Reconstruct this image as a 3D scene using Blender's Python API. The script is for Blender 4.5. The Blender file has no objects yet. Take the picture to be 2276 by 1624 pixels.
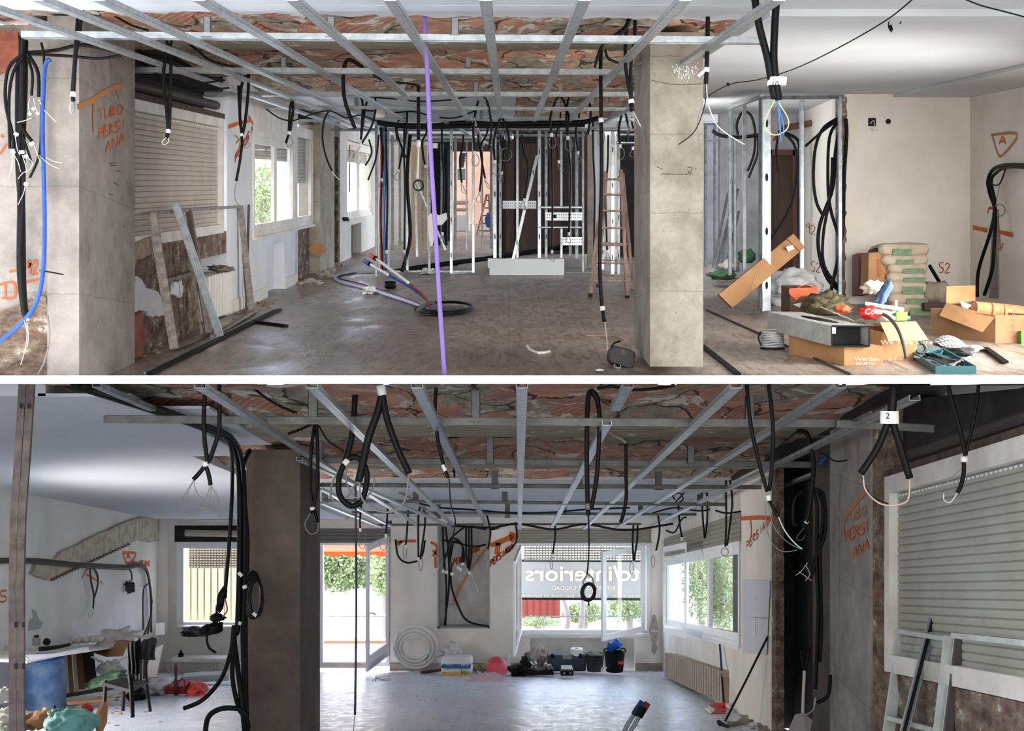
import bpy, math, random
from mathutils import Vector, noise
random.seed(7)
SC = bpy.context.scene
COL = SC.collection
# ---------------------------------------------------------------- camera, world, sun, exposure
F = 3000.0; CX = 1138.0; CY = 812.0; CZ = 5.0
cam = bpy.data.cameras.new('camera'); camo = bpy.data.objects.new('camera', cam); COL.objects.link(camo)
cam.sensor_fit = 'HORIZONTAL'; cam.sensor_width = 36.0; cam.lens = F/2276.0*36.0
cam.clip_start = 0.1; cam.clip_end = 500
camo.location = (0, 0, CZ); camo.rotation_euler = (math.pi/2, 0, 0)
SC.camera = camo
SC.view_settings.view_transform = 'Standard'; SC.view_settings.look = 'None'
SC.view_settings.gamma = 1.0; SC.view_settings.exposure = 0.66
SC.view_settings.use_curve_mapping = False
wd = bpy.data.worlds.new('world'); SC.world = wd; wd.use_nodes = True
nt = wd.node_tree; nt.nodes.clear()
o_ = nt.nodes.new('ShaderNodeOutputWorld'); b_ = nt.nodes.new('ShaderNodeBackground')
g_ = nt.nodes.new('ShaderNodeTexCoord'); s_ = nt.nodes.new('ShaderNodeSeparateXYZ'); r_ = nt.nodes.new('ShaderNodeValToRGB')
k_ = nt.nodes.new('ShaderNodeMapRange'); k_.inputs[1].default_value = -.12; k_.inputs[2].default_value = .02; k_.inputs[3].default_value = .38; k_.inputs[4].default_value = 1.0
m_ = nt.nodes.new('ShaderNodeMapRange'); m_.inputs[1].default_value = -1; m_.inputs[2].default_value = 1
nt.links.new(g_.outputs['Generated'], s_.inputs[0]); nt.links.new(s_.outputs['Y'], m_.inputs[0])
nt.links.new(m_.outputs[0], r_.inputs[0])
r_.color_ramp.elements[0].position = 0.0; r_.color_ramp.elements[0].color = (1.0, 1.0, 1.0, 1)
r_.color_ramp.elements[1].position = 0.56; r_.color_ramp.elements[1].color = (3.9, 4.6, 6.0, 1)
e_ = r_.color_ramp.elements.new(0.4); e_.color = (1.4, 1.45, 1.55, 1)
nt.links.new(r_.outputs[0], b_.inputs[0]); nt.links.new(s_.outputs['Z'], k_.inputs[0]); nt.links.new(k_.outputs[0], b_.inputs[1])
nt.links.new(b_.outputs[0], o_.inputs[0])
sun = bpy.data.lights.new('sun', 'SUN'); sun.energy = 9.0; sun.angle = 0.01; sun.color = (1, .96, .88)
suno = bpy.data.objects.new('sun', sun); COL.objects.link(suno)
suno.rotation_euler = Vector((-0.40, 0.16, 0.9)).to_track_quat('Z', 'Y').to_euler()
def area(name, loc, to, sx, sy, power, col=(1, 1, 1), spread=180):
    l = bpy.data.lights.new(name, 'AREA'); l.shape = 'RECTANGLE'; l.size = sx; l.size_y = sy; l.energy = power; l.color = col; l.spread = math.radians(spread)
    o = bpy.data.objects.new(name, l); COL.objects.link(o); o.location = loc
    o.rotation_euler = (Vector(loc)-Vector(to)).to_track_quat('Z', 'Y').to_euler()
area('fill_front_upper', (0.5, -1.5, CZ+1.0), (0.3, 18, CZ+3.1), 9, 2.6, 105, (1, .98, .95), 46)  # added fill lamp behind the camera, no real source
area('fill_side_upper', (5.8, 12.0, CZ+1.1), (-2.0, 17, CZ+0.3), 5, 1.4, 250, (1, .98, .95), 120)  # unseen fill lamp added by the right wall to lift the room
area('fill_side_lower', (-6.3, 14.6, CZ-3.0), (0.5, 17, CZ-3.3), 3, 1.1, 160, (1, .98, .95), 130)  # added fill lamp, out of view beside the lower left wall
area('fill_far_upper', (5.0, 43.0, CZ+5.9), (0.0, 43, CZ+5.0), 6, 2.0, 420, (1, .97, .94))  # fill lamp added to brighten the far salmon room
area('fill_closet_upper', (2.05, 18.8, CZ+2.9), (5, 20.5, CZ+2.8), 1.6, 1.6, 40)  # hidden fill lamp added behind the pillar for the closet
area('fill_hall_upper', (3.2, 30.0, CZ+4.2), (-3.0, 29, CZ+3.4), 4, 1.6, 80, (.93, .97, 1))  # out-of-sight fill lamp added for the rear of the upper room

# ---------------------------------------------------------------- frames of the two storeys
class Room:
    """floor, ceiling and side walls run back along D (a gentle ramp); uprights are plumb"""
    def __init__(s, vx, hy, he): s.vx = vx; s.hy = hy; s.he = he; s.D = Vector(((vx-CX)/F, 1, (CY-hy)/F))
    def w(s, x, d, h): return Vector((x+s.D.x*d, d, CZ+s.D.z*d+h))
    def x(s, px, d): return (px-s.vx)*d/F
    def h(s, py, d): return (s.hy-py)*d/F
    def df(s, py): return s.he*F/(py-s.hy)
    def dc(s, py, hc): return hc*F/(s.hy-py)
    def ds(s, px, x): return x*F/(px-s.vx)
    def fl(s, px, py, up=0.0):
        d = s.df(py); p = P(px, py, d); p.z += up; return p
A = Room(1131, 408, 1.53); B = Room(1153, 1311, 1.43)
def P(px, py, d): return Vector(((px-CX)/F*d, d, CZ+(CY-py)/F*d))
H = Vector((0, 0, 1)); X = Vector((1, 0, 0)); Y = Vector((0, 1, 0))

# ---------------------------------------------------------------- mesh builder
def spline(pts, n=6):
    pts = [Vector(p) for p in pts]
    if len(pts) < 3: return pts
    out = []
    for i in range(len(pts)-1):
        p0 = pts[max(i-1, 0)]; p1 = pts[i]; p2 = pts[i+1]; p3 = pts[min(i+2, len(pts)-1)]
        for k in range(n):
            t = k/n
            out.append(.5*((2*p1)+(p2-p0)*t+(2*p0-5*p1+4*p2-p3)*t*t+(3*p1-p0-3*p2+p3)*t**3))
    out.append(pts[-1]); return out
class MB:
    def __init__(s): s.v = []; s.f = []; s.uv = None
    def face(s, *ps):
        i = len(s.v); s.v += [Vector(p) for p in ps]; s.f.append(tuple(range(i, i+len(ps)))); return s
    def par(s, o, a, b, c):
        o = Vector(o); a = Vector(a); b = Vector(b); c = Vector(c)
        i = len(s.v)
        s.v += [o, o+a, o+a+b, o+b, o+c, o+a+c, o+a+b+c, o+b+c]
        s.f += [(i+q[0], i+q[1], i+q[2], i+q[3]) for q in ((0, 3, 2, 1), (4, 5, 6, 7), (0, 1, 5, 4), (1, 2, 6, 5), (2, 3, 7, 6), (3, 0, 4, 7))]
        return s
    def box(s, R, x0, x1, d0, d1, h0, h1):
        return s.par(R.w(x0, d0, h0), X*(x1-x0), R.D*(d1-d0), H*(h1-h0))
    def pb(s, px0, py0, px1, py1, d, t, R=None):      # frontal slab seen between two picture corners
        o = P(px0, py1, d); a = P(px1, py1, d)-o; c = P(px0, py0, d)-o
        return s.par(o, a, (R.D if R else Y)*t, c)
    def prism(s, pts, ext):
        pts = [Vector(p) for p in pts]; ext = Vector(ext); n = len(pts); i = len(s.v)
        s.v += pts+[p+ext for p in pts]
        s.f.append(tuple(range(i, i+n))); s.f.append(tuple(range(i+2*n-1, i+n-1, -1)))
        for k in range(n): s.f.append((i+k, i+n+k, i+n+(k+1) % n, i+(k+1) % n))
        return s
    def bar(s, a, b, w, t, up=H):                     # square bar from a to b
        a = Vector(a); b = Vector(b); z = (b-a).normalized(); sd = z.cross(up)
        if sd.length < 1e-4: sd = z.cross(Y)
        sd.normalize(); u = sd.cross(z).normalized()
        return s.par(a-sd*w/2-u*t/2, sd*w, u*t, b-a)
    def chan(s, a, b, w, t, up=H, lip=.008, web=.0025):     # channel: web below, two flanges up, in-turned lips
        a = Vector(a); b = Vector(b); z = (b-a).normalized(); sd = z.cross(up).normalized(); u = sd.cross(z).normalized(); L = b-a
        o = a-sd*w/2-u*t/2
        s.par(o, sd*w, u*web, L); s.par(o, sd*web, u*t, L); s.par(o+sd*(w-web), sd*web, u*t, L)
        s.par(o+u*(t-web), sd*lip, u*web, L); s.par(o+sd*(w-lip)+u*(t-web), sd*lip, u*web, L)
        s.par(o+sd*w*.42-u*.001, sd*w*.16, u*.002, L)
        return s
    def tube(s, pts, r, n=8, sm=6, closed=False, cap=True):
        p = spline(pts, sm) if sm else [Vector(q) for q in pts]
        rr = r if callable(r) else (lambda t: r)
        m = len(p); i = len(s.v); pu = None
        for k in range(m):
            if closed: t = p[(k+1) % m]-p[k-1]
            else: t = p[min(k+1, m-1)]-p[max(k-1, 0)]
            if t.length < 1e-9: t = H.copy()
            t.normalize()
            if pu is None: pu = t.orthogonal().normalized()
            u = (pu-t*pu.dot(t))
            u = u.normalized() if u.length > 1e-6 else t.orthogonal().normalized()
            pu = u; v = t.cross(u); R_ = rr(k/max(m-1, 1))
            for j in range(n):
                a = 2*math.pi*j/n; s.v.append(p[k]+(u*math.cos(a)+v*math.sin(a))*R_)
        for k in range(m if closed else m-1):
            for j in range(n):
                a = i+k*n+j; b = i+k*n+(j+1) % n; k2 = (k+1) % m
                s.f.append((a, b, i+k2*n+(j+1) % n, i+k2*n+j))
        if cap and not closed:
            s.f.append(tuple(i+j for j in range(n-1, -1, -1))); s.f.append(tuple(i+(m-1)*n+j for j in range(n)))
        return s
    def lathe(s, c, prof, n=20, ax=H, sy=1.0):
        c = Vector(c); ax = Vector(ax).normalized(); u = ax.orthogonal().normalized()
        if abs(ax.z) > .9: u = X.copy()
        v = ax.cross(u); i = len(s.v)
        for r, z in prof:
            for j in range(n):
                a = 2*math.pi*j/n; s.v.append(c+ax*z+u*math.cos(a)*r+v*math.sin(a)*r*sy)
        for k in range(len(prof)-1):
            for j in range(n):
                s.f.append((i+k*n+j, i+k*n+(j+1) % n, i+(k+1)*n+(j+1) % n, i+(k+1)*n+j))
        if prof[0][0] > 1e-4: s.f.append(tuple(i+j for j in range(n-1, -1, -1)))
        m = len(prof)-1
        if prof[m][0] > 1e-4: s.f.append(tuple(i+m*n+j for j in range(n)))
        return s
    def blob(s, c, r, amp=.15, fr=2.0, seed=0, flat=None, nu=22, nv=14, rot=0):
        c = Vector(c); i = len(s.v); so = Vector((seed*7.3, seed*3.1, seed*1.7))
        for a in range(nv+1):
            th = math.pi*a/nv
            for b in range(nu):
                ph = 2*math.pi*b/nu
                q = Vector((math.sin(th)*math.cos(ph), math.sin(th)*math.sin(ph), math.cos(th)))
                k = 1+amp*noise.noise(q*fr+so)*2+amp*.5*noise.noise(q*fr*2.7+so)
                p = Vector((q.x*r[0]*k, q.y*r[1]*k, q.z*r[2]*k))
                if rot: p = Vector((p.x*math.cos(rot)-p.z*math.sin(rot), p.y, p.x*math.sin(rot)+p.z*math.cos(rot)))
                if flat is not None and p.z < -flat: p.z = -flat
                s.v.append(c+p)
        for a in range(nv):
            for b in range(nu):
                s.f.append((i+a*nu+b, i+(a+1)*nu+b, i+(a+1)*nu+(b+1) % nu, i+a*nu+(b+1) % nu))
        return s
    def grid(s, fn, nu, nv):
        i = len(s.v)
        for a in range(nv+1):
            for b in range(nu+1): s.v.append(fn(b/nu, a/nv))
        for a in range(nv):
            for b in range(nu):
                q = i+a*(nu+1)+b; s.f.append((q, q+1, q+nu+2, q+nu+1))
        return s
    def build(s, name, m, parent=None, smooth=False, base=None, uvf=None, bevel=0):
        me = bpy.data.meshes.new(name); o = bpy.data.objects.new(name, me); COL.objects.link(o)
        if parent is not None:
            par = parent; off = Vector((0, 0, 0))
            while par is not None: off += Vector(par.location); par = par.parent
        elif base is not None: off = Vector(base)
        else:
            xs = [v.x for v in s.v]; ys = [v.y for v in s.v]
            off = Vector(((min(xs)+max(xs))/2, (min(ys)+max(ys))/2, min(v.z for v in s.v)))
        me.from_pydata([v-off for v in s.v], [], s.f)
        if parent is not None: o.parent = parent
        else: o.location = off
        if uvf:
            uv = me.uv_layers.new(name='UVMap')
            for l in me.loops: uv.data[l.index].uv = uvf(s.v[l.vertex_index])
        me.materials.append(m)
        if smooth: me.polygons.foreach_set('use_smooth', [True]*len(me.polygons))
        me.validate(); me.update()
        if bevel:
            b = o.modifiers.new('bevel', 'BEVEL'); b.width = bevel; b.segments = 2; b.limit_method = 'ANGLE'
        return o
def tag(o, label=None, cat=None, group=None, kind=None):
    if label: o['label'] = label
    if cat: o['category'] = cat
    if group: o['group'] = group
    if kind: o['kind'] = kind
    return o
def thing(name, label, cat, loc, group=None):
    o = bpy.data.objects.new(name, None); COL.objects.link(o); o.location = loc; o.empty_display_size = .1
    return tag(o, label, cat, group)
def struct(name, mb, m, parent=None, **k):
    o = mb.build(name, m, parent, **k)
    if parent is None: o['kind'] = 'structure'
    return o
def one(name, mb, m, label, cat, group=None, **k):
    return tag(mb.build(name, m, **k), label, cat, group)
def text(s, o, u, v, m, parent, name='lettering', size=1.0, wt=.0):
    """letters laid on a surface: o lower left, u per em to the right, v per em up"""
    cu = bpy.data.curves.new('t', 'FONT'); cu.body = s; cu.size = 1; cu.resolution_u = 3; cu.offset = wt
    ob = bpy.data.objects.new('t', cu); me = bpy.data.meshes.new_from_object(ob)
    b = MB(); n = u.cross(v).normalized()
    b.v = [Vector(o)+u*q.co.x*size+v*q.co.y*size for q in me.vertices]; b.f = [tuple(p.vertices) for p in me.polygons]
    bpy.data.objects.remove(ob); bpy.data.curves.remove(cu); bpy.data.meshes.remove(me)
    return b.build(name, m, parent)

# ---------------------------------------------------------------- materials
def sr(r, g, b):
    f = lambda c: (c/255/12.92 if c/255 <= .04045 else ((c/255+.055)/1.055)**2.4)
    return (f(r), f(g), f(b), 1)
MATS = {}
class N:
    def __init__(s, name):
        s.m = bpy.data.materials.new(name); s.m.use_nodes = True; s.t = s.m.node_tree; s.b = s.t.nodes['Principled BSDF']
    def n(s, ty, **k):
        q = s.t.nodes.new('ShaderNode'+ty)
        for a, v in k.items():
            if a.startswith('i_'):
                key = a[2:]; key = int(key) if key.isdigit() else key.replace('_', ' ')
                q.inputs[key].default_value = v
            else: setattr(q, a, v)
        return q
    def l(s, a, b): s.t.links.new(a, b)
    def co(s, kind='Object', sc=(1, 1, 1)):
        t = s.n('TexCoord'); m = s.n('Mapping'); m.inputs['Scale'].default_value = sc; s.l(t.outputs[kind], m.inputs[0]); return m.outputs[0]
    def noise(s, co, sc, det=6, rough=.6, dist=0):
        q = s.n('TexNoise', i_Scale=sc, i_Detail=det, i_Roughness=rough, i_Distortion=dist); s.l(co, q.inputs['Vector']); return q.outputs['Fac']
    def ramp(s, fac, stops):
        q = s.n('ValToRGB'); s.l(fac, q.inputs[0]); e = q.color_ramp.elements
        while len(e) < len(stops): e.new(.5)
        for a, (p, c) in zip(e, stops): a.position = p; a.color = c if isinstance(c, tuple) else (c, c, c, 1)
        return q.outputs[0]
    def mix(s, f, a, b, mode='MIX'):
        q = s.n('Mix', data_type='RGBA', blend_type=mode)
        for i, v in ((0, f), (6, a), (7, b)):
            if hasattr(v, 'is_output') or hasattr(v, 'links'): s.l(v, q.inputs[i])
            else: q.inputs[i].default_value = v
        return q.outputs[2]
    def bump(s, hgt, st=.3, dist=.02):
        q = s.n('Bump', i_Strength=st, i_Distance=dist); s.l(hgt, q.inputs['Height']); s.l(q.outputs[0], s.b.inputs['Normal'])
    def col(s, c): s.l(c, s.b.inputs['Base Color'])
    def rough(s, c): s.l(c, s.b.inputs['Roughness'])
def M(name, c, rough=.7, metal=0, c2=None, sc=6, lo=.4, hi=.62, bump=0, bsc=20, stretch=(1, 1, 1), kind='Object', spec=None):
    if name in MATS: return MATS[name]
    q = N(name); q.b.inputs['Roughness'].default_value = rough; q.b.inputs['Metallic'].default_value = metal
    q.b.inputs['Base Color'].default_value = c
    if spec is not None: q.b.inputs['Specular IOR Level'].default_value = spec
    co = q.co(kind, stretch)
    if c2: q.col(q.ramp(q.noise(co, sc), [(lo, c), (hi, c2)]))
    if bump: q.bump(q.noise(co, bsc), bump)
    MATS[name] = q.m; return q.m
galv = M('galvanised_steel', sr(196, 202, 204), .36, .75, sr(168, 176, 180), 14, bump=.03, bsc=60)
galvd = M('dull_zinc', sr(150, 155, 157), .42, .7, sr(120, 125, 128), 9)
black = M('black_corrugated_pvc', sr(7, 7, 8), .55, 0, sr(13, 13, 14), 30, spec=.22)
rub = M('black_rubber', sr(8, 8, 9), .65, spec=.25)
white = M('white_tape', sr(236, 236, 232), .6)
wirew = M('white_wire', sr(205, 205, 196), .4)
wireg = M('grey_wire', sr(120, 118, 110), .45)
wireb = M('blue_wire', sr(60, 120, 190), .4)
blue = M('blue_conduit', sr(24, 80, 168), .45, 0, sr(18, 64, 140), 12)
purple = M('purple_conduit', sr(126, 100, 176), .5)
red = M('red_plastic', sr(200, 38, 38), .4)
orange = M('orange_spray_paint', sr(214, 110, 48), .9, 0, sr(196, 92, 36), 40)
rust = M('red_spray_paint', sr(176, 74, 42), .9)
pl = M('white_plaster', sr(222, 218, 210), .9, 0, sr(206, 200, 190), 1.4, .35, .7, .12, 14)
plb = M('blueish_white_plaster', sr(224, 227, 232), .9, 0, sr(208, 210, 214), 1.6, .35, .7, .1, 14)
cream = M('cream_wall_paint', sr(240, 234, 224), .88, 0, sr(220, 210, 198), 1.2, .38, .75, .12, 12)
ceilw = M('smooth_white_ceiling', sr(205, 208, 212), .9, 0, sr(192, 195, 199), .7, .35, .7)
slabw = M('white_slab_paint', (.97, .97, .97, 1), .9)
frame = M('white_lacquer_frame', sr(226, 220, 210), .45, 0, sr(206, 198, 186), 3)
framew = M('white_pvc_frame', sr(238, 238, 238), .4)
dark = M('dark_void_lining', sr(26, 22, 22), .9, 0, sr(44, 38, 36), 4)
card = M('brown_cardboard', sr(178, 134, 92), .85, 0, sr(160, 118, 80), 3, bump=.05)
cardd = M('shaded_kraft_cardboard', sr(150, 112, 78), .85, 0, sr(136, 100, 68), 3)
wood = M('old_painted_wood', sr(170, 140, 130), .75, 0, sr(120, 96, 86), 12, stretch=(1, 1, .2))
brown = M('dark_brown_door', sr(74, 52, 42), .6, 0, sr(56, 40, 32), 3, stretch=(4, 4, .4))
def glassmat():
    q = N('window_glass'); t = q.t; out = t.nodes['Material Output']
    tr = q.n('BsdfTransparent'); tr.inputs[0].default_value = (.93, .96, .96, 1); gl = q.n('BsdfGlossy', i_Roughness=.02); mx = q.n('MixShader'); mx.inputs[0].default_value = .08
    q.l(tr.outputs[0], mx.inputs[1]); q.l(gl.outputs[0], mx.inputs[2]); q.l(mx.outputs[0], out.inputs[0]); t.nodes.remove(q.b); return q.m
glass = glassmat()
def concrete(name, c1, c2, c3, joint=.62):
    q = N(name); co = q.co('Object'); n1 = q.noise(co, 1.6, 8, .65); n2 = q.noise(co, 9, 8, .7); n3 = q.noise(co, 60, 3, .6)
    c = q.ramp(n1, [(.3, c1), (.5, c2), (.72, c3)])
    c = q.mix(q.ramp(n2, [(.35, .35), (.7, 1.0)]), q.mix(.5, c, (.1, .09, .08, 1)), c)
    c = q.mix(q.ramp(n3, [(.26, 1.0), (.34, 0.0)]), c, (.12, .11, .1, 1))
    s = q.n('SeparateXYZ'); q.l(co, s.inputs[0]); w = q.n('Math', operation='MODULO'); w.inputs[1].default_value = joint
    wob = q.n('Math', operation='MULTIPLY_ADD'); q.l(n2, wob.inputs[0]); wob.inputs[1].default_value = .05; q.l(s.outputs[2], wob.inputs[2])
    q.l(wob.outputs[0], w.inputs[0])
    c = q.mix(q.ramp(w.outputs[0], [(.0, .55), (.012, .0)]), c, (.09, .08, .075, 1))
    q.col(c); q.b.inputs['Roughness'].default_value = .88; q.bump(n2, .35, .02); MATS[name] = q.m; return q.m
conc = concrete('board_marked_concrete', sr(120, 112, 100), sr(168, 160, 146), sr(192, 186, 172))
concw = concrete('grey_wall_concrete', sr(118, 112, 106), sr(160, 152, 145), sr(182, 172, 162), .8)
concd = concrete('brown_stained_concrete', sr(80, 69, 61), sr(106, 94, 84), sr(128, 116, 104), .55)
def rubble():
    q = N('broken_brick_masonry'); co = q.co('UV', (.62, 1.1, 1)); n0 = q.noise(co, 3.2, 8, .7, .6); n1 = q.noise(co, 7, 6, .7); n2 = q.noise(co, 30, 6, .7)
    br = q.n('TexBrick', i_Scale=2.2, i_Mortar_Size=.03, i_Brick_Width=.6, i_Row_Height=.16); br.inputs['Color1'].default_value = sr(128, 66, 48); br.inputs['Color2'].default_value = sr(96, 60, 48); br.inputs['Mortar'].default_value = sr(110, 98, 86)
    q.l(co, br.inputs['Vector'])
    c = q.mix(q.ramp(n0, [(.34, .1), (.46, 1.0)]), br.outputs[0], q.ramp(n1, [(.32, sr(58, 48, 42)), (.46, sr(112, 92, 78)), (.56, sr(138, 122, 104)), (.66, sr(170, 158, 142))]))
    c = q.mix(q.ramp(n1, [(.60, 0.0), (.66, 1.0)]), c, sr(206, 198, 184)); c = q.mix(q.ramp(n2, [(.3, .6), (.5, 0.0)]), c, (.05, .04, .035, 1))
    q.col(c); q.b.inputs['Roughness'].default_value = .95; q.bump(n1, .8, .05); return q.m
rubm = rubble()
def terracotta():
    q = N('broken_terracotta_vault'); co = q.co('UV', (1, .5, 1)); nw = q.noise(co, 1.7, 5, .6)
    cw = q.n('VectorMath', operation='MULTIPLY_ADD'); cw.inputs[1].default_value = (1.1, 1.1, 0); q.l(co, cw.inputs[2])
    nc = q.n('TexNoise', i_Scale=1.4, i_Detail=4); q.l(co, nc.inputs['Vector']); q.l(nc.outputs['Color'], cw.inputs[0])
    vo = q.n('TexVoronoi', i_Scale=1.5); q.l(cw.outputs[0], vo.inputs['Vector'])
    vd = q.n('TexVoronoi', feature='DISTANCE_TO_EDGE', i_Scale=1.5); q.l(cw.outputs[0], vd.inputs['Vector'])
    wv = q.n('TexWave', i_Scale=9, i_Distortion=1.2); wv.bands_direction = 'DIAGONAL'; q.l(co, wv.inputs['Vector'])
    bc = q.ramp(q.noise(co, 5, 6, .6), [(.3, sr(170, 116, 92)), (.5, sr(200, 144, 118)), (.7, sr(216, 174, 152))])
    hs = q.n('SeparateColor'); q.l(vo.outputs['Color'], hs.inputs[0])
    gro = q.mix(q.ramp(wv.outputs[1], [(.35, .55), (.6, 0.0)]), bc, sr(136, 84, 66))
    bc = q.mix(q.ramp(hs.outputs[0], [(.5, 0.0), (.52, 1.0)]), bc, gro)
    mort = q.ramp(q.noise(co, 8, 8, .7), [(.3, sr(98, 88, 74)), (.5, sr(160, 148, 128)), (.68, sr(196, 186, 168))])
    c = q.mix(q.ramp(q.noise(cw.outputs[0], 1.5, 6, .6), [(.51, 0.0), (.525, 1.0)]), bc, mort)
    c = q.mix(q.ramp(vd.outputs[0], [(.012, 1.0), (.026, 0.0)]), c, sr(70, 50, 40))
    c = q.mix(q.ramp(q.noise(cw.outputs[0], 3.4, 8, .7), [(.56, 0.0), (.58, 1.0)]), c, sr(226, 216, 202))
    q.col(c); q.b.inputs['Roughness'].default_value = .92; q.bump(q.noise(co, 9, 8, .7), .9, .04); return q.m
terra = terracotta()
def joistm():
    q = N('weathered_joist_concrete'); co = q.co('UV', (.5, 5, 1)); n = q.noise(co, 5, 10, .7)
    c = q.ramp(n, [(.3, sr(92, 82, 66)), (.48, sr(156, 144, 122)), (.66, sr(190, 180, 160))])
    co2 = q.co('UV', (1, .6, 1)); c = q.mix(q.ramp(q.noise(co2, 3.6, 8, .7), [(.58, 0.0), (.61, 1.0)]), c, sr(216, 208, 196))
    q.col(c); q.b.inputs['Roughness'].default_value = .95; q.bump(n, .6, .03); return q.m
joist = joistm()
def floorA():
    q = N('dusty_tiled_floor'); co = q.co('UV', (1, .45, 1)); raw = q.co('UV')
    n1 = q.noise(co, 1.1, 8, .65, .4); n2 = q.noise(q.co('UV', (1, .25, 1)), 9, 10, .75, 1.0); n3 = q.noise(co, 26, 4, .7)
    c = q.ramp(n1, [(.3, sr(136, 122, 110)), (.5, sr(160, 146, 134)), (.7, sr(178, 166, 154))])
    c = q.mix(q.ramp(n2, [(.38, .75), (.56, 0.0)]), c, sr(84, 70, 60)); c = q.mix(q.ramp(n3, [(.66, 0.0), (.74, .7)]), c, sr(196, 188, 178))
    br = q.n('TexBrick', offset=0.0, i_Scale=1.0, i_Mortar_Size=.006, i_Brick_Width=.4, i_Row_Height=1.05); q.l(raw, br.inputs['Vector'])
    c = q.mix(q.ramp(br.outputs['Fac'], [(0.2, 0.0), (.8, .45)]), c, sr(92, 84, 76))
    # wet, polished area left of the middle: a smoother, darker film of water
    s = q.n('SeparateXYZ'); q.l(raw, s.inputs[0])
    wx = q.n('MapRange'); wx.inputs[1].default_value = -.35; wx.inputs[2].default_value = -.75; q.l(s.outputs[0], wx.inputs[0])
    wd_ = q.n('MapRange'); wd_.inputs[1].default_value = 24; wd_.inputs[2].default_value = 22; q.l(s.outputs[1], wd_.inputs[0])
    w = q.n('Math', operation='MULTIPLY'); q.l(wx.outputs[0], w.inputs[0]); q.l(wd_.outputs[0], w.inputs[1])
    wn = q.n('Math', operation='MULTIPLY'); q.l(w.outputs[0], wn.inputs[0]); q.l(q.ramp(q.noise(co, 1.3, 6, .6, 1.2), [(.42, 0.0), (.62, .8)]), wn.inputs[1])
    c = q.mix(wn.outputs[0], c, q.mix(.5, c, sr(104, 88, 72))); q.col(c)
    q.rough(q.ramp(wn.outputs[0], [(0, .42), (1, .16)]))
    q.bump(q.mix(.5, n2, n3), .28, .02); return q.m
flA = floorA()
def floorB():
    q = N('smooth_screed_floor'); co = q.co('UV', (1, .5, 1)); n1 = q.noise(co, 1.0, 8, .6); n2 = q.noise(co, 7, 10, .75, .8)
    c = q.ramp(n1, [(.3, sr(200, 207, 222)), (.7, sr(222, 229, 242))]); c = q.mix(q.ramp(n2, [(.34, .5), (.48, 0.0)]), c, sr(108, 100, 96))
    q.col(c); q.rough(q.ramp(n2, [(.3, .45), (.6, .24)])); q.bump(n2, .12, .01); return q.m
flB = floorB()
# ================================================================ THE SETTING
uvA = lambda v: (v.x-A.D.x*v.y, v.y)
uvB = lambda v: (v.x-B.D.x*v.y, v.y)
def hrel(R): return lambda v: (v.y+v.x*2, v.z-CZ-R.D.z*v.y)
def hx(v): return (v.x, v.z)
# white slab between the storeys
d0s, d1s = 6.5, 10.85
mb = MB()
L_, R_ = -6.9, 6.9
def zz(py, d): return CZ+(CY-py)/F*d
mb.prism([(L_, d0s, zz(834, d0s)), (L_, d0s, zz(852.5, d0s)), (L_, d1s, zz(852.5, d1s)), (L_, d1s, zz(834, d1s))], X*(R_-L_))
struct('trim_1', mb, slabw)
# ---- upper storey
mb = MB(); mb.box(A, -3.9, 6.1, 10.77, 52, -1.60, -1.53); struct('floor', mb, flA, uvf=uvA)
mb = MB(); mb.box(A, -4.2, 6.2, 6.5, 9.2, 1.19, 1.3)          # smooth strip at the front
mb.box(A, 1.78, 6.2, 9.2, 40, 1.14, 1.3)                       # smooth ceiling right
mb.box(A, -4.2, 0.1, 18.3, 52, 1.2, 1.3); mb.box(A, .1, 1.78, 25.2, 52, 1.2, 1.3)
struct('ceiling', mb, ceilw, uvf=uvA)
def jag(R, y0, x0, x1, step, amp, h, seed, sgn=1, ya=None):     # ragged plaster edge
    pts = []; n = int((x1-x0)/step)
    for i in range(n+1):
        x = x0+step*i; t = i/n; yb = y0 if ya is None else y0+(ya-y0)*t
        pts.append(R.w(x, yb+sgn*amp*abs(noise.noise(Vector((x*3.1, seed, 0))))*2+amp*.4*random.random()*sgn, h))
    return pts
mb = MB(); e = jag(A, 9.15, -3.4, 1.8, .05, .16, 1.187, 3, 1, 9.75)
mb.prism([A.w(-3.4, 9.0, 1.187)]+e+[A.w(1.8, 9.0, 1.187)], H*.02)
struct('trim_2', mb, ceilw, uvf=uvA)
def vault(R, x0, x1, da, db, hc, uvf, period, jw, nm):
    n = 0; d = da; g = MB(); j = MB()
    while d < db:
        e1 = min(d+period-jw, db)
        def fn(u, v, d=d, e1=e1):
            x = x0+(x1-x0)*u; q = noise.noise(Vector((x*2.3, (d+(e1-d)*v)*1.2, 4)))*.03+noise.noise(Vector((x*9, (d+(e1-d)*v)*4, 8)))*.012
            return R.w(x, d+(e1-d)*v, hc+.05*math.sin(math.pi*v)+q)
        g.grid(fn, 110, 18)
        if e1 < db:
            def fj(u, v, e1=e1):
                x = x0+(x1-x0)*u; a = v*2-1; q = noise.noise(Vector((x*3, v*4, e1)))*.018
                return R.w(x, e1-.03+(jw+.06)*v+q, hc-.045*(1-abs(a)**6)+.02+q*.6)
            j.grid(fj, 110, 8)
        d += period
    a = struct(nm, g, terra, uvf=uvf, smooth=True); struct('joist_band', j, joist, a, uvf=uvf, smooth=True)
    return a
vault(A, -3.9, 1.8, 9.15, 18.4, 1.22, uvA, 3.05, .85, 'ceiling')
vault(A, 0.08, 1.8, 18.3, 25.3, 1.22, uvA, 3.05, .85, 'ceiling')
mb = MB(); mb.box(A, -4.2, 6.2, 6.5, 52, 1.32, 1.42); struct('ceiling', mb, concd)
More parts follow.
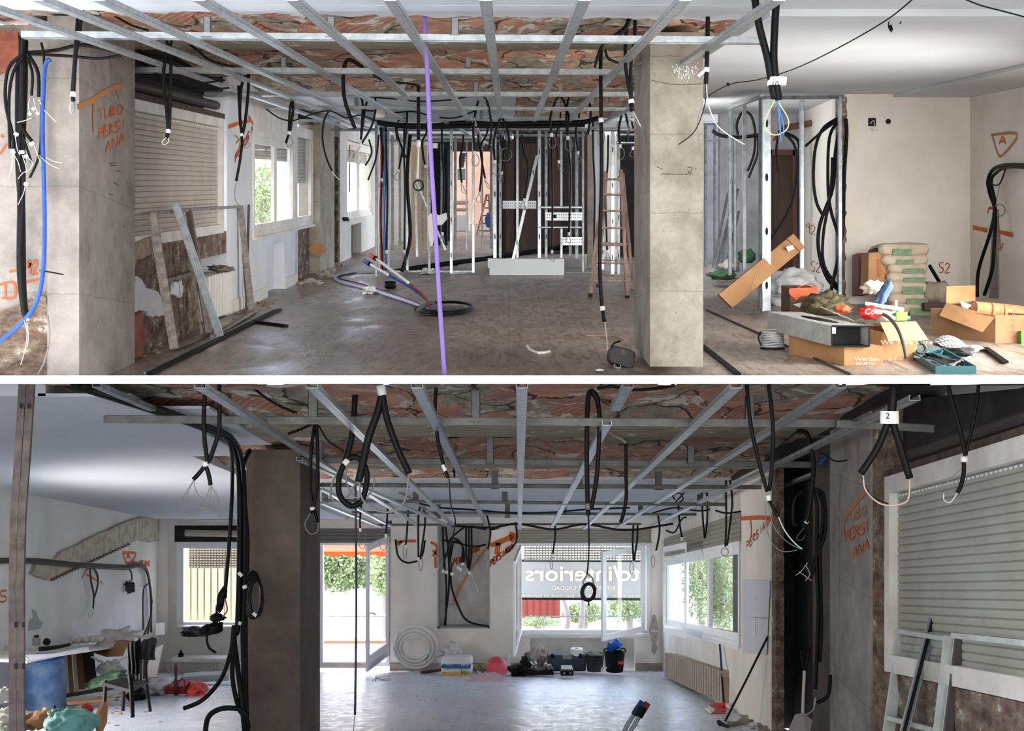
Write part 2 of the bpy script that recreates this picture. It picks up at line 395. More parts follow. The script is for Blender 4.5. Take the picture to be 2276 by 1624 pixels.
# left wall, upper storey (room side at x = -3.27)
xa = -3.27
def dl(px): return A.ds(px, xa)
uvs = hrel(A)
mb = MB(); mb.box(A, xa-.3, xa, dl(282), dl(440), -1.53, -.55); mb.box(A, xa-.3, xa, dl(440), dl(503), -.8, -.55); struct('wall_left', mb, rubm, uvf=uvs)
mb = MB(); mb.box(A, xa-.4, xa-.3, dl(436), dl(505), -1.53, -.75); struct('wall_left', mb, concd)
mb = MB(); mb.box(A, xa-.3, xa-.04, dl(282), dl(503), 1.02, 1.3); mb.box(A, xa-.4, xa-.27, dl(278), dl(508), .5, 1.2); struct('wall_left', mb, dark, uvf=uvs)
mb = MB(); mb.box(A, xa-.3, xa+.0, dl(503), dl(561), -1.53, 1.25)
mb.box(A, xa-.3, xa, dl(561), dl(658), -1.53+.0, -.805+.08)   # below window 1 is cut by niche below
wl = None
mb = MB(); mb.box(A, xa-.3, xa, dl(504), dl(561), -1.53, 1.25)
mb.box(A, xa-.3, xa, dl(561), dl(592), -1.53, -.70); mb.box(A, xa-.3, xa, dl(632), dl(659), -1.53, -.70); mb.box(A, xa-.3, xa, dl(592), dl(632), -.81, -.70); mb.box(A, xa-.3, xa-.16, dl(592), dl(632), -1.53, -.81)
mb.box(A, xa-.3, xa, dl(657), dl(662), -1.53, 1.25)
struct('wall_left', mb, plb, uvf=uvs)
mb = MB(); mb.box(A, xa-.3, xa+.01, dl(561), dl(657), .68, 1.25); struct('trim_3', mb, frame)
mb = MB(); mb.box(A, xa-.3, xa-.12, dl(662), dl(703), -1.53, -.70); struct('wall_left', mb, rubm, uvf=uvs)
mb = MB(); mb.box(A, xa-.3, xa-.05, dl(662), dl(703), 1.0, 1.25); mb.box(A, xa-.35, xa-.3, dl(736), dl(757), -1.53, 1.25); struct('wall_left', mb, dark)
mb = MB(); mb.box(A, xa-.3, xa-.3+.28, dl(736), dl(741), -1.53, 1.25); mb.box(A, xa-.3, xa, dl(752), dl(756), -1.53, .9); struct('wall_left', mb, rubm, uvf=uvs)
mb = MB(); mb.box(A, xa-.3, xa+.06, dl(703), dl(736), -1.53, 1.25); struct('wall_left', mb, conc, uvf=uvs)
mb = MB(); mb.box(A, xa-.3, xa, dl(756), dl(772), -1.53, 1.25); mb.box(A, xa-.3, xa, dl(772), dl(781), -1.53, -.75); mb.box(A, xa-.3, xa, dl(803), dl(832), -1.53, -.75)
mb.box(A, xa-.3, xa, dl(781), dl(803), -.86, -.75); mb.box(A, xa-.3, xa, dl(772), dl(832), .9, 1.25); mb.box(A, xa-.3, xa, dl(832), 46, -1.53, 1.25)
struct('wall_left', mb, pl, uvf=uvs)
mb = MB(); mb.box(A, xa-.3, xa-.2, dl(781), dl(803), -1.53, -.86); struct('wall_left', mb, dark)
# plaster patches left on the rubble wall, ragged
def patch(name, R, pts, wallx, th, m, par, seed=0, rough=.012):
    """irregular flake on a side wall given picture corners"""
    out = []
    n = len(pts)
    for i in range(n):
        a = pts[i]; b = pts[(i+1) % n]
        for k in range(5):
            t = k/5; px = a[0]+(b[0]-a[0])*t+random.uniform(-2.5, 2.5); py = a[1]+(b[1]-a[1])*t+random.uniform(-2.5, 2.5)
            out.append(P(px, py, R.ds(px, wallx)))
    m_ = MB(); m_.prism(out, X*th); return m_.build(name, m, par)
# leaning column by the left edge, its wall and brick foot
mb = MB(); mb.box(A, -3.437, -3.2, 10.05, 11.55, -1.6, 1.25); mb.box(A, -3.7, -3.3, 10.4, 11.55, -1.6, 1.25)
cl = struct('wall_left', mb, concw)
mb = MB(); mb.box(A, -5.5, -3.42, 10.2, 10.45, -1.6, 1.2); wl0 = struct('wall_left', mb, concw)
mb = MB()
pts = [P(-120, 700, 10.19), P(0, 693, 10.19), P(40, 680, 10.19), P(85, 655, 10.19), P(104, 660, 10.19), P(112, 700, 10.19), P(110, 833, 10.19), P(-120, 833, 10.19)]
mb.prism(pts, Y*-.03); mb2 = mb.build('exposed_brick', rubm, wl0, uvf=hx)
mb = MB(); mb.prism([P(-60, 70, 10.19), P(42, 72, 10.19), P(46, 120, 10.19), P(20, 158, 10.19), P(-60, 190, 10.19)], Y*-.03); mb.build('exposed_brick', M('bare_red_brick', sr(150, 84, 62), .9, 0, sr(120, 66, 50), 9, bump=.5), wl0)
wr0 = [o for o in COL.objects if o.name.startswith('wall_left') and o.data.materials[0] == rubm][0]
patch('plaster_flake', A, [(285, 640), (300, 612), (318, 640), (345, 650), (360, 672), (358, 700), (330, 705), (318, 692), (290, 690), (276, 668)], xa+.0, .03, plb, wr0)
patch('plaster_flake', A, [(378, 628), (400, 622), (398, 660), (380, 655)], xa, .03, plb, wr0)
patch('plaster_flake', A, [(283, 540), (330, 528), (350, 545), (345, 560), (300, 575), (282, 580)], xa, .03, M('sandy_mortar', sr(176, 158, 138), .95, 0, sr(146, 128, 108), 14, bump=.5), wr0)
patch('plaster_flake', A, [(278, 705), (305, 695), (312, 740), (306, 790), (278, 800)], xa, .05, M('pink_brick', sr(158, 104, 88), .95, 0, sr(136, 82, 66), 9, bump=.5), wr0)
# concrete column, upper storey
mb = MB(); mb.box(A, A.x(1445, 10.7), A.x(1563, 10.7), 10.7, 12.05, -1.45, 1.2)
colA = struct('wall_column', mb, conc)
# right block: back wall and side wall of the right bay
dw = 17.2
mb = MB(); mb.box(A, A.x(1878, dw), 6.0, dw, dw+.25, -1.53, 1.15); wbr = struct('wall_back', mb, cream)
mb = MB(); mb.box(A, 5.88, 6.1, 6.5, dw, -1.53, 1.15); wr = struct('wall_right', mb, cream, uvf=uvs)
mb = MB(); mb.box(A, 4.9, 5.88, 9.2, dw, 1.10, 1.139); struct('trim_4', mb, ceilw)
# ragged broken edge of that wall
mb = MB(); rnd = random.Random(4); pts = []
for i in range(46):
    y = 215+i*10.3; pts.append(P(1884-rnd.uniform(0, 9), y, dw-.02))
pts2 = [P(1868+rnd.uniform(-2, 4), 215+i*10.3, dw-.02) for i in range(45, -1, -1)]
mb.prism(pts+pts2, A.D*.22); mb.build('broken_edge', rubm, wbr, uvf=hx)
# rooms behind
mb = MB(); mb.box(A, xa, A.x(958, 36), 36, 36.3, -1.53, 1.25); mb.box(A, A.x(1320, 36), A.x(1380, 36), 36, 36.3, -1.53, 1.25); struct('wall_back', mb, cream)
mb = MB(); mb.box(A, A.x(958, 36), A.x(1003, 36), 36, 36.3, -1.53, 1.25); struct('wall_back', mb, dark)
mb = MB(); mb.box(A, xa, 6, 51, 51.3, -1.53, 1.25); struct('wall_back', mb, M('salmon_wall', sr(232, 196, 178), .9, 0, sr(220, 180, 160), 2))
mb = MB(); mb.box(A, A.x(1003, 36), A.x(1098, 36), 36, 36.2, .86, 1.25); struct('trim_5', mb, brown)
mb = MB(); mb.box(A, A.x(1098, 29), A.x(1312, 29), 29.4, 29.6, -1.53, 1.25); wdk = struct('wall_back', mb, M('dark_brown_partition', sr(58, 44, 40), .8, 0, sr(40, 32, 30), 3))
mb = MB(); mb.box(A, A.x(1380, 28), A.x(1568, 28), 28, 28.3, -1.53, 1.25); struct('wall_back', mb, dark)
# hallway right of the column
mb = MB(); mb.box(A, A.x(1568, 25.5), A.x(1610, 25.5), 26, 26.2, -1.53, 1.15); struct('wall_back', mb, M('grey_hall_wall', sr(176, 178, 182), .85, 0, sr(150, 152, 156), 2))
mb = MB(); mb.box(A, A.x(1600, 22), A.x(1880, 20.4)+.1, 22, 22.2, -1.53, 1.15); whall = struct('wall_back', mb, M('grey_hall_wall', sr(180, 180, 180), .85))
mb = MB(); mb.prism([A.w(4.3, 17.44, -1.53), A.w(4.72, 22, -1.53), A.w(4.9, 22, -1.53), A.w(4.5, 17.44, -1.53)], H*2.68); wcl = struct('wall_right', mb, pl)
# brown door in the hallway
dr = struct('door_1', MB().pb(1716, 345, 1762, 620, 21.9, .06), brown)
mb = MB(); mb.pb(1706, 333, 1716, 620, 21.85, .1); mb.pb(1762, 333, 1772, 620, 21.85, .1); mb.pb(1706, 333, 1772, 345, 21.85, .1); mb.build('door_frame', M('dark_door_trim', sr(96, 62, 50), .6), dr)
# ---- lower storey
def clipB(d, h): return min(h, (B.hy-852.5)/F*d)
mb = MB(); mb.box(B, -6.6, 2.75, 6.5, 24.0, -1.5, -1.43); struct('floor', mb, flB, uvf=uvB)
hB = 1.3
mb = MB(); mb.box(B, -6.6, -3.05+.0, 8.7, 24.2, 1.25, 1.35); struct('ceiling', mb, ceilw, uvf=uvB)
mb = MB(); mb.box(B, -3.1, 2.75, 15.9, 24.2, hB, 1.4); mb.box(B, -3.1, -2.2, 9.6, 12.0, 1.29, 1.31); struct('ceiling', mb, ceilw, uvf=uvB)
vault(B, -3.05, 2.7, 8.6, 15.9, 1.32, uvB, 3.0, .85, 'ceiling')
mb = MB(); mb.box(B, -3.1, 2.75, 9.75, 16, 1.42, 1.46); struct('ceiling', mb, concd)
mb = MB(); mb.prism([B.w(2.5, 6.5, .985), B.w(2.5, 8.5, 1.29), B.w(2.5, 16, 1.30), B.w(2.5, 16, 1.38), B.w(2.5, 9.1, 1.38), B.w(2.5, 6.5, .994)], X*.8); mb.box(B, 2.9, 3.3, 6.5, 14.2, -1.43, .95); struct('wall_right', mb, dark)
# ragged plaster at the left and rear of the vaults
mb = MB(); pts = [P(240, 853.5, 8.4), P(520, 853.5, 8.4)]
mb.prism([B.w(-3.1, 8.7, 1.247), B.w(B.x(290, 8.7), 8.7, 1.247), B.w(B.x(345, 9.3), 9.3, 1.247), B.w(B.x(410, 10), 10, 1.247), B.w(B.x(470, 11), 11, 1.247), B.w(B.x(545, 12.5), 12.5, 1.247), B.w(-3.1, 12.6, 1.247)], H*.02)
struct('trim_6', mb, ceilw)
# left wall
xl = -6.4
mb = MB(); mb.box(B, xl-.2, xl, 8.8, 24.0, -1.43, 1.3); wlB = struct('wall_left', mb, M('white_wall_paint', sr(226, 224, 218), .88, 0, sr(204, 200, 192), .9, .4, .75, .1, 9), uvf=hrel(B))
mb = MB(); mb.prism([B.w(xl-.2, 6.5, -1.43), B.w(xl-.2, 8.8, -1.43), B.w(xl-.2, 8.8, 1.3), B.w(xl-.2, 6.5, .99)], X*.2); struct('wall_left', mb, pl)
# right wall
xr = 2.55
def dr_(px): return B.ds(px, xr)
uvr = hrel(B)
def wallR(segs, m, th=.3, x=xr):
    mb = MB()
    for d0, d1, h0, h1 in segs:
        mb.prism([B.w(x, d0, h0), B.w(x, d1, h0), B.w(x, d1, clipB(d1, h1)), B.w(x, d0, clipB(d0, h1))], X*th)
    return struct('wall_right', mb, m, uvf=uvr)
wallR([(dr_(1725), dr_(1646), -1.43, 1.32), (dr_(1646), dr_(1478), -1.43, -.66), (dr_(1478), 24.0, -1.43, 1.32)], cream, .07)
wallR([(dr_(1646), dr_(1478), .86, 1.32)], frame)
wallR([(dr_(1975), dr_(1940), -1.43, 1.32), (6.5, dr_(1975), -1.43, -.57)], rubm, .3)
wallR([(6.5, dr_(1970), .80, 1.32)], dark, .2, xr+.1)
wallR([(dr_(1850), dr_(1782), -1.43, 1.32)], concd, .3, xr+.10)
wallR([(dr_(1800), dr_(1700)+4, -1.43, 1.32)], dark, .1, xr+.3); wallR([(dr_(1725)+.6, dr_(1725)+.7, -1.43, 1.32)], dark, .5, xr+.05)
wallR([(dr_(1940), dr_(1850), -1.43, 1.32)], concw, .4, xr-.02)
wallR([(dr_(1725)-.02, dr_(1716), -1.43, 1.32)], rubm, .08, xr-.004)
# concrete column of the lower storey
mb = MB(); mb.box(B, B.x(547, 12.5), B.x(667, 12.5), 12.5, 13.75, -1.43, 1.3); colB = struct('wall_column', mb, concd)
# back wall of the lower storey at d = 24
db = 24.0
def FB(mb, px0, py0, px1, py1, t=.25, d=db): return mb.pb(px0, py0, px1, py1, d, t)
mb = MB()
for r in ((345, 1140, 392, 1492), (392, 1140, 545, 1172), (392, 1396, 545, 1492), (545, 1140, 709, 1492), (866, 1140, 975, 1492), (709, 1140, 866, 1178), (975, 1140, 1086, 1168), (975, 1394, 1086, 1492), (1086, 1140, 1150, 1492), (1150, 1140, 1445, 1176), (1150, 1410, 1445, 1418), (1150, 1418, 1178, 1492), (1412, 1418, 1445, 1492), (1445, 1140, 1482, 1492)): FB(mb, *r)
wbB = struct('wall_back', mb, cream)
mb = MB(); mb.pb(975, 1168, 1086, 1394, db+.18, .07); mb.pb(1178, 1418, 1412, 1492, db+.2, .07); struct('wall_back', mb, M('grey_niche_plaster', sr(190, 186, 180), .9, 0, sr(170, 164, 156), 3))
mb = MB(); mb.pb(972, 1168, 976, 1396, db-.02, .2); mb.pb(1084, 1168, 1088, 1396, db-.02, .2); mb.pb(972, 1392, 1088, 1396, db-.02, .2); struct('trim_7', mb, M('grey_metal_trim', sr(150, 148, 145), .6))
# baseboards of the lower room
skirt = M('grey_beige_skirting', sr(176, 164, 152), .7, 0, sr(150, 138, 126), 4)
mb = MB(); mb.pb(866, 1474, 1178, 1490, db-.03, .03); mb.pb(1412, 1474, 1480, 1490, db-.03, .03); struct('baseboard_back', mb, skirt)
mb = MB(); mb.box(A, xa, xa+.02, dl(512), dl(592), -1.53, -1.38); mb.box(A, xa, xa+.02, dl(632), dl(657), -1.53, -1.38); struct('baseboard_left', mb, pl)
# dark iron beam and slot where the old wall chases show
# ---------------------------------------------------------------- windows
def hollow(mb, O, U, V, Wv, u0, u1, v0, v1, bw, t):             # rectangular frame in a plane
    def q(a, b, c, d_): mb.par(O+U*a+V*c, U*(b-a), V*(d_-c), Wv*t)
    q(u0, u0+bw, v0, v1); q(u1-bw, u1, v0, v1); q(u0+bw, u1-bw, v0, v0+bw*(1.0)); q(u0+bw, u1-bw, v1-bw, v1)
def slats(mb, O, U, V, Wv, u0, u1, v0, v1, pitch=.045, bulge=.008, holes=False):
    n = max(1, int(round((v1-v0)/pitch))); p = (v1-v0)/n
    for i in range(n):
        a = v0+i*p; prof = [(a, .0), (a+p*.12, bulge), (a+p*.5, bulge*1.25), (a+p*.88, bulge), (a+p*.985, 0)]
        for k in range(4):
            mb.face(O+U*u0+V*prof[k][0]+Wv*prof[k][1], O+U*u1+V*prof[k][0]+Wv*prof[k][1], O+U*u1+V*prof[k+1][0]+Wv*prof[k+1][1], O+U*u0+V*prof[k+1][0]+Wv*prof[k+1][1])
        mb.face(O+U*u0+V*prof[4][0], O+U*u1+V*prof[4][0], O+U*u1+V*(a+p)-Wv*.0, O+U*u0+V*(a+p))
    return mb
shut = M('cream_shutter_slats', sr(196, 188, 172), .6, 0, sr(182, 172, 156), 1.5)
def perf():                                                    # perforated slat strip: real pin holes let daylight through
    q = N('perforated_shutter'); out = q.t.nodes['Material Output']; co = q.co('UV')
    s = q.n('SeparateXYZ'); q.l(co, s.inputs[0]); res = []
    for i, (per, w) in enumerate(((.052, .6), (.045, .3))):
        m = q.n('Math', operation='MODULO'); m.inputs[1].default_value = per; q.l(s.outputs[i], m.inputs[0])
        c = q.n('Math', operation='LESS_THAN'); c.inputs[1].default_value = per*w; q.l(m.outputs[0], c.inputs[0]); res.append(c.outputs[0])
    mm = q.n('Math', operation='MULTIPLY'); q.l(res[0], mm.inputs[0]); q.l(res[1], mm.inputs[1])
    tr = q.n('BsdfTransparent'); mx = q.n('MixShader'); q.l(mm.outputs[0], mx.inputs[0]); q.l(q.b.outputs[0], mx.inputs[1]); q.l(tr.outputs[0], mx.inputs[2]); q.l(mx.outputs[0], out.inputs[0])
    q.b.inputs['Base Color'].default_value = sr(186, 176, 158); q.b.inputs['Roughness'].default_value = .6; return q.m
perfm = perf()
# window_1: closed roller shutter of the upper storey
def sideframe(R, x): return R.w(x, 0, 0), R.D, H, X
O_, U_, V_, W_ = sideframe(A, xa)
mb = MB(); hollow(mb, O_-X*.06, U_, V_, W_, dl(288), dl(496), -.56, .74, .10, .07); mb.par(O_+U_*dl(280)+V_*.0-X*.02, U_*.12, V_*.74, X*.03)
w1 = struct('window_1', mb, frame)
slats(MB(), O_-X*.05, U_, V_, W_, dl(288)+.1, dl(496)-.1, -.48, .64, .052, .01).build('roller_shutter', shut, w1)
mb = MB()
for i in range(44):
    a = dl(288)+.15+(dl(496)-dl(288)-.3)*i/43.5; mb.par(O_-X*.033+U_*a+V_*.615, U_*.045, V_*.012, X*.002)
mb.build('painted_light_slot', M('painted_daylight', (.9, .92, .95, 1), .5), w1)  # near-white bars painted as daylight showing through the slats
mb = MB(); mb.box(A, xa-.22, xa+.01, dl(285), dl(498), .74, .80); mb.build('shutter_box_board', M('rusty_board', sr(92, 74, 62), .9, 0, sr(64, 52, 44), 10), w1)
mb = MB(); a = A.w(xa-.1, dl(285), .88); b = A.w(xa-.1, dl(500), .90); mb.tube([a, b], .05, 10, 0); mb.build('shutter_roller', M('dark_roller_tube', sr(70, 62, 56), .7), w1)
def casement(nm, R, x, d0, d1, h0, h1, n, fm=frame, sill=True, sh=0, gx=True):
    O, U, V, Wv = sideframe(R, x); mb = MB(); hollow(mb, O-X*.07, U, V, Wv, d0, d1, h0, h1, .06, .08)
    if sill: mb.par(O+U*d0+V*(h0-.03)-X*.08, U*(d1-d0), V*.035, X*.13)
    w = struct(nm, mb, fm); st = (d1-d0-.12)/n
    for i in range(n):
        a = d0+.06+st*i; s = MB(); hollow(s, O-X*.055, U, V, Wv, a, a+st, h0+.06, h1-.06, .10, .05); s2 = s.build('sash', fm, w)
        if gx: MB().face(O-X*.03+U*(a+.1)+V*(h0+.16), O-X*.03+U*(a+st-.1)+V*(h0+.16), O-X*.03+U*(a+st-.1)+V*(h1-.16), O-X*.03+U*(a+.1)+V*(h1-.16)).build('pane', glass, s2)
    if sh: slats(MB(), O-X*.12, U, V, Wv, d0+.06, d1-.06, h1-sh, h1, .055, .01).build('roller_shutter', shut, w)
    return w
casement('window_2', A, xa, dl(562), dl(656), -.69, .68, 2, sh=.35)
casement('window_3', A, xa-.06, dl(663), dl(703), -.69, .9, 1, sh=.9)
casement('window_4', A, xa-.06, dl(773), dl(831), -.75, .88, 2, sh=.42)
# window_5: closed roller shutter, lower storey right
O_, U_, V_, W_ = B.w(xr, 0, 0), B.D, H, X*-1
de = 6.55; do = dr_(1972)
mb = MB(); hollow(mb, O_+X*.08, U_, V_, W_, de, do, -.56, .78, .12, .10); w5 = struct('window_5', mb, frame)
slats(MB(), O_+X*.05, U_, V_, W_, de+.1, do-.12, -.46, .66, .052, .01).build('roller_shutter', M('grey_green_shutter_slats', sr(172, 172, 160), .6, 0, sr(158, 156, 144), 1.5), w5)
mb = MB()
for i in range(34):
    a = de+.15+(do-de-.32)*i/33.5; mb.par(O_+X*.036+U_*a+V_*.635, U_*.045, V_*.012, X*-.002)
mb.build('painted_light_slot', MATS['painted_daylight'], w5)  # same near-white bars, daylight put into the colour
mb = MB(); mb.box(B, xr-.0, xr+.12, de, do+.05, .78, .83); mb.build('shutter_box_board', MATS['rusty_board'], w5)
mb = MB(); mb.tube([B.w(xr+.12, de, .90), B.w(xr+.12, do, .92)], .045, 10, 0); mb.build('shutter_roller', MATS['dark_roller_tube'], w5)
# window_6: right wall windows of the lower storey, one leaf swung in
casement('window_6', B, xr+.06, dr_(1644), dr_(1480), -.66, .86-.28, 3, framew)
mb = MB(); slats(mb, B.w(xr, 0, 0), B.D, H, X*-1, dr_(1646)-.05, dr_(1476), .56, .90, .06, .01); mb.build('shutter_box_slats', M('weathered_slats', sr(150, 142, 128), .7), bpy.data.objects['window_6'])
leaf = MB()
a0 = P(1526, 1419, 18.5); u0 = P(1475, 1406, 20.8)-a0; v0 = P(1526, 1205, 18.5)-a0
u1_ = u0.normalized(); hollow(leaf, a0, u1_, H, Y*.04, 0, u0.length, 0, v0.z, .085, 1)
lf = leaf.build('open_sash', framew, bpy.data.objects['window_6']); MB().face(a0+u1_*.08+H*.08, a0+u1_*(u0.length-.08)+H*.08, a0+u1_*(u0.length-.08)+H*(v0.z-.08), a0+u1_*.08+H*(v0.z-.08)).build('pane', glass, lf)
# window_7: big back window (1150..1445) of the lower storey
mb = MB(); O_ = P(1150, 1408, db); s_ = db/F
hollow(mb, O_-Y*.03, X, H, Y, 0, 295*s_, 0, 204*s_, .07, .12); mb.par(O_-Y*.08-H*.03, X*295*s_, Y*.2, H*.05)
w7 = struct('window_7', mb, framew)
slats(MB(), P(1147, 1207, db-.04), X, H, Y*-1, 0, 300*s_, 0, 33*s_, .045, .01).build('shutter_box_slats', MATS['weathered_slats'], w7)
mb = MB(); mb.face(P(1164, 1246, db+.12), P(1438, 1246, db+.12), P(1438, 1206, db+.12), P(1164, 1206, db+.12)); mb.build('roller_shutter', perfm, w7, uvf=lambda v: (v.x+10, v.z))
def leafw(x0, y0, x1, y1, da, dbb, name, par, bw=.1):            # swung casement leaf: hinge x0 at depth da, free edge x1 at depth dbb
    a = P(x0, y0, da); b = P(x1, y1, dbb); u = Vector((b.x-a.x, b.y-a.y, 0)); L = u.length; u.normalize(); hgt = P(x0, 1210, da).z-a.z; a.z = min(a.z, b.z)
    m = MB(); hollow(m, a, u, H, u.cross(H)*.04, 0, L, 0, hgt, bw, 1); o = m.build(name, framew, par)
    MB().face(a+u*bw+H*bw, a+u*(L-bw)+H*bw, a+u*(L-bw)+H*(hgt-bw), a+u*bw+H*(hgt-bw)).build('pane', glass, o)
leafw(1160, 1405, 1146, 1408, 23.9, 21.9, 'open_sash', w7, .08)
leafw(1435, 1402, 1340, 1402, 23.9, 23.0, 'open_sash', w7, .1)
# window_8: left back window with security bars
mb = MB(); O_ = P(394, 1396, db); hollow(mb, O_-Y*.05, X, H, Y, 0, 150*s_, 0, 194*s_, .12, .14); w8 = struct('window_8', mb, framew)
mb = MB(); mb.face(P(420, 1262, db+.12), P(545, 1262, db+.12), P(545, 1212, db+.12), P(420, 1212, db+.12)); mb.build('roller_shutter', perfm, w8, uvf=lambda v: (v.x+10, v.z))
barm = M('beige_security_bars', sr(150, 136, 112), .6)
for i in range(8):
    MB().tube([P(424+i*15, 1392, db+.3), P(424+i*15, 1262, db+.3)], .016, 6, 0).build('security_bar', barm, w8)
MB().pb(392, 1392, 545, 1400, db-.25, .3).build('window_sill', frame, w8)
mb = MB(); mb.pb(388, 1168, 548, 1204, db-.06, .04); mb.build('shutter_box', dark, w8); MB().tube([P(412, 1184, db-.1), P(545, 1186, db-.1)], .06, 10, 0).build('shutter_roller', M('pale_roller', sr(170, 160, 150), .6), w8)
# glazed terrace door
mb = MB(); hollow(mb, P(709, 1480, db), X, H, Y*.12, 0, 158*s_, 0, 278*s_, .07, 1); d2 = struct('door_2', mb, framew)
MB().pb(709, 1474, 820, 1484, db-.02, .2).build('door_sill', frame, d2)
a = P(866, 1474, 23.9); b = P(818, 1492, 22.6); u = Vector((b.x-a.x, b.y-a.y, 0)); L = u.length; u.normalize(); a.z = b.z; hg = P(820, 1212, 22.6).z-b.z
m = MB(); hollow(m, a, u, H, u.cross(H)*.045, 0, L, 0, hg, .1, 1); m.par(a+u*.1, u*(L-.2), H*.24, u.cross(H)*.045)
lf = m.build('door_leaf', framew, d2); MB().face(a+u*.1+H*.24, a+u*(L-.1)+H*.24, a+u*(L-.1)+H*(hg-.1), a+u*.1+H*(hg-.1)).build('pane', glass, lf)
mb = MB(); mb.tube([P(822, 1362, 22.5), P(830, 1362, 22.35), P(834, 1366, 22.3)], .012, 6); mb.build('door_handle', galvd, lf)
mb = MB(); slats(mb, P(706, 1206, db-.03), X, H, Y*-1, 0, 162*s_, 0, 32*s_, .06, .012); mb.build('shutter_box', M('dark_shutter_roll', sr(110, 104, 98), .7), d2)
# ================================================================ CEILING FRAMES
ORD = ['first', 'second', 'third', 'fourth', 'fifth', 'sixth', 'seventh', 'eighth', 'ninth', 'tenth', 'eleventh', 'twelfth', 'thirteenth', 'fourteenth', 'fifteenth', 'sixteenth', 'seventeenth', 'eighteenth']
def chanthing(nm, a, b, w, t, m, label, cat, group, up=H):
    mb = MB().chan(a, b, w, t, up); return one(nm, mb, m, label, cat, group)
# upper room: cross bars (picture left end, right end, depth)
for i, (x0, y0, x1, y1, d, t) in enumerate(((50, 78, 1692, 91, 9.35, .045), (283, 156, 1445, 161, 12.0, .045), (455, 209, 1414, 210, 15.0, .045), (565, 238, 1412, 243, 18.0, .04), (660, 268, 1412, 266, 21.0, .04))):
    a = P(x0, y0, d); b = P(x1, y1, d); mb = MB(); mb.chan(a, b, .06, t)
    o = one('ceiling_crossbar', mb, galv, 'galvanised cross bar of the upper room ceiling frame, %s from the front' % ORD[i], 'ceiling bar', 'cross bars of the upper ceiling frame')
# upper room: long channels under them
for i, (x0, ya, yb) in enumerate(((-62, -5, 284), (95, -5, 286), (230, -5, 322), (450, -5, 286), (655, -5, 213), (870, -5, 300), (1080, -5, 300), (1297, -5, 292), (1519, -5, 289), (1725, -5, 149))):
    def pt(y, x0=x0): t = y/408; return P(x0+(1131-x0)*t, y, .955*3000/(408-y))
    a = pt(ya); b = pt(yb); mb = MB(); mb.chan(a, b, .062, .03)
    one('ceiling_channel', mb, galv, 'long galvanised ceiling channel running to the back of the upper room, %s from the left' % ORD[i], 'ceiling channel', 'long channels of the upper ceiling frame')
for (x0, y0, x1, y1, da, db_, lb) in ((1445, 218, 1305, 292, 15.0, 23.0, 'zinc channel end emerging from behind the concrete pillar of the upper room'), (1410, 148, 1446, 132, 11.7, 11.2, 'short bent zinc channel offcut touching the upper concrete pillar'), (862, 205, 1090, 322, 15, 28, 'thin far zinc channel crossing the white rear ceiling of the upper room'), (1050, 262, 1075, 322, 19, 26, 'thin channel over the studs right of the violet tube')):
    one('ceiling_channel', MB().chan(P(x0, y0, da), P(x1, y1, db_), .05, .028), galv, lb, 'ceiling channel')
# rear rows of thin bars in the upper room
for i, (x0, x1, y, d) in enumerate(((735, 1410, 288, 23.4), (905, 1300, 300, 26.5), (850, 1110, 312, 29))):
    one('ceiling_crossbar', MB().chan(P(x0, y, d), P(x1, y+1, d), .06, .045), galvd, 'far thin cross bar above the upper stud partition, %s row from the front' % ORD[i], 'ceiling bar', 'rear bars of the upper ceiling frame')
def hanger(px, y0, y1, d, lb, grp, w=.05, m=galvd):
    mb = MB(); a = P(px, y1, d+.03); h_ = P(px, y0, d).z-a.z
    mb.par(a-X*w/2, X*w, Y*.003, H*h_); mb.par(a-X*w/2, X*.003, Y*.03, H*h_); mb.par(a+X*(w/2-.003), X*.003, Y*.03, H*h_); mb.par(a-X*w/2+H*h_, X*w, Y*.05, H*.003)
    mb.par(a-X*w*.7-H*.0, X*w*1.4, Y*-.035, H*.004)
    return one('ceiling_hanger', mb, m, lb, 'hanger', grp)
for i, (px, y0, y1, d) in enumerate(((460, 36, 84, 9.3), (735, 36, 84, 9.3), (1011, 38, 80, 9.3), (630, 126, 152, 12), (1041, 126, 152, 12), (730, 184, 206, 15), (1058, 182, 206, 15), (1246, 186, 208, 15), (792, 216, 243, 18), (1240, 222, 244, 18), (1070, 214, 264, 20.8))):
    hanger(px, y0, y1, d, 'zinc hanger holding the upper ceiling frame, %s in order from front left' % ORD[i], 'hangers of the upper ceiling frame')
shadez = M('shade_toned_zinc', sr(92, 92, 91), .5, .5, sr(76, 76, 75), 9)  # same zinc, shade under the lower ceiling put into its colour
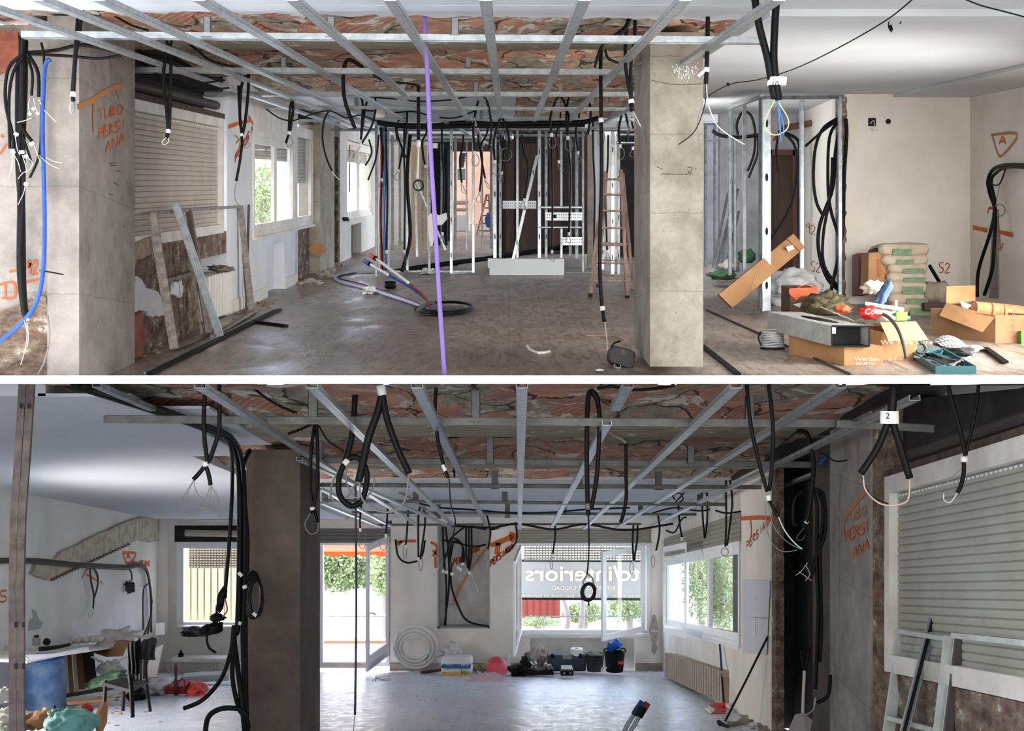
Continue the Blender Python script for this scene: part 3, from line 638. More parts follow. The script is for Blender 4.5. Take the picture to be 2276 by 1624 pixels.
# lower room: cross bars
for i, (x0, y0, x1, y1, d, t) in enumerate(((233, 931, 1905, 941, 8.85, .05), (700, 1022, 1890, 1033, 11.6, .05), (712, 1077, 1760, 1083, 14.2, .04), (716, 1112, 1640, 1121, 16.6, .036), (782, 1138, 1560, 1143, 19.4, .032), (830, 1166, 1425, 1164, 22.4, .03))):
    o = one('ceiling_crossbar', MB().chan(P(x0, y0, d), P(x1, y1, d), .06, t), shadez, 'shade-darkened zinc cross bar of the lower room ceiling frame, %s from the front' % ORD[i], 'ceiling bar', 'cross bars of the lower ceiling frame')
one('ceiling_crossbar', MB().chan(P(1860, 941, 8.8), P(2130, 955, 8.6), .06, .05), shadez, 'right end of the front zinc bar passing over the grey shutter of the lower room', 'ceiling bar')
for i, (x0, ya, yb) in enumerate(((440, 856, 1168), (690, 856, 1170), (925, 856, 1175), (1160, 856, 1175), (1395, 940, 1175), (1640, 856, 1175), (1873, 856, 1174), (2097, 884, 1170), (2319, 862, 1168))):
    def pt(y, x0=x0): t = (y-853)/458; return P(x0+(1153-x0)*t, y, 1.075*3000/(1311-y))
    one('ceiling_channel', MB().chan(pt(ya), pt(yb), .062, .03), galv, 'long bright ceiling channel running to the back of the lower room, %s from the left' % ORD[i], 'ceiling channel', 'long channels of the lower ceiling frame')
one('ceiling_channel', MB().chan(P(1396, 855, 7.6), P(1367, 908, 8.2), .062, .03), galv, 'short cut-off channel ending before the front bar of the lower room', 'ceiling channel')
one('ceiling_channel', MB().chan(P(215, 855, 7.4), P(338, 908, 8.6), .05, .03), galvd, 'grey channel beside the black pipes under the white ceiling, lower left', 'ceiling channel')
for (x0, y0, x1, y1, da, d2_, i) in ((665, 1020, 1000, 1170, 11, 22, 0), (712, 1085, 870, 1170, 14, 22, 1), (712, 1116, 850, 1172, 15.5, 23, 2)):
    one('ceiling_channel', MB().chan(P(x0, y0, da), P(x1, y1, d2_), .05, .028), galv, 'slim white-lit channel behind the lower concrete pillar, %s from the top' % ORD[i], 'ceiling channel', 'slim channels behind the lower pillar')
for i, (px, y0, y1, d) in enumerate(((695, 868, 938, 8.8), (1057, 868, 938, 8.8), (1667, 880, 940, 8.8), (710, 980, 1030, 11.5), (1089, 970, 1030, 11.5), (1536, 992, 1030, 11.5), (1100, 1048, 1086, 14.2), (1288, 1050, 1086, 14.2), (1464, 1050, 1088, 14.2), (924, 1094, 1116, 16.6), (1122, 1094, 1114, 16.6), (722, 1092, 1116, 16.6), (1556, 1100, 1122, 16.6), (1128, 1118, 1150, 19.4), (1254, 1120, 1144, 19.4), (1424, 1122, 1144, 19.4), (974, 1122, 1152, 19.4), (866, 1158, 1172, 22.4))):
    hanger(px, y0, y1, d, 'shade-darkened zinc hanger holding the lower ceiling frame, %s in order from front left' % ORD[i], 'hangers of the lower ceiling frame', .06 if d < 12 else .07, shadez)
# ================================================================ STUD PARTITIONS
def stud(px, y0, y1, d, w=.05, m=galv, px2=None, holes=True, name='wall_stud', lb='', grp=None, da=0, t=.05):
    """open C stud standing between two tracks, service holes cut out as dark slots in its web"""
    a = P(px, y1, d); b = P(px2 if px2 is not None else px, y0, d+da); mb = MB(); z = (b-a)
    s = X*w; mb.par(a-s/2, s, Y*.003, z); mb.par(a-s/2, X*.003, Y*t, z); mb.par(a+s/2-X*.003, X*.003, Y*t, z)
    mb.par(a-s/2+X*w*.3-Y*.003, X*w*.08, Y*.003, z); mb.par(a-s/2+X*w*.66-Y*.003, X*w*.08, Y*.003, z)
    o = one(name, mb, m, lb, 'metal stud', grp)
    if holes:
        L = z.length; n = max(1, int(L/.6))
        for k in range(n):
            hb = MB(); c = a+z*((k+.5)/n)-Y*.0045; hb.prism([c+X*(w*.18*math.cos(q*math.pi/5))+H*(.05*math.sin(q*math.pi/5)) for q in range(10)], Y*.002)
            hb.build('service_hole', dark, o)
    return o
G1 = 'studs of the rear partition'
lst = [(836, 278, 622, 22.2, .04), (863, 290, 606, 23.3, .035), (905, 288, 606, 23.3, .045), (954, 288, 606, 23.3, .045), (1003, 288, 607, 23.2, .05), (1052, 288, 607, 23.2, .045), (1072, 305, 555, 26, .03), (1037, 312, 555, 27, .03), (1100, 290, 573, 23.3, .06), (1112, 290, 573, 23.5, .05), (1150, 288, 573, 23.3, .045), (1199, 290, 573, 23.3, .06), (1214, 290, 573, 23.6, .05), (1248, 290, 460, 23.4, .04), (1248, 506, 573, 23.4, .04), (1296, 288, 606, 23.3, .04), (1340, 288, 600, 24.0, .05), (1362, 292, 612, 22.9, .06), (1375, 268, 612, 22.8, .05)]
for i, (px, y0, y1, d, w) in enumerate(lst):
    stud(px, y0, y1, d, w, galv if i % 3 else galvd, holes=w > .045, lb='upright galvanised stud of the rear partition in the upper room, %s from the left' % (ORD+['nineteenth'])[i], grp=G1)
for i, (px, y0, y1, d) in enumerate(((872, 300, 556, 30), (889, 305, 545, 33), (940, 310, 556, 29.5), (982, 320, 552, 30), (1012, 305, 552, 30), (1092, 300, 552, 30), (1268, 300, 570, 25.5), (1282, 296, 575, 25))):
    stud(px, y0, y1, d, .06, galvd, holes=False, lb='thin far stud of the second partition row, %s from the left' % ORD[i], grp='studs of the second partition row')
stud(1140, 345, 578, 23.0, .055, galv, 1194, lb='galvanised brace leaning diagonally across the dark opening of the rear partition')
stud(927, 380, 570, 24.0, .045, galv, 922, lb='white pole hanging from the coil loop in the rear partition', holes=False)
stud(990, 402, 555, 23.5, .04, galv, 925, holes=False, lb='galvanised brace slanting down right from the coil loop')
for i, (x0, y0, x1, y1, lb, d, n) in enumerate(((836, 600, 1055, 606, 'floor track of the rear stud partition, left part', 23.3, 'floor_track'), (1258, 604, 1400, 610, 'floor track right of the white board', 23.2, 'floor_track'), (833, 284, 1405, 290, 'head track along the top of the rear stud partition', 23.35, 'head_track'), (1199, 458, 1296, 463, 'upper noggin bar above the perforated plate', 23.3, 'noggin'), (1197, 503, 1296, 507, 'middle noggin bar between the two perforated plates', 23.3, 'noggin'), (1370, 296, 1412, 301, 'short head bar left of the concrete pillar, upper one', 22.5, 'noggin'), (1370, 314, 1412, 319, 'short head bar left of the concrete pillar, lower one', 22.5, 'noggin'), (1390, 265, 1405, 268, 'small bright bar end under the ceiling at the pillar', 20, 'noggin'))):
    mb = MB(); mb.pb(x0, y0, x1, y1, d, .004); mb.pb(x0, y0, x1, y0+1, d, .06); mb.pb(x0, y1-1, x1, y1, d, .06); one(n, mb, galvd if n == 'floor_track' else galv, lb, 'metal track')
q = N('perforated_zinc'); co = q.co('Object'); s_ = q.n('SeparateXYZ'); q.l(co, s_.inputs[0]); res = []
for i, per in ((0, .04), (2, .05)):
    m = q.n('Math', operation='PINGPONG'); m.inputs[1].default_value = per/2; q.l(s_.outputs[i], m.inputs[0]); c = q.n('Math', operation='LESS_THAN'); c.inputs[1].default_value = per*.16; q.l(m.outputs[0], c.inputs[0]); res.append(c.outputs[0])
mm = q.n('Math', operation='MULTIPLY'); q.l(res[0], mm.inputs[0]); q.l(res[1], mm.inputs[1]); q.col(q.mix(mm.outputs[0], sr(222, 226, 228), sr(40, 40, 40))); q.b.inputs['Metallic'].default_value = .4; q.b.inputs['Roughness'].default_value = .4; perfz = q.m
def perfplate(x0, y0, x1, y1, d, lb, hole=None):
    o = one('perforated_plate', MB().pb(x0, y0, x1, y1, d, .01), perfz, lb, 'mounting plate')
    if hole: hb = MB(); c0 = P(hole[0], hole[3], d-.003); c1 = P(hole[2], hole[1], d-.003); hb.par(c0, X*(c1.x-c0.x), Y*.001, H*(c1.z-c0.z)); hb.build('square_hole', dark, o)
perfplate(1212, 472, 1294, 490, 23.2, 'wide perforated zinc plate with a square hole between studs', (1229, 477, 1237, 485))
perfplate(1250, 527, 1294, 545, 23.2, 'small perforated zinc plate low on the rear partition')
perfplate(1117, 446, 1192, 464, 24.5, 'pale plate behind the diagonal brace of the rear partition')
# right closet frame of the upper room
G2 = 'studs of the closet frame'
for i, (px, y0, y1, d, w) in enumerate(((1569, 278, 600, 25.0, .05), (1589, 278, 598, 25.2, .04), (1623, 238, 612, 19.2, .05), (1634, 262, 600, 20.4, .04), (1655, 228, 600, 18.2, .05), (1692, 214, 690, 16.4, .05), (1704, 214, 694, 16.2, .105), (1783, 214, 640, 17.0, .05), (1868, 214, 672, 17.0, .045), (1861, 216, 600, 17.6, .03))):
    stud(px, y0, y1, d, w, galv if px in (1704, 1783, 1868) else galvd, lb='galvanised stud of the closet frame right of the pillar, %s from the left' % ORD[i], grp=G2, holes=w > .08)
for x0, y0, x1, y1, da, d2_, lb, n in ((1620, 241, 1694, 214, 19.2, 16.3, 'sloping head track of the closet frame running back along its left side', 'head_track'), (1697, 217, 1872, 216, 16.1, 17.1, 'front head track of the closet frame under the white ceiling', 'head_track'), (1566, 276, 1632, 274, 25, 24, 'far head track of the hall left of the closet frame', 'head_track'), (1566, 312, 1622, 311, 25, 25, 'thin horizontal bar of the dark hall behind the pillar', 'noggin'), (1700, 694, 1760, 696, 16.2, 16.3, 'floor track of the closet frame under the white sack', 'floor_track')):
    one(n, MB().bar(P(x0, y0, da), P(x1, y1, d2_), .05, .04), galvd, lb, 'metal track')
for i, (xa_, ya_, xb, yb) in enumerate(((1585, 595, 1618, 430), (1592, 600, 1628, 455), (1600, 604, 1640, 420), (1610, 604, 1642, 470), (1640, 604, 1625, 400))):
    one('loose_profile', MB().chan(P(xa_, ya_, 20.6), P(xb, yb, 21.4), .04, .03, Y), galvd, 'loose zinc profile leaning in the hall corner, %s from the left' % ORD[i], 'metal profile', 'loose profiles leaning in the hall')
# ================================================================ CABLES AND TUBES
def ppts(pts, d): return [P(p[0], p[1], p[2] if len(p) > 2 else d) for p in pts]
def cab(label, d, tubes, cat='cable', group=None, name='hanging_cable'):
    """tubes: (points in picture order, half width in picture px, material, part name); first is the sheath"""
    if len(tubes) == 1:
        t = tubes[0]; return one(name, MB().tube(ppts(t[0], d), t[1]*d/F, 8), t[2], label, cat, group, smooth=True)
    base = ppts(tubes[0][0], d)[0]; th = thing(name, label, cat, base, group)
    for t in tubes: MB().tube(ppts(t[0], t[4] if len(t) > 4 else d), t[1]*d/F, 8).build(t[3], t[2], th, smooth=True)
    return th
def ring(cx, cy, rx, ry, n=10, tilt=0, a0=0, a1=360):
    return [(cx+rx*math.cos(math.radians(a0+(a1-a0)*i/n))+tilt*math.sin(math.radians(a0+(a1-a0)*i/n)), cy+ry*math.sin(math.radians(a0+(a1-a0)*i/n))) for i in range(n+1)]
K, Wt, Wg, Ww = black, white, wireg, wirew
SH, TP, WR = 'sheath', 'label_tape', 'wire'
# --- upper room, front row
cab('black cable pair hanging before the orange-marked column at far left, white tape at its end', 9.6, [([(186, -5), (178, 60), (168, 130), (163, 208)], 4.5, K, SH), ([(172, 40), (166, 120), (160, 205)], 3.5, K, SH), ([(163, 204), (162, 215)], 6.5, Wt, TP), ([(162, 214), (163, 225)], 5, K, SH), ([(158, 226), (155, 240), (158, 252)], 1.2, Ww, WR), ([(163, 226), (166, 240), (164, 250)], 1.2, wireb, WR), ([(165, 224), (168, 240), (162, 251)], 1.2, wireg, WR)])
cab('black cable sagging from the top edge over the brick at far left', 9.3, [([(62, -8), (80, 4), (110, 12), (140, 8), (166, -6)], 3.5, K, SH)])
cab('thin black cable running from the hanging pair to the second bar, over the brick', 10.2, [([(186, 3), (210, 8), (250, 32), (290, 55), (330, 68)], 2.6, K, SH)])
cab('black cable loop hanging in front of the cream roller shutter, metal ring at its end', 10.8, [([(372, 98), (367, 130), (363, 180), (370, 240), (374, 288)], 4, K, SH), ([(378, 98), (380, 150), (378, 230), (376, 288)], 4, K, SH), ([(358, 84), (370, 90), (373, 106)], 3, K, SH), ([(400, 84), (384, 88), (376, 106)], 3, K, SH), ([(374, 287), (374, 296)], 5.5, Wt, TP), ([(373, 296), (371, 306)], 4.5, K, SH), ([(370, 304), (360, 316), (366, 321), (375, 314), (374, 304)], 1.2, Ww, WR)])
cab('black cable arching from the shutter loop to the third bar', 11.6, [([(396, 85), (430, 105), (470, 135), (520, 148)], 2.4, K, SH)])
cab('black cable pair with white tape at the orange tree mark, left of the first window', 12.6, [([(548, 168), (537, 190), (533, 250), (537, 296)], 3.5, K, SH), ([(552, 160), (552, 200), (545, 270), (539, 298)], 3.5, K, SH), ([(530, 190), (532, 240), (536, 290)], 3, K, SH), ([(536, 297), (537, 303)], 5.5, Wt, TP), ([(537, 303), (538, 320), (533, 360), (525, 402)], 3, K, SH), ([(525, 402), (522, 440), (533, 456)], .8, Wg, WR), ([(545, 310), (556, 322), (544, 330), (550, 316)], .7, Wg, WR)])
cab('black cable pair hanging before the first open window, thin ring below', 15.5, [([(652, 216), (645, 240), (642, 290)], 3, K, SH), ([(651, 222), (651, 250), (645, 292)], 3, K, SH), ([(643, 292), (642, 299)], 4, Wt, TP), ([(642, 298), (635, 318)], 3, K, SH), ([(636, 316), (640, 326), (650, 318), (645, 302)], .8, Wg, WR)])
cab('thick black conduit curving down from the third bar, cut end above the windows', 12.2, [([(806, 150), (785, 136), (772, 134), (765, 150), (763, 180), (765, 215), (775, 250), (789, 285)], 4.2, K, SH)])
cab('thin black cable running right along the upper brick ceiling', 13, [([(806, 150), (850, 178), (890, 184), (928, 190), (932, 205)], 2.2, K, SH)])
cab('long straight black conduit hanging through the stud partition to a coil ring', 17.0, [([(930, 190), (930, 250), (930, 318)], 4, K, SH), ([(930, 312), (930, 326)], 4.6, Wt, TP), ([(930, 326), (929, 360), (928, 398)], 2.6, wirew, WR)])
cab('dark coil ring hanging among the studs under the straight conduit', 17.0, [(ring(930, 412, 11, 11, 10), 1.6, K, 'coil'), (ring(929, 411, 9, 12, 10), 1.2, MATS.get('x') or M('green_cable', sr(50, 74, 60), .5), 'coil')])
cab('black cable loop at the rear left with thin white rings under it', 18, [([(820, 215), (812, 240), (802, 310)], 2.6, K, SH), ([(800, 214), (806, 232), (803, 300)], 2.6, K, SH), ([(833, 212), (835, 240), (826, 280), (803, 320)], 2.4, K, SH), ([(802, 316), (802, 326)], 3.4, Wt, TP), ([(802, 326), (780, 345), (778, 364), (795, 370), (806, 350)], .9, Ww, WR), ([(800, 328), (788, 355), (798, 366), (808, 345)], .9, Ww, WR)])
cab('thin black cable sweeping down before the grey wall column near the second window', 17.2, [([(730, 248), (720, 270), (717, 310), (725, 350), (738, 380)], 2.2, K, SH), ([(738, 381), (748, 394), (756, 400)], .8, Ww, WR)])
cab('black cable tangle left of the partition hanging to a white tag', 20, [([(820, 310), (826, 340), (812, 368)], 2, K, SH), ([(842, 300), (836, 350), (818, 400)], 2, K, SH)])
cab('long thin black cable sagging under the white rear ceiling of the upper room', 17.4, [([(706, 213), (760, 208), (820, 215), (880, 220), (930, 225), (1000, 222), (1060, 212), (1085, 230), (1092, 300)], 1.8, K, SH)])
cab('second thin black cable sagging under the white rear ceiling, below the long one', 19.4, [([(810, 245), (870, 250), (920, 248), (960, 258), (1010, 262), (1056, 246)], 1.8, K, SH)])
cab('thin black cable waving over the first windows under the ceiling', 15.8, [([(592, 242), (620, 262), (650, 268), (680, 258), (730, 246), (770, 262), (800, 256), (840, 270)], 1.6, K, SH)])
cab('black cable hanging from the rear bars to the central studs', 20.5, [([(900, 262), (885, 270), (884, 300), (900, 345), (910, 358)], 2, K, SH), ([(905, 250), (903, 290), (896, 350)], 2.4, K, SH)])
cab('violet plastic tube standing from floor to ceiling in front of the upper room', 9.7, [([(940, -25), (948, 120), (957, 330), (966, 480), (975, 640), (988, 834.5)], 5, purple, SH)], 'tube', name='violet_tube')
# heavy black trunk over the partition
cab('thick black cable trunk lying across the rear bars above the stud partition', 20.6, [([(838, 272), (890, 278), (960, 279), (1030, 273), (1100, 276), (1180, 274), (1290, 272), (1330, 262)], 5.5, K, SH), ([(850, 277), (930, 283), (1060, 280), (1160, 281), (1300, 279)], 4, K, SH)], name='cable_bundle')
rr = random.Random(11)
lab = ['left of the blue stud', 'beside the blue stud', 'in the second stud bay', 'in the third stud bay', 'left of the violet tube', 'right of the violet tube', 'before the salmon wall', 'before the far ladder', 'beside the double studs', 'in the dark bay', 'in the dark bay right of the brace', 'behind the perforated plates', 'above the perforated plates', 'in the last dark bay', 'beside the grey post', 'left of the stepladder', 'behind the stepladder', 'right of the stepladder']
for i, (x, y0, y1, sw) in enumerate(((846, 275, 400, 6), (858, 280, 560, 3), (880, 282, 380, 14), (898, 280, 560, 2), (950, 270, 370, -12), (982, 280, 520, 4), (1030, 300, 410, -8), (1062, 280, 430, 10), (1086, 262, 400, -18), (1112, 300, 385, 8), (1160, 300, 445, 14), (1226, 288, 560, 2), (1246, 250, 360, -10), (1262, 262, 520, 6), (1288, 240, 340, -8), (1318, 260, 600, 4), (1352, 300, 560, -6), (1404, 258, 330, 6))):
    d = 22.6+rr.uniform(-.6, .5); m1 = (y0+y1)/2
    cab('black cable drooping %s of the rear partition' % lab[i], d, [([(x, y0), (x+sw*.2, (y0+m1)/2), (x+sw, m1), (x+sw*.4, y1)], 2.2, K, SH), ([(x+sw*.4, y1-4), (x+sw*.4, y1+3)], 2.8, Wt, TP), ([(x+sw*.4, y1), (x-4, y1+14), (x+6, y1+20), (x+sw*.4+1, y1+2)], .7, Wg, WR)], group='cables drooping in the rear partition')
for x0, x1, y0, y1, lb in ((1100, 1130, 262, 360, 'round black loop at the top of the dark bay, left'), (1226, 1262, 214, 300, 'black arch of cable over the right bays'), (1262, 1310, 168, 306, 'tall narrow black loop left of the pillar conduits'), (1055, 1090, 205, 340, 'black arch of cable above the central studs'), (1378, 1395, 246, 325, 'small black loop just left of the concrete pillar')):
    cab(lb, 19.5, [([(x0, y1), (x0-2, (y0+y1)/2), ((x0+x1)/2, y0), (x1+2, (y0+y1)/2), (x1-3, y1-10)], 2.6, K, SH), ([(x0, y1-4), (x0, y1+4)], 3.6, Wt, TP), (ring(x0+2, y1+16, 8, 13), .9, Wg, WR)])
cab('small coil of grey cable hanging in the dark bay of the partition', 22.4, [(ring(1124, 344, 13, 14), 1.4, wireg, 'coil'), (ring(1126, 346, 10, 15), 1.2, K, 'coil')])
# red, blue and white water pipes left in the partition
for i, (x, m, lb) in enumerate(((846, red, 'red water pipe'), (853, wireb, 'light blue water pipe'), (857, M('dark_blue_pipe', sr(40, 60, 130), .5), 'dark blue water pipe'), (841, framew, 'white water pipe'), (849, K, 'black sleeved water pipe'))):
    cab(lb+' running upright between the first studs of the partition', 22.7, [([(x, 282), (x+1, 380), (x-2, 480), (x+2, 600)], 1.7, m, SH)], 'pipe', name='water_pipe')
cab('black conduit falling in the third stud bay and bending along the floor', 22.9, [([(912, 300), (905, 400), (912, 520), (900, 580), (893, 604)], 4, K, SH)], name='conduit')
# --- conduits left of the pillar
cab('black conduit dropping beside the pillar to the floor tool case, white tape near its end', 12.2, [([(1382, 92), (1350, 98), (1336, 112), (1336, 250), (1337, 400), (1333, 540), (1335, 640), (1343, 715)], 4.4, K, SH), ([(1338, 680), (1340, 690)], 5.6, Wt, TP), ([(1344, 714), (1349, 760), (1350, 800)], 1.5, M('beige_wire', sr(196, 170, 150), .5), WR), ([(1335, 262), (1337, 272)], 5.5, Wt, TP), ([(1337, 272), (1328, 310), (1337, 328), (1344, 305), (1338, 275)], .8, Wg, WR)])
cab('black cables fanning from the top edge down the ceiling left of the pillar', 10.4, [([(1446, -4), (1430, 12), (1405, 25), (1392, 60), (1375, 76)], 5.5, K, SH), ([(1440, 0), (1408, 30), (1390, 60), (1340, 100), (1322, 150)], 3.4, K, SH), ([(1345, 110), (1352, 130), (1375, 140)], 3, K, SH)])
cab('black loop hanging just left of the pillar with a white tape and loose grey wires', 10.5, [([(1402, 30), (1392, 70), (1390, 140), (1397, 190), (1404, 222)], 4, K, SH), ([(1412, 30), (1410, 90), (1402, 150), (1404, 222)], 4, K, SH), ([(1402, 221), (1404, 229)], 6.5, Wt, TP), ([(1403, 229), (1406, 247)], 5.5, K, SH), ([(1406, 247), (1412, 268), (1428, 286)], .9, Wg, WR), ([(1408, 247), (1398, 270), (1404, 290), (1414, 280)], .9, Wg, WR), ([(1407, 247), (1416, 265), (1424, 280)], .9, Ww, WR)])
cab('black conduit hanging before the right edge of the pillar, torn white label', 9.6, [([(1573, -8), (1573, 60), (1571, 140), (1569, 186)], 5, K, SH), ([(1571, 150), (1570, 160)], 6.6, Wt, TP), ([(1567, 157), (1557, 165), (1552, 170)], 4, Wt, 'torn_label'), ([(1569, 186), (1567, 230), (1545, 290), (1508, 321)], 1.2, K, WR), ([(1570, 186), (1574, 230), (1592, 275), (1620, 300), (1655, 321)], 1.5, Ww, WR), ([(1568, 215), (1550, 270), (1556, 330), (1562, 345)], .7, Wg, WR)])
t = cab('pair of thick corrugated tubes joined by a white label reading 10, with coloured wires below', 8.7, [([(1677, -8), (1688, 60), (1706, 130), (1716, 190), (1722, 218)], 8.5, K, SH), ([(1726, -8), (1722, 60), (1720, 130), (1726, 190), (1731, 222)], 8.5, K, SH), ([(1722, 222), (1704, 260), (1702, 285), (1722, 300), (1748, 288), (1752, 265), (1735, 235), (1728, 222)], 1.4, M('yellow_wire', sr(206, 206, 160), .4), WR), ([(1728, 222), (1732, 260), (1736, 315)], 2, wireb, WR), ([(1726, 224), (1740, 270), (1742, 300)], 1.6, wireb, WR), ([(1730, 222), (1724, 270), (1734, 318)], 1.0, M('brown_wire', sr(110, 80, 60), .5), WR)])
mb = MB(); c = P(1726, 190, 8.7); mb.lathe(c, [(.062, 0), (.062, .052)], 18, H+X*.12, .62); lt = mb.build('label_tape', white, t, smooth=False)
MB().par(P(1738, 188, 8.69), X*.026, Y*.003, H*.03).build('label_tail', white, t); text('10', P(1713, 192, 8.645), X*.05, H*.05+X*.008, rub, t)
# ceiling line on the right
cab('thin black cable strung along the right white ceiling with a small dangling connector', 9.5, [([(2040, -12, 8.2), (1977, 40, 8.9), (1890, 92, 9.8), (1800, 138, 11), (1740, 162, 12), (1680, 178, 13), (1620, 188, 13.6), (1566, 218, 14.5)], 1.6, K, SH), ([(2043, -6), (2015, 30), (2000, 53)], 1.5, K, SH), ([(1977, 42), (1975, 60), (1982, 72)], 1.5, K, SH), ([(1978, 56), (1982, 68)], 4, rub, 'connector'), ([(1983, 70), (1991, 78)], 1.2, Ww, WR), ([(1616, 185), (1621, 190)], 3, rub, 'clip')], name='ceiling_cable')
cab('thin black cable crossing the upper right corner of the white ceiling', 8.6, [([(2135, -6), (2180, 12), (2230, 25), (2290, 41)], 1.8, K, SH)], name='ceiling_cable')
# right wall bundle
def ppts(pts, d): return [P(q[0], q[1], (5.74-(.0 if q[1] < 500 else .06))*F/(q[0]-1131)) for q in pts]
cab('thick black cable bundle coming round the right wall corner and falling to the floor', 15.8, [([(2290, 367), (2235, 367), (2208, 376), (2196, 400), (2200, 430), (2212, 470), (2210, 540), (2205, 600), (2188, 655)], 4.2, K, SH), ([(2290, 372), (2240, 371), (2214, 384), (2203, 405), (2212, 460), (2200, 520), (2175, 600), (2172, 660)], 4, K, SH), ([(2196, 400), (2206, 410), (2222, 408), (2236, 372)], 1.8, K, SH), (ring(2221, 467, 13, 13, 10), 1.4, wireg, 'wire_coil'), ([(2190, 540), (2188, 553)], 4.5, Wt, TP), ([(2222, 414), (2216, 440), (2214, 460)], 1, Wg, WR)], name='cable_bundle')
def ppts(pts, d): return [P(p[0], p[1], p[2] if len(p) > 2 else d) for p in pts]
# closet cables
for i, (pts, r, lb) in enumerate((
    ([(1864, 262), (1830, 285), (1812, 330), (1808, 400), (1815, 450), (1830, 480)], 3.6, 'black tube bowing from the broken wall edge, outermost left in the closet'),
    ([(1868, 266), (1845, 300), (1840, 380), (1845, 460), (1870, 540)], 3.6, 'black tube falling straight then right inside the closet'),
    ([(1872, 268), (1858, 330), (1850, 420), (1822, 500), (1820, 560), (1840, 620), (1872, 650)], 4.2, 'black tube with the widest bow to the closet floor'),
    ([(1850, 350), (1846, 430), (1830, 520), (1832, 590), (1866, 640)], 3.4, 'black tube beside the widest bow inside the closet'),
    ([(1880, 264), (1882, 300), (1876, 400), (1872, 520), (1846, 650)], 4, 'black tube over the broken wall edge running down to the floor left'),
    ([(1790, 325), (1830, 290), (1862, 268)], 3, 'black tube slanting up from the bright stud to the broken edge'),
    ([(1730, 290), (1725, 340), (1728, 380)], 2.6, 'short black tube before the brown door lintel'),
    ([(1745, 295), (1772, 310), (1777, 340), (1775, 440), (1776, 560)], 3.6, 'black tube arching over the brown door and falling at its right'),
    ([(1738, 292), (1768, 330), (1766, 420), (1745, 480), (1712, 530)], 3, 'black tube crossing the brown door diagonally'),
    ([(1640, 300), (1638, 275), (1650, 250), (1668, 255), (1678, 290), (1676, 340), (1662, 380)], 2.8, 'black loop between the two left studs of the closet'),
    ([(1684, 300), (1684, 340), (1672, 375), (1664, 395)], 2.6, 'black cable tail at the left studs of the closet'),
    ([(1583, 290), (1600, 300), (1640, 305), (1700, 298)], 4, 'black cable running level through the hall toward the closet'))):
    cab(lb, 17.3-.035*i if i < 6 else 20.4-.1*(i-6), [(pts, r, K, SH)], name='corrugated_tube')
# --- far left bundle of the upper room
t = thing('cable_bundle', 'heavy black cable bundle hanging down the left edge of the upper room', 'cable', P(48, 90, 9.9))
for i, pts in enumerate(([(52, 70), (50, 200), (44, 350), (44, 520), (48, 640), (57, 712)], [(46, 80), (44, 210), (38, 340), (46, 480), (50, 620), (58, 705)], [(58, 90), (56, 220), (50, 360), (52, 500), (54, 640), (60, 712)], [(60, 70), (50, 130), (52, 400), (45, 560), (52, 690)], [(40, 130), (38, 260), (43, 420), (42, 600), (53, 700)])):
    MB().tube(ppts(pts, 9.9+.02*(i % 3)), .017, 8).build('sheath', K, t, smooth=True)
for pts, r in (([(50, 122), (22, 145), (12, 190), (14, 240), (28, 300), (30, 330)], .013), ([(52, 125), (30, 160), (20, 220), (22, 330)], .012), ([(62, 120), (84, 160), (86, 215)], .014), ([(62, 130), (72, 165), (70, 212)], .011), ([(92, 95), (98, 140), (92, 250), (88, 340), (66, 395)], .010), ([(44, 275), (60, 300), (75, 318)], .013), ([(50, 300), (60, 330), (70, 360)], .009)):
    MB().tube(ppts(pts, 9.85), r, 8).build('sheath', K, t, smooth=True)
for x0, y0, x1, y1 in ((32, 296, 40, 300), (66, 322, 76, 316), (44, 338, 54, 338), (26, 335, 32, 340), (54, 348, 62, 346), (54, 408, 62, 410), (56, 710, 64, 708), (72, 240, 76, 244), (64, 251, 68, 255), (82, 250, 86, 254)):
    MB().tube(ppts([(x0, y0), (x1, y1)], 9.8), .013, 8, 0).build('label_tape', white, t)
for pts in ([(28, 340), (26, 370), (19, 395)], [(30, 342), (40, 360), (46, 382)], [(50, 345), (56, 365), (60, 384)], [(76, 325), (84, 345), (90, 360)], [(70, 262), (55, 268), (38, 272)], [(86, 220), (92, 232)], [(98, 245), (112, 258), (125, 272)], [(62, 350), (72, 362), (66, 376), (50, 385), (40, 398)], [(92, 350), (110, 365), (132, 375)], [(104, 350), (118, 358), (138, 362)], [(56, 412), (52, 430), (40, 455)], [(66, 218), (63, 236), (66, 250)], [(74, 218), (78, 236), (84, 252)], [(54, 712), (60, 740), (56, 775), (46, 810)], [(60, 715), (63, 745), (61, 770)], [(34, 300), (38, 330), (44, 345)]):
    MB().tube(ppts(pts, 9.78), .0028, 6).build('wire', Ww, t)
for pts in ([(62, 352), (64, 372), (70, 382)], [(88, 345), (92, 365), (88, 380)]): MB().tube(ppts(pts, 9.78), .003, 6).build('wire', M('green_wire', sr(120, 140, 90), .5), t)
cab('bright blue conduit bending from the top left column down to the left edge', 9.8, [([(112, 132), (100, 150), (95, 250), (95, 320), (98, 430), (98, 560), (88, 650), (60, 705), (0, 758), (-30, 775)], 5, blue, SH)], 'conduit', name='blue_conduit')
cab('blue conduit lying over the top of the left column and the shutter box', 11.6, [([(130, 112), (160, 98), (200, 108), (250, 108), (290, 118), (340, 138), (372, 146)], 4, blue, SH)], 'conduit', name='blue_conduit')
cab('black cables lying level over the top of the left column', 10.0, [([(48, 118), (120, 112), (180, 100), (240, 110), (300, 122)], 4, K, SH), ([(60, 120), (150, 124), (220, 130), (280, 120)], 3.2, K, SH)])
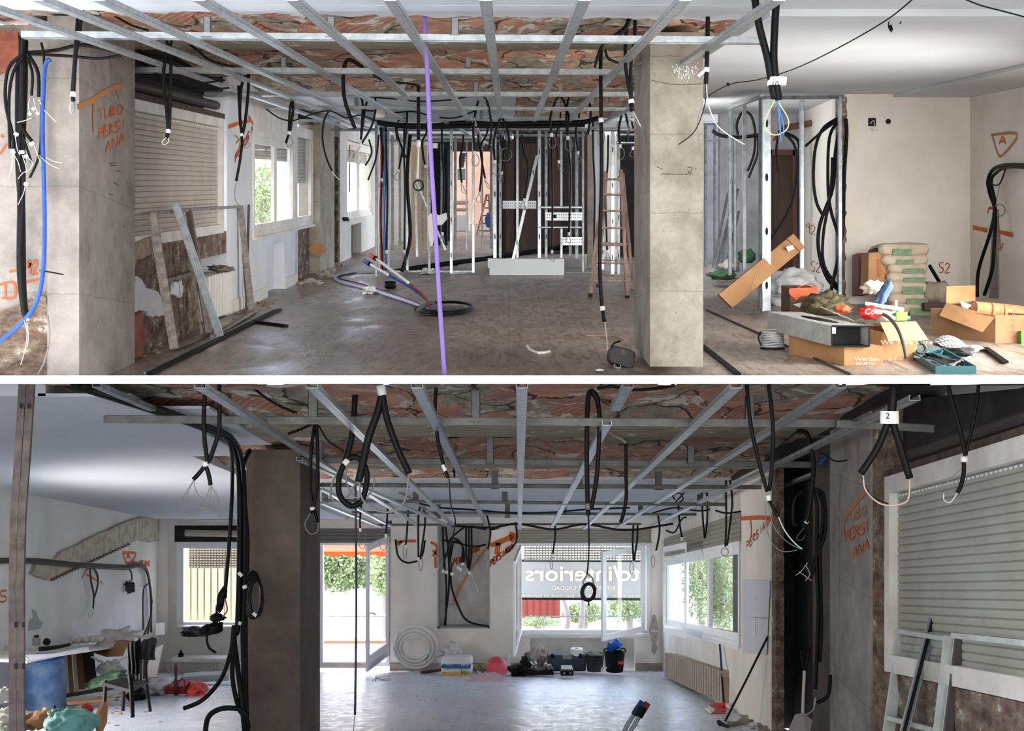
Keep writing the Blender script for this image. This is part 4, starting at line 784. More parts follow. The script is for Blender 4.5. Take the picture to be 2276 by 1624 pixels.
cab('black cables sagging over the roller shutter box of the upper room', 12, [([(280, 110), (330, 150), (390, 190), (440, 200), (510, 195)], 2, K, SH), ([(300, 100), (360, 160), (420, 185), (500, 178)], 2, K, SH), ([(240, 92), (300, 120), (380, 130), (440, 160)], 4, K, SH)])
cab('thin loose cable hanging at the foot of the left column', 9.9, [([(106, 700), (110, 750), (100, 800), (84, 832)], 2, wireg, SH)])
cab('dark steel bar sticking out sideways under the blue conduit', 9.85, [([(88, 601), (120, 606), (141, 610)], 1.6, rub, SH)], 'steel bar', name='steel_bar')
# ================= lower room
cab('crossing pair of black tubes with grey tape and long wire loops, lower left', 8.6, [([(458, 854), (453, 920), (455, 980), (462, 1030)], 5, K, SH), ([(487, 854), (488, 920), (485, 965), (465, 1024)], 5, K, SH), ([(456, 1026), (458, 1036)], 7.5, Wt, TP), ([(456, 1034), (444, 1050), (430, 1065)], 5, K, SH), ([(457, 1034), (464, 1055), (468, 1078)], 5, K, SH), ([(431, 1066), (405, 1110), (402, 1138), (425, 1140), (455, 1110), (468, 1078)], .9, wireg, WR), ([(430, 1068), (413, 1110), (420, 1146), (445, 1138), (466, 1110), (470, 1080)], .9, wireg, WR), ([(431, 1066), (438, 1095), (470, 1130), (492, 1147), (494, 1125), (470, 1080)], .9, wireg, WR)])
t = thing('cable_bundle', 'thick black pipes running under the ceiling and down the left side of the lower pillar', 'cable', P(540, 1000, 11.6))
for pts, r, d in (([(165, 856, 8.0), (320, 905, 9), (450, 950, 10.2), (505, 975, 11), (530, 1040, 11.6), (533, 1200, 11.7), (528, 1390, 11.7), (520, 1420, 11.7), (538, 1560, 11.5), (545, 1640, 11.5)], 7, 11), ([(185, 856, 8.0), (330, 900, 9), (470, 950, 10.4), (520, 980, 11), (541, 1050, 11.6), (544, 1250, 11.7), (540, 1400, 11.7), (543, 1560, 11.6), (552, 1640, 11.6)], 6, 11), ([(480, 960, 10.6), (512, 990, 11), (516, 1080, 11.6), (510, 1200, 11.6), (500, 1320, 11.6)], 4.5, 11), ([(556, 1000, 12.2), (540, 1050, 12.0), (550, 1200, 12.1), (546, 1400, 12.1), (550, 1640, 12.0)], 5, 11)):
    MB().tube([P(*p) for p in pts], r*d/F, 8).build('pipe', K, t, smooth=True)
for k in range(5): MB().tube(ppts(ring(562+k*2, 1322+k*2, 18-k, 52-k*3, 14), 11.9-.03*k), .012, 8).build('coil', K, t, smooth=True)
for x0, y0, x1, y1 in ((530, 1272, 538, 1280), (540, 1306, 548, 1302), (562, 1362, 570, 1368), (530, 1384, 536, 1386)): MB().tube(ppts([(x0, y0), (x1, y1)], 11.5), .016, 8, 0).build('label_tape', white, t)
cab('loose black pipe end curving out left above the lower floor', 11.4, [([(520, 1390), (512, 1450), (490, 1510), (450, 1555), (408, 1574)], 5, K, SH)], name='corrugated_tube')
cab('black hose loop at the floor left of the lower pillar', 11.2, [([(550, 1590), (530, 1575), (490, 1575), (462, 1595), (456, 1640)], 6, K, SH)], name='hose')
cab('black pipe bending from the pipe bundle to the pillar foot', 11.5, [([(520, 1430), (516, 1500), (530, 1570), (552, 1610), (540, 1640)], 5.5, K, SH)], name='corrugated_tube')
cab('narrow black loop left of the lower pillar front with a beige ring', 10.4, [([(700, 940), (692, 1000), (690, 1080), (696, 1132)], 4, K, SH), ([(703, 940), (706, 1000), (705, 1080), (697, 1125)], 4, K, SH), ([(694, 1126), (695, 1133)], 5.5, Wt, TP), ([(695, 1132), (690, 1140)], 4, K, SH), ([(698, 1132), (706, 1160)], 4, K, SH), ([(690, 1140), (678, 1165), (690, 1186), (706, 1180), (708, 1160)], 1.4, wireg, WR), ([(640, 964), (670, 953), (697, 940)], 3, K, SH), ([(708, 945), (730, 980), (765, 1002)], 2, K, SH)])
cab('thick black tube curling into a round loop with white tape, lower room', 9.4, [([(790, 854), (787, 920), (780, 980), (768, 1022), (754, 1060), (755, 1100), (780, 1124), (805, 1110), (816, 1060), (808, 1030), (790, 1015), (775, 1020)], 6.5, K, SH), ([(765, 1022), (774, 1030)], 9, Wt, TP), ([(760, 1030), (738, 1075), (736, 1105), (752, 1115), (775, 1100), (792, 1070)], 2.2, wireg, WR), ([(770, 1035), (770, 1070), (785, 1100), (805, 1110), (826, 1090), (832, 1065), (818, 1040)], 2, wireg, WR)])
cab('black V of two heavy tubes under a white nozzle, grey wire loop between their ends', 8.2, [([(849, 876), (838, 920), (820, 970), (806, 1030), (797, 1070)], 8.5, K, SH), ([(850, 876), (860, 930), (885, 1000), (910, 1052)], 7.5, K, SH), ([(846, 856), (850, 878)], 10, Wt, 'white_nozzle'), ([(798, 1066), (806, 1110), (840, 1135), (880, 1134), (902, 1105), (908, 1055)], 2.2, wireg, WR)])
cab('long thin black cable dropping from the loops nearly to the floor, lower centre left', 9.6, [([(790, 1070), (792, 1300), (791, 1450), (789, 1588)], 2.6, M('violet_black_sleeve', sr(40, 30, 60), .5), SH), ([(789, 1588), (787, 1605), (785, 1640)], .9, Wg, WR)])
cab('long black cable hanging over the grey niche, taped end with two wires', 9.0, [([(970, 854), (967, 910), (973, 975), (985, 1030), (996, 1062)], 4, K, SH), ([(984, 1032), (990, 1046)], 4.6, Wt, TP), ([(998, 1064), (1002, 1120), (1012, 1160), (1000, 1215), (990, 1240)], 1.5, K, WR), ([(996, 1064), (1004, 1130), (1008, 1165)], 1, Wg, WR)])
cab('tall black cable loop near the centre, white cap at its lower end', 9.0, [([(1330, 905), (1326, 880), (1312, 870), (1306, 900), (1304, 1000), (1306, 1120), (1308, 1145)], 5.5, K, SH), ([(1316, 872), (1330, 900), (1332, 960), (1326, 1060), (1314, 1132)], 5, K, SH), ([(1306, 1118), (1307, 1132)], 6, wireg, TP)])
cab('thin black cable falling from the tall loop to a hanging coil before the banner', 9.0, [([(1308, 1146), (1309, 1220), (1305, 1278)], 1.8, K, SH), ([(1307, 1275), (1296, 1292), (1300, 1300)], 2, wireg, WR), ([(1306, 1275), (1316, 1284), (1320, 1300)], 2, wireg, WR)])
t = thing('cable_coil', 'black coiled cable hanging in front of the banner window', 'cable coil', P(1308, 1292, 9.0))
for k in range(6): MB().tube(ppts(ring(1308+rr.uniform(-2, 2), 1315+rr.uniform(-2, 2), 15-k*.6, 20-k*.7, 12, rr.uniform(-2, 2)), 9.02-.012*k), 2.2*9/F, 8).build('coil_turn', K, t, smooth=True)
MB().tube(ppts([(1308, 1334), (1309, 1346)], 8.9), .006, 8, 0).build('plug', K, t)
cab('black cable bending out of a pale elbow right of the centre channel', 10.0, [([(1345, 944), (1360, 965), (1385, 978), (1391, 988)], 3, wireg, SH), ([(1391, 985), (1391, 1050), (1392, 1100), (1386, 1140), (1379, 1161)], 4, K, SH)])
cab('long V of black cables with white tape and grey wire loops, right of centre', 8.3, [([(1660, 854), (1668, 940), (1685, 1020), (1705, 1092)], 4.5, K, SH), ([(1708, 854), (1716, 920), (1718, 1000), (1710, 1090)], 4.5, K, SH), ([(1707, 1100), (1709, 1112)], 5.5, Wt, TP), ([(1710, 1112), (1722, 1135), (1730, 1148)], 4, K, SH), ([(1730, 1148), (1745, 1180), (1765, 1205), (1783, 1220)], 1.5, Ww, WR), ([(1704, 1114), (1702, 1160), (1715, 1205), (1740, 1225), (1772, 1222)], 1, wireg, WR), ([(1706, 1114), (1718, 1165), (1745, 1200), (1778, 1220)], 1, wireg, WR)])
t = cab('thick black tube pair under a white label reading 2, beige wire loop below', 7.3, [([(1985, 856), (1981, 900), (1976, 930), (1950, 995), (1913, 1052)], 8, K, SH), ([(1988, 856), (1984, 930), (2000, 990), (2022, 1062)], 8.5, K, SH), ([(1918, 1056), (1925, 1090), (1955, 1118), (1990, 1122), (2018, 1110), (2022, 1064)], 2, M('beige_wire', sr(196, 170, 150), .5), WR), ([(1916, 1060), (1935, 1100), (1975, 1120)], 1.5, K, WR)])
mb = MB(); mb.lathe(P(1977, 941, 7.3), [(.052, 0), (.05, .068)], 18, H, .62); mb.build('label_tape', white, t); text('2', P(1968, 930, 7.26), X*.05, H*.045, rub, t)
cab('V of grey-black cables before the grey shutter, white tape and wire ring', 7.4, [([(2107, 856), (2118, 900), (2135, 960), (2146, 1012)], 5, K, SH), ([(2175, 856), (2170, 900), (2158, 960), (2146, 1012)], 4, K, SH), ([(2143, 1014), (2143, 1026)], 8, Wt, TP), ([(2142, 1026), (2142, 1050), (2136, 1078), (2128, 1095)], 5, K, SH), ([(2128, 1095), (2112, 1116), (2098, 1110), (2098, 1095)], 1.6, Ww, WR), ([(2138, 1040), (2105, 1070), (2083, 1090), (2090, 1112), (2100, 1114)], 1, wireg, WR)])
cab('black cable hanging left of the marked wall strip, white tag at its end', 10.2, [([(1772, 958), (1792, 962), (1802, 990), (1808, 1040), (1800, 1120), (1792, 1160)], 5.5, K, SH), ([(1790, 1156), (1795, 1162)], 5, Wt, TP), ([(1790, 1164), (1785, 1172)], 5, K, SH), ([(1790, 1170), (1770, 1195), (1782, 1200), (1790, 1188)], .7, Wg, WR), ([(1700, 1015), (1740, 985), (1772, 958)], 2, K, SH)])
t = thing('cable_bundle', 'black cable loops and drop pipes in the dark slot beside the marked wall strip', 'cable', P(1815, 1060, 10.6))
for pts, r in (([(1786, 1090), (1766, 1110), (1764, 1160), (1772, 1165)], .014), ([(1800, 1085), (1822, 1090), (1832, 1110), (1834, 1180), (1815, 1240), (1800, 1290)], .015), ([(1812, 1085), (1828, 1120), (1826, 1180), (1808, 1250)], .015), ([(1806, 1090), (1816, 1130), (1814, 1230), (1818, 1350), (1815, 1460), (1812, 1530)], .016), ([(1822, 1200), (1824, 1300), (1826, 1400), (1822, 1470)], .014), ([(1845, 1500), (1840, 1545), (1815, 1562)], .016)):
    MB().tube(ppts(pts, 10.7), r, 8).build('pipe', K, t, smooth=True)
for pts in ([(1812, 1550), (1808, 1575), (1790, 1588), (1783, 1575)], [(1795, 1250), (1780, 1270), (1768, 1278)], [(1790, 1255), (1800, 1275), (1790, 1290)], [(1776, 1270), (1790, 1280), (1804, 1290)]): MB().tube(ppts(pts, 10.5), .003, 6).build('wire', Ww, t)
cab('bright blue conduit crossing the brick ceiling near the upper right of the lower room', 11.2, [([(1905, 948), (1870, 985), (1838, 1015), (1820, 1032)], 4, blue, SH)], 'conduit', name='blue_conduit')
cab('black cable lying across the front brick ceiling right of centre', 8.7, [([(1328, 864), (1360, 858), (1400, 866), (1450, 864), (1500, 856)], 3.6, K, SH)])
cab('dark grey cables lying on the brown ceiling above the lower pillar', 9.2, [([(555, 856), (600, 890), (640, 910), (660, 917)], 3, K, SH), ([(580, 856), (610, 885), (650, 905)], 2, wireg, SH)])
# rear hanging cables of the lower room
for i, (pts, lb, loop, d) in enumerate((
    ([(857, 1066), (862, 1110), (858, 1188)], 'over the top right of the terrace door', (852, 1200, 10, 22), 19),
    ([(803, 1120), (800, 1160), (801, 1175)], 'over the terrace door, short one', (805, 1200, 8, 20), 19),
    ([(908, 1116), (906, 1160), (902, 1212)], 'just right of the terrace door', (900, 1225, 4, 16), 21),
    ([(935, 1122), (930, 1150), (930, 1240)], 'between the terrace door and the niche', (935, 1252, 4, 16), 21),
    ([(940, 1124), (945, 1160), (934, 1240)], 'left of the niche, second strand', None, 21),
    ([(879, 1198), (885, 1235), (905, 1250), (935, 1240), (945, 1200)], 'sagging under the orange cross mark', None, 22.5),
    ([(1232, 1154), (1234, 1190), (1228, 1232)], 'over the left part of the banner window', (1226, 1250, 3, 14), 22.5),
    ([(1408, 1166), (1406, 1200), (1408, 1248)], 'over the right leaf of the banner window', (1404, 1262, 4, 12), 22),
    ([(1417, 1166), (1416, 1200), (1409, 1246)], 'over the right leaf of the banner window, second strand', None, 22),
    ([(1462, 1142), (1466, 1180), (1458, 1225)], 'before the corner right of the banner window', (1452, 1248, 4, 12), 21),
    ([(1508, 1122), (1510, 1160), (1516, 1195)], 'before the left of the side windows', (1528, 1212, 8, 12), 20),
    ([(1560, 1095), (1562, 1150), (1566, 1196)], 'before the middle side window', None, 18),
    ([(1571, 1092), (1572, 1150), (1567, 1196)], 'before the middle side window, second strand', None, 18),
    ([(1620, 1040), (1614, 1060), (1614, 1150), (1612, 1216)], 'before the right side window with a white ring', (1611, 1226, 8, 9), 16),
    ([(1622, 1064), (1627, 1120), (1616, 1212)], 'before the right side window, second strand', None, 16),
    ([(1146, 1160), (1148, 1200), (1130, 1226)], 'right of the niche over the orange arrow', None, 22.5),
    ([(1082, 1145), (1090, 1180), (1085, 1220)], 'over the right edge of the niche', None, 22),
    ([(1008, 1010), (1010, 1060)], 'dangling short under the second front bar', None, 12))):
    tb = [(pts, 2.2, K, SH)]
    if loop: x, y = pts[-1][0], pts[-1][1]; tb += [([(x, y-2), (x, y+6)], 3, Wt, TP), (ring(loop[0], loop[1], loop[2], loop[3]), .8, Wg, WR)]
    cab('thin black cable hanging '+lb, d, tb)
for pts, lb, d, r in (([(930, 1118), (980, 1128), (1060, 1133), (1140, 1140), (1230, 1138), (1300, 1132), (1400, 1128)], 'along the rear white ceiling, upper one', 19.0, 2), ([(1000, 1168), (1090, 1172), (1150, 1164), (1230, 1176), (1300, 1165), (1390, 1178), (1480, 1166), (1540, 1156)], 'above the banner window, wavy', 22.3, 2.4), ([(1640, 1080), (1600, 1120), (1560, 1135), (1500, 1128), (1450, 1140)], 'toward the side windows', 18, 1.8), ([(875, 1088), (900, 1100), (930, 1120), (975, 1152)], 'bundled beside the pale elbow at the rear left', 18, 2.6), ([(1700, 1100), (1670, 1128), (1620, 1140), (1590, 1134)], 'over the right wall windows, arching', 15.5, 2), ([(1480, 1178), (1500, 1182), (1520, 1150), (1560, 1160)], 'in the far right ceiling corner', 20.5, 1.8), ([(1500, 1110), (1496, 1100), (1510, 1095), (1518, 1110), (1500, 1118), (1530, 1085)], 'curled in a small ring under the rear ceiling', 18, 1.6), ([(1895, 1020), (1860, 1025), (1835, 1012), (1820, 1004)], 'sagging beside the blue conduit', 10.4, 1.6)):
    cab('thin dark cable running '+lb, d, [(pts, r, K if 'elbow' not in lb else wireg, SH)], name='ceiling_cable')
# niche cables
t = thing('cable_bundle', 'bunch of black cables hanging in the grey wall niche with white tags', 'cable', P(1030, 1170, 23.9))
for i, pts in enumerate(([(984, 1170), (986, 1230), (992, 1300), (990, 1390)], [(990, 1170), (996, 1220), (998, 1300), (988, 1388)], [(1035, 1170), (1020, 1180), (1000, 1200), (994, 1230)], [(998, 1250), (1004, 1200), (1018, 1200), (1028, 1215), (1026, 1250)], [(1000, 1250), (1008, 1206), (1022, 1206), (1031, 1225), (1030, 1258)], [(1004, 1250), (1003, 1300), (1020, 1350), (1040, 1380), (1085, 1392)], [(1036, 1172), (1036, 1230), (1040, 1262)], [(1042, 1172), (1042, 1230), (1043, 1266)], [(1048, 1172), (1048, 1230), (1044, 1260)], [(982, 1200), (1010, 1204), (1050, 1214), (1080, 1210)], [(1000, 1215), (990, 1235), (986, 1260)], [(1040, 1164), (1060, 1172), (1090, 1176), (1110, 1172)])):
    MB().tube(ppts(pts, 23.85), .017, 8).build('sheath', K, t, smooth=True)
for x, y in ((985, 1266), (992, 1268), (1004, 1272), (1023, 1262), (1043, 1270), (1028, 1250), (1018, 1258)): MB().tube(ppts([(x, y), (x+1, y+6)], 23.8), .03, 6, 0).build('label_tape', white, t)
for pts in ([(985, 1250), (975, 1262), (966, 1278)], [(1025, 1270), (1020, 1290), (1030, 1284)], [(1046, 1274), (1055, 1295), (1062, 1315)]): MB().tube(ppts(pts, 23.8), .006, 6).build('wire', Ww, t)
# left wall cables of the lower room (along x = -6.4)
def LP(px, py, off=.09): d = B.ds(px, xl+off); return P(px, py, d)
t = thing('cable_bundle', 'black cables pinned along the left wall of the lower room and dropping near the corner', 'cable', LP(200, 1254))
for k in range(3):
    MB().tube([LP(x, y+k*3.2-3, .05+.02*k) for x, y in ((-10, 1246), (80, 1246), (160, 1254), (230, 1258), (280, 1260), (312, 1255), (326, 1268), (333, 1300), (336, 1360), (336-k*8, 1408))], .018, 8).build('sheath', M('dusty_black_cable', sr(60, 52, 46), .7), t, smooth=True)
for pts in ([(200, 1258), (202, 1290), (208, 1320), (207, 1354)], [(204, 1258), (216, 1275), (217, 1300), (209, 1330)], [(284, 1262), (292, 1272), (293, 1290)], [(318, 1400), (318, 1320), (325, 1300), (334, 1302), (338, 1340)]): MB().tube([LP(x, y, .08) for x, y in pts], .014, 8).build('sheath', MATS['dusty_black_cable'], t, smooth=True)
MB().tube([LP(x, y, .1) for x, y in ((206, 1352), (196, 1366), (203, 1370), (207, 1358))], .006, 6).build('wire', Ww, t)
MB().blob(LP(289, 1305, .1), (.07, .05, .09), .4, 3, 5, rot=.4).build('cable_knot', M('dark_cable_knot', sr(70, 66, 64), .8), t)
cab('very thin black wire strung along the white ceiling of the lower left bay', 12, [([(-5, 892, 12), (60, 905, 12.4), (150, 948, 13.5), (230, 990, 15), (300, 1018, 16.5), (380, 1045, 18), (450, 1062, 20), (525, 1080, 22)], 1.1, K, SH), ([(64, 910, 12.4), (85, 925, 12.6), (105, 940, 12.8)], .8, wireg, WR)], name='ceiling_cable')
# ================================================================ THINGS IN THE UPPER ROOM
def fq(R, pts, up=0.0): return [R.fl(px, py, up) for px, py in pts]
def quadsheet(pts, th=.004): b = MB(); n = (pts[1]-pts[0]).cross(pts[2]-pts[0]).normalized(); b.prism(pts, n*th); return b
# stepladder
t = thing('stepladder', 'tall paint-stained wooden stepladder standing beside the concrete pillar', 'ladder', A.fl(1352, 655))
dF, dR = A.df(662), A.df(645)
for a, b, m in (((1312, 660, dF), (1344, 382, dF+.5), wood), ((1394, 665, dF), (1380, 378, dF+.5), wood)): MB().bar(P(*a), P(*b), .045, .05).build('front_rail', m, t)
for a, b in (((1330, 638, dR), (1348, 386, dF+.65)), ((1408, 648, dR), (1384, 384, dF+.65))): MB().bar(P(*a), P(*b), .035, .04).build('rear_rail', wood, t)
for i, y in enumerate((398, 432, 468, 506, 544, 584, 624)):
    k = (660-y)/278; d = dF+.5*k; MB().bar(P(1312+32*k, y, d-.03), P(1394-14*k, y+.5, d-.03), .075, .022).build('tread', wood, t)
for i, y in enumerate((540, 578, 612)):
    k = (640-y)/254; d = dR-(dR-dF-.65)*k; MB().bar(P(1332+16*k, y, d), P(1406-22*k, y+2, d), .03, .02).build('rear_rung', wood, t)
for x, y, d in ((1312, 660, dF), (1394, 665, dF), (1330, 638, dR), (1408, 648, dR)): MB().par(P(x, y, d)-X*.03-Y*.03, X*.06, Y*.06, H*.05).build('foot', rub, t)
# white plasterboard
b = MB(); d = A.df(611); b.prism([P(1084, 574, d), P(1084, 595, d), P(1088, 595, d), P(1088, 611, d), P(1254, 611, d), P(1254, 575, d)], Y*.012)
o = one('plasterboard', b, M('new_plasterboard', sr(236, 240, 242), .8), 'long white plasterboard offcut standing on edge before the stud partition', 'board')
# far ladder, far bits
t = thing('stepladder', 'small far ladder in the salmon room behind the studs', 'ladder', P(1075, 545, 40))
for a, b in (((1055, 545, 40), (1082, 432, 40.4)), ((1092, 545, 40), (1086, 432, 40.4))): MB().bar(P(*a), P(*b), .04, .05).build('rail', M('red_brown_metal', sr(130, 70, 60), .6), t)
for i in range(6): y = 530-i*17; MB().bar(P(1060+i*4.4, y, 40), P(1091-i, y, 40), .05, .03).build('rung', rub, t)
MB().blob(P(1086, 490, 39.8), (.10, .05, .2), .3, 2, 3).build('blue_cloth', blue, t)
one('appliance', MB().pb(1008, 478, 1042, 512, 38, .4), framew, 'white appliance in the salmon room seen between far studs', 'appliance')
one('shelf_unit', MB().pb(1008, 446, 1040, 452, 40, .3).pb(1008, 462, 1040, 467, 40, .3).pb(1008, 446, 1010, 478, 40, .3).pb(1038, 446, 1040, 478, 40, .3), M('beige_shelf', sr(196, 180, 160), .7), 'pale shelf unit in the far salmon room', 'shelf')
one('junction_box', MB().pb(1017, 375, 1034, 398, 24.5, .1), M('zinc_box', sr(170, 172, 168), .5, .4), 'grey metal box hanging at the end of a foil duct among the studs', 'box', bevel=.005)
b = MB()
for k in range(9): b.lathe(P(1025.5+k*.6, 372-k*3.6, 24.55), [(.04, 0), (.055, .012), (.04, .024)], 12)
one('foil_duct', b, galvd, 'short crinkled foil duct above the grey box among the studs', 'duct')
# tan boards behind the studs
for x0, x1, y0, y1, m, lb, d in ((864, 884, 322, 545, cream, 'beige board panel behind the second stud', 31), (914, 950, 322, 556, M('tan_board', sr(204, 172, 140), .8), 'tan board panel behind the third stud bay', 31), (958, 972, 318, 548, cream, 'narrow cream panel left of the dark pipes', 32), (1124, 1142, 312, 560, brown, 'dark brown door panel behind the partition, left one', 28.9), (1154, 1192, 320, 560, brown, 'dark brown door panel behind the partition, middle one', 28.9), (1222, 1246, 320, 560, M('red_brown_panel', sr(86, 58, 48), .7), 'reddish brown panel behind the perforated plates', 28.9), (1310, 1336, 292, 590, plb, 'pale blueish board behind the grey post', 24.6), (1306, 1320, 300, 595, conc, 'grey concrete post between the studs and the stepladder', 24.3)):
    one('wall_panel' if 'post' not in lb else 'concrete_post', MB().pb(x0, y0, x1, y1, d, .1), m, lb, 'panel' if 'post' not in lb else 'post')
b = MB()
for k in range(14): b.tube([P(960+k*2.6, 330, 30.5), P(958+k*2.8, 440, 30.5), P(962+k*2.3, 545, 30.5)], .03, 6, 3)
tag(one('dark_pipes', b, rub, 'dense dark upright pipes behind the violet tube in the rear partition', 'pipes'), kind='stuff')
# big black drain pipe on floor
t = thing('drain_pipe', 'long black drain pipe lying across the floor behind the studs', 'pipe', A.fl(880, 606))
MB().tube([P(872, 606, 23.6), P(905, 598, 23.9), P(1000, 585, 24.2), P(1100, 572, 24.6), P(1180, 560, 24.9), P(1240, 551, 25)], .045, 10, 3).build('pipe', K, t, smooth=True)
MB().tube([P(1240, 551, 25), P(1258, 543, 24.9), P(1272, 536, 24.8)], .06, 10, 3).build('pipe_socket', K, t, smooth=True)
for i, (x, y) in enumerate(((1008, 597), (1010, 587), (985, 596))):
    one('pipe_offcut', MB().tube([P(x-14, y, 25.0+.3*i), P(x+8, y, 25.0+.3*i)], .05, 10, 0), rub, 'dark pipe offcut behind the studs on the floor, %s' % ('lower one', 'upper one', 'left one')[i], 'pipe offcut', 'dark pipe offcuts')
one('metal_angle', MB().pb(1000, 606, 1036, 610, 23.0, .08), galvd, 'short zinc angle lying on the floor before the third stud', 'metal profile')
b = MB(); b.blob(A.fl(950, 609, .03), (.16, .2, .05), .5, 3, 4, flat=.03); one('plastic_scrap', b, white, 'crumpled clear plastic scrap on the floor below the violet tube', 'plastic scrap')
# rag hanging beside the violet tube
one('rag', MB().prism([P(950, 480, 22), P(962, 472, 22), P(976, 478, 22), P(992, 472, 22), P(994, 486, 22), P(982, 500, 22), P(968, 500, 22), P(962, 545, 22), P(955, 548, 22), P(952, 520, 22)], Y*.03), white, 'white rag hanging on the brace behind the violet tube', 'rag', bevel=.01)
# little black reel on the floor
b = MB(); b.lathe(A.fl(868, 641), [(.06, 0), (.088, .02), (.09, .05), (.07, .065), (.09, .08), (.085, .105), (.05, .11)], 20, H, 1.5)
one('cable_reel', b, rub, 'small round black reel on the floor below the first studs', 'reel', smooth=True)
b = MB(); b.blob(A.fl(820, 653, .05), (.09, .16, .045), .5, 2.5, 9); one('paper_scrap', b, white, 'crumpled white paper lying on the floor pipes', 'paper')
# pex pipes with caps
def pex(R, pts, caps, m2, lb, nm='water_pipe', up=.02):
    t = thing(nm, lb, 'pipe', pts[0]); return t
t = thing('water_pipe', 'white pipe rising from the floor coil with a dark blue cap', 'pipe', A.fl(965, 695))
MB().tube([P(966, 694, 15.9), P(950, 668, 16), P(915, 640, 16.2), P(870, 615, 16.5), P(824, 588, 16.8)], .016, 8).build('pipe', blue, t, smooth=True); MB().tube([P(862, 610, 16.5), P(824, 588, 16.75)], .018, 8, 0).build('white_end', framew, t)
MB().tube([P(824, 588, 16.8), P(817, 583, 16.85)], .03, 10, 0).build('cap_sleeve', rub, t); MB().tube([P(818, 584, 16.8), P(810, 579, 16.9)], .026, 10, 0).build('cap', blue, t)
t = thing('water_pipe', 'white pipe rising from the floor coil with a red cap', 'pipe', A.fl(968, 690))
MB().tube([P(962, 692, 15.9), P(944, 660, 16), P(910, 630, 16.2)], .015, 8).build('pipe', M('dark_red_pipe', sr(140, 50, 50), .5), t, smooth=True); MB().tube([P(910, 630, 16.2), P(870, 600, 16.5), P(836, 575, 16.8)], .018, 8).build('white_end', framew, t, smooth=True)
MB().tube([P(836, 575, 16.8), P(829, 571, 16.85)], .03, 10, 0).build('cap_sleeve', rub, t); MB().tube([P(830, 572, 16.8), P(823, 567, 16.9)], .026, 10, 0).build('cap', red, t)
b = MB(); c = A.fl(988, 692, .03); t = thing('hose_coil', 'flat coil of black hose lying on the floor of the upper room', 'hose', A.fl(988, 692))
for k in range(4):
    rx = .355-.02*k; ry = .85-.07*k; MB().tube([c+Vector((rx*math.cos(a*math.pi/8)+.01*k, ry*math.sin(a*math.pi/8), .012*k+ry*math.sin(a*math.pi/8)*A.D.z)) for a in range(16)], .009, 8, 4, closed=True).build('hose_turn', K, t, smooth=True)
MB().tube([c+Vector((-.3, -.5, -.04)), c+Vector((-.12, -.55, .05)), c+Vector((0, -.9, -.08))], .022, 8).build('hose_end', M('grey_hose', sr(90, 88, 84), .6), t, smooth=True)
for i, (m, o_, nm) in enumerate(((framew, 0, 'white'), (M('pale_blue_pipe', sr(150, 170, 210), .5), 5, 'pale blue'), (red, 8, 'red'), (K, 12, 'black'), (M('lilac_pipe', sr(170, 160, 200), .5), -4, 'lilac'))):
    one('floor_pipe', MB().tube([A.fl(x, y, .02) for x, y in ((960, 694-o_*.2), (910, 675-o_*.4), (850, 655-o_*.5), (800, 640-o_*.6), (755, 628-o_*.5), (745+o_, 618-o_*.3), (765+o_*2, 611-o_*.15), (810, 607-o_*.1), (836, 606))], .011, 8), m, nm+' thin pipe running along the floor from the hose coil to the studs', 'pipe', 'pipes along the upper floor', smooth=True)
# things along the left wall: window frames leaning
def bars(name, label, segs, m, d=None, grp=None, cat='frame'):
    base = segs[0][0]; t = thing(name, label, cat, P(*base), grp)
    for a, b, w, nm, *mm in segs: MB().bar(P(*a), P(*b), w, .03, Y).build(nm, mm[0] if mm else m, t)
    return t
oldal = M('weathered_aluminium', sr(150, 142, 134), .6, .3, sr(112, 102, 94), 14, bump=.1)
bars('window_frame', 'weathered old window frame leaning on the broken wall under the shutter', [((388, 775, 12.2), (338, 474, 12.2), .08, 'stile'), ((466, 745, 13.6), (420, 466, 13.7), .06, 'stile'), ((338, 474, 12.25), (420, 467, 13.7), .03, 'top_rail'), ((388, 773, 12.3), (466, 742, 13.6), .04, 'bottom_rail'), ((364, 624, 12.6), (438, 603, 13.9), .05, 'middle_rail')], oldal)
bars('window_frame', 'dark old frame stile leaning beside the weathered frame', [((462, 745, 13.7), (418, 467, 13.65), .05, 'stile', M('dark_bronze', sr(88, 78, 72), .6)), ((449, 742, 13.6), (405, 470, 13.3), .025, 'edge_strip', oldal)], oldal)
one('metal_profile', MB().chan(P(490, 750, 13.4), P(390, 452, 12.95), .075, .04, Y), galv, 'bright galvanised profile leaning across the old frames by the radiator', 'metal profile')
bars('window_frame', 'thin old door frame leaning between radiator and first window', [((560, 690, 16.2), (534, 460, 16.25), .07, 'stile'), ((420, 466, 13.7), (538, 459, 16.3), .03, 'top_rail'), ((549, 688, 16.3), (537, 520, 16.3), .02, 'edge_strip', MATS['dark_bronze'])], oldal)
one('wood_lath', MB().bar(P(547, 690, 16.5), P(553, 455, 16.75), .03, .02), M('dark_wood', sr(84, 74, 66), .8), 'thin dark lath standing at the left of the first window', 'lath')
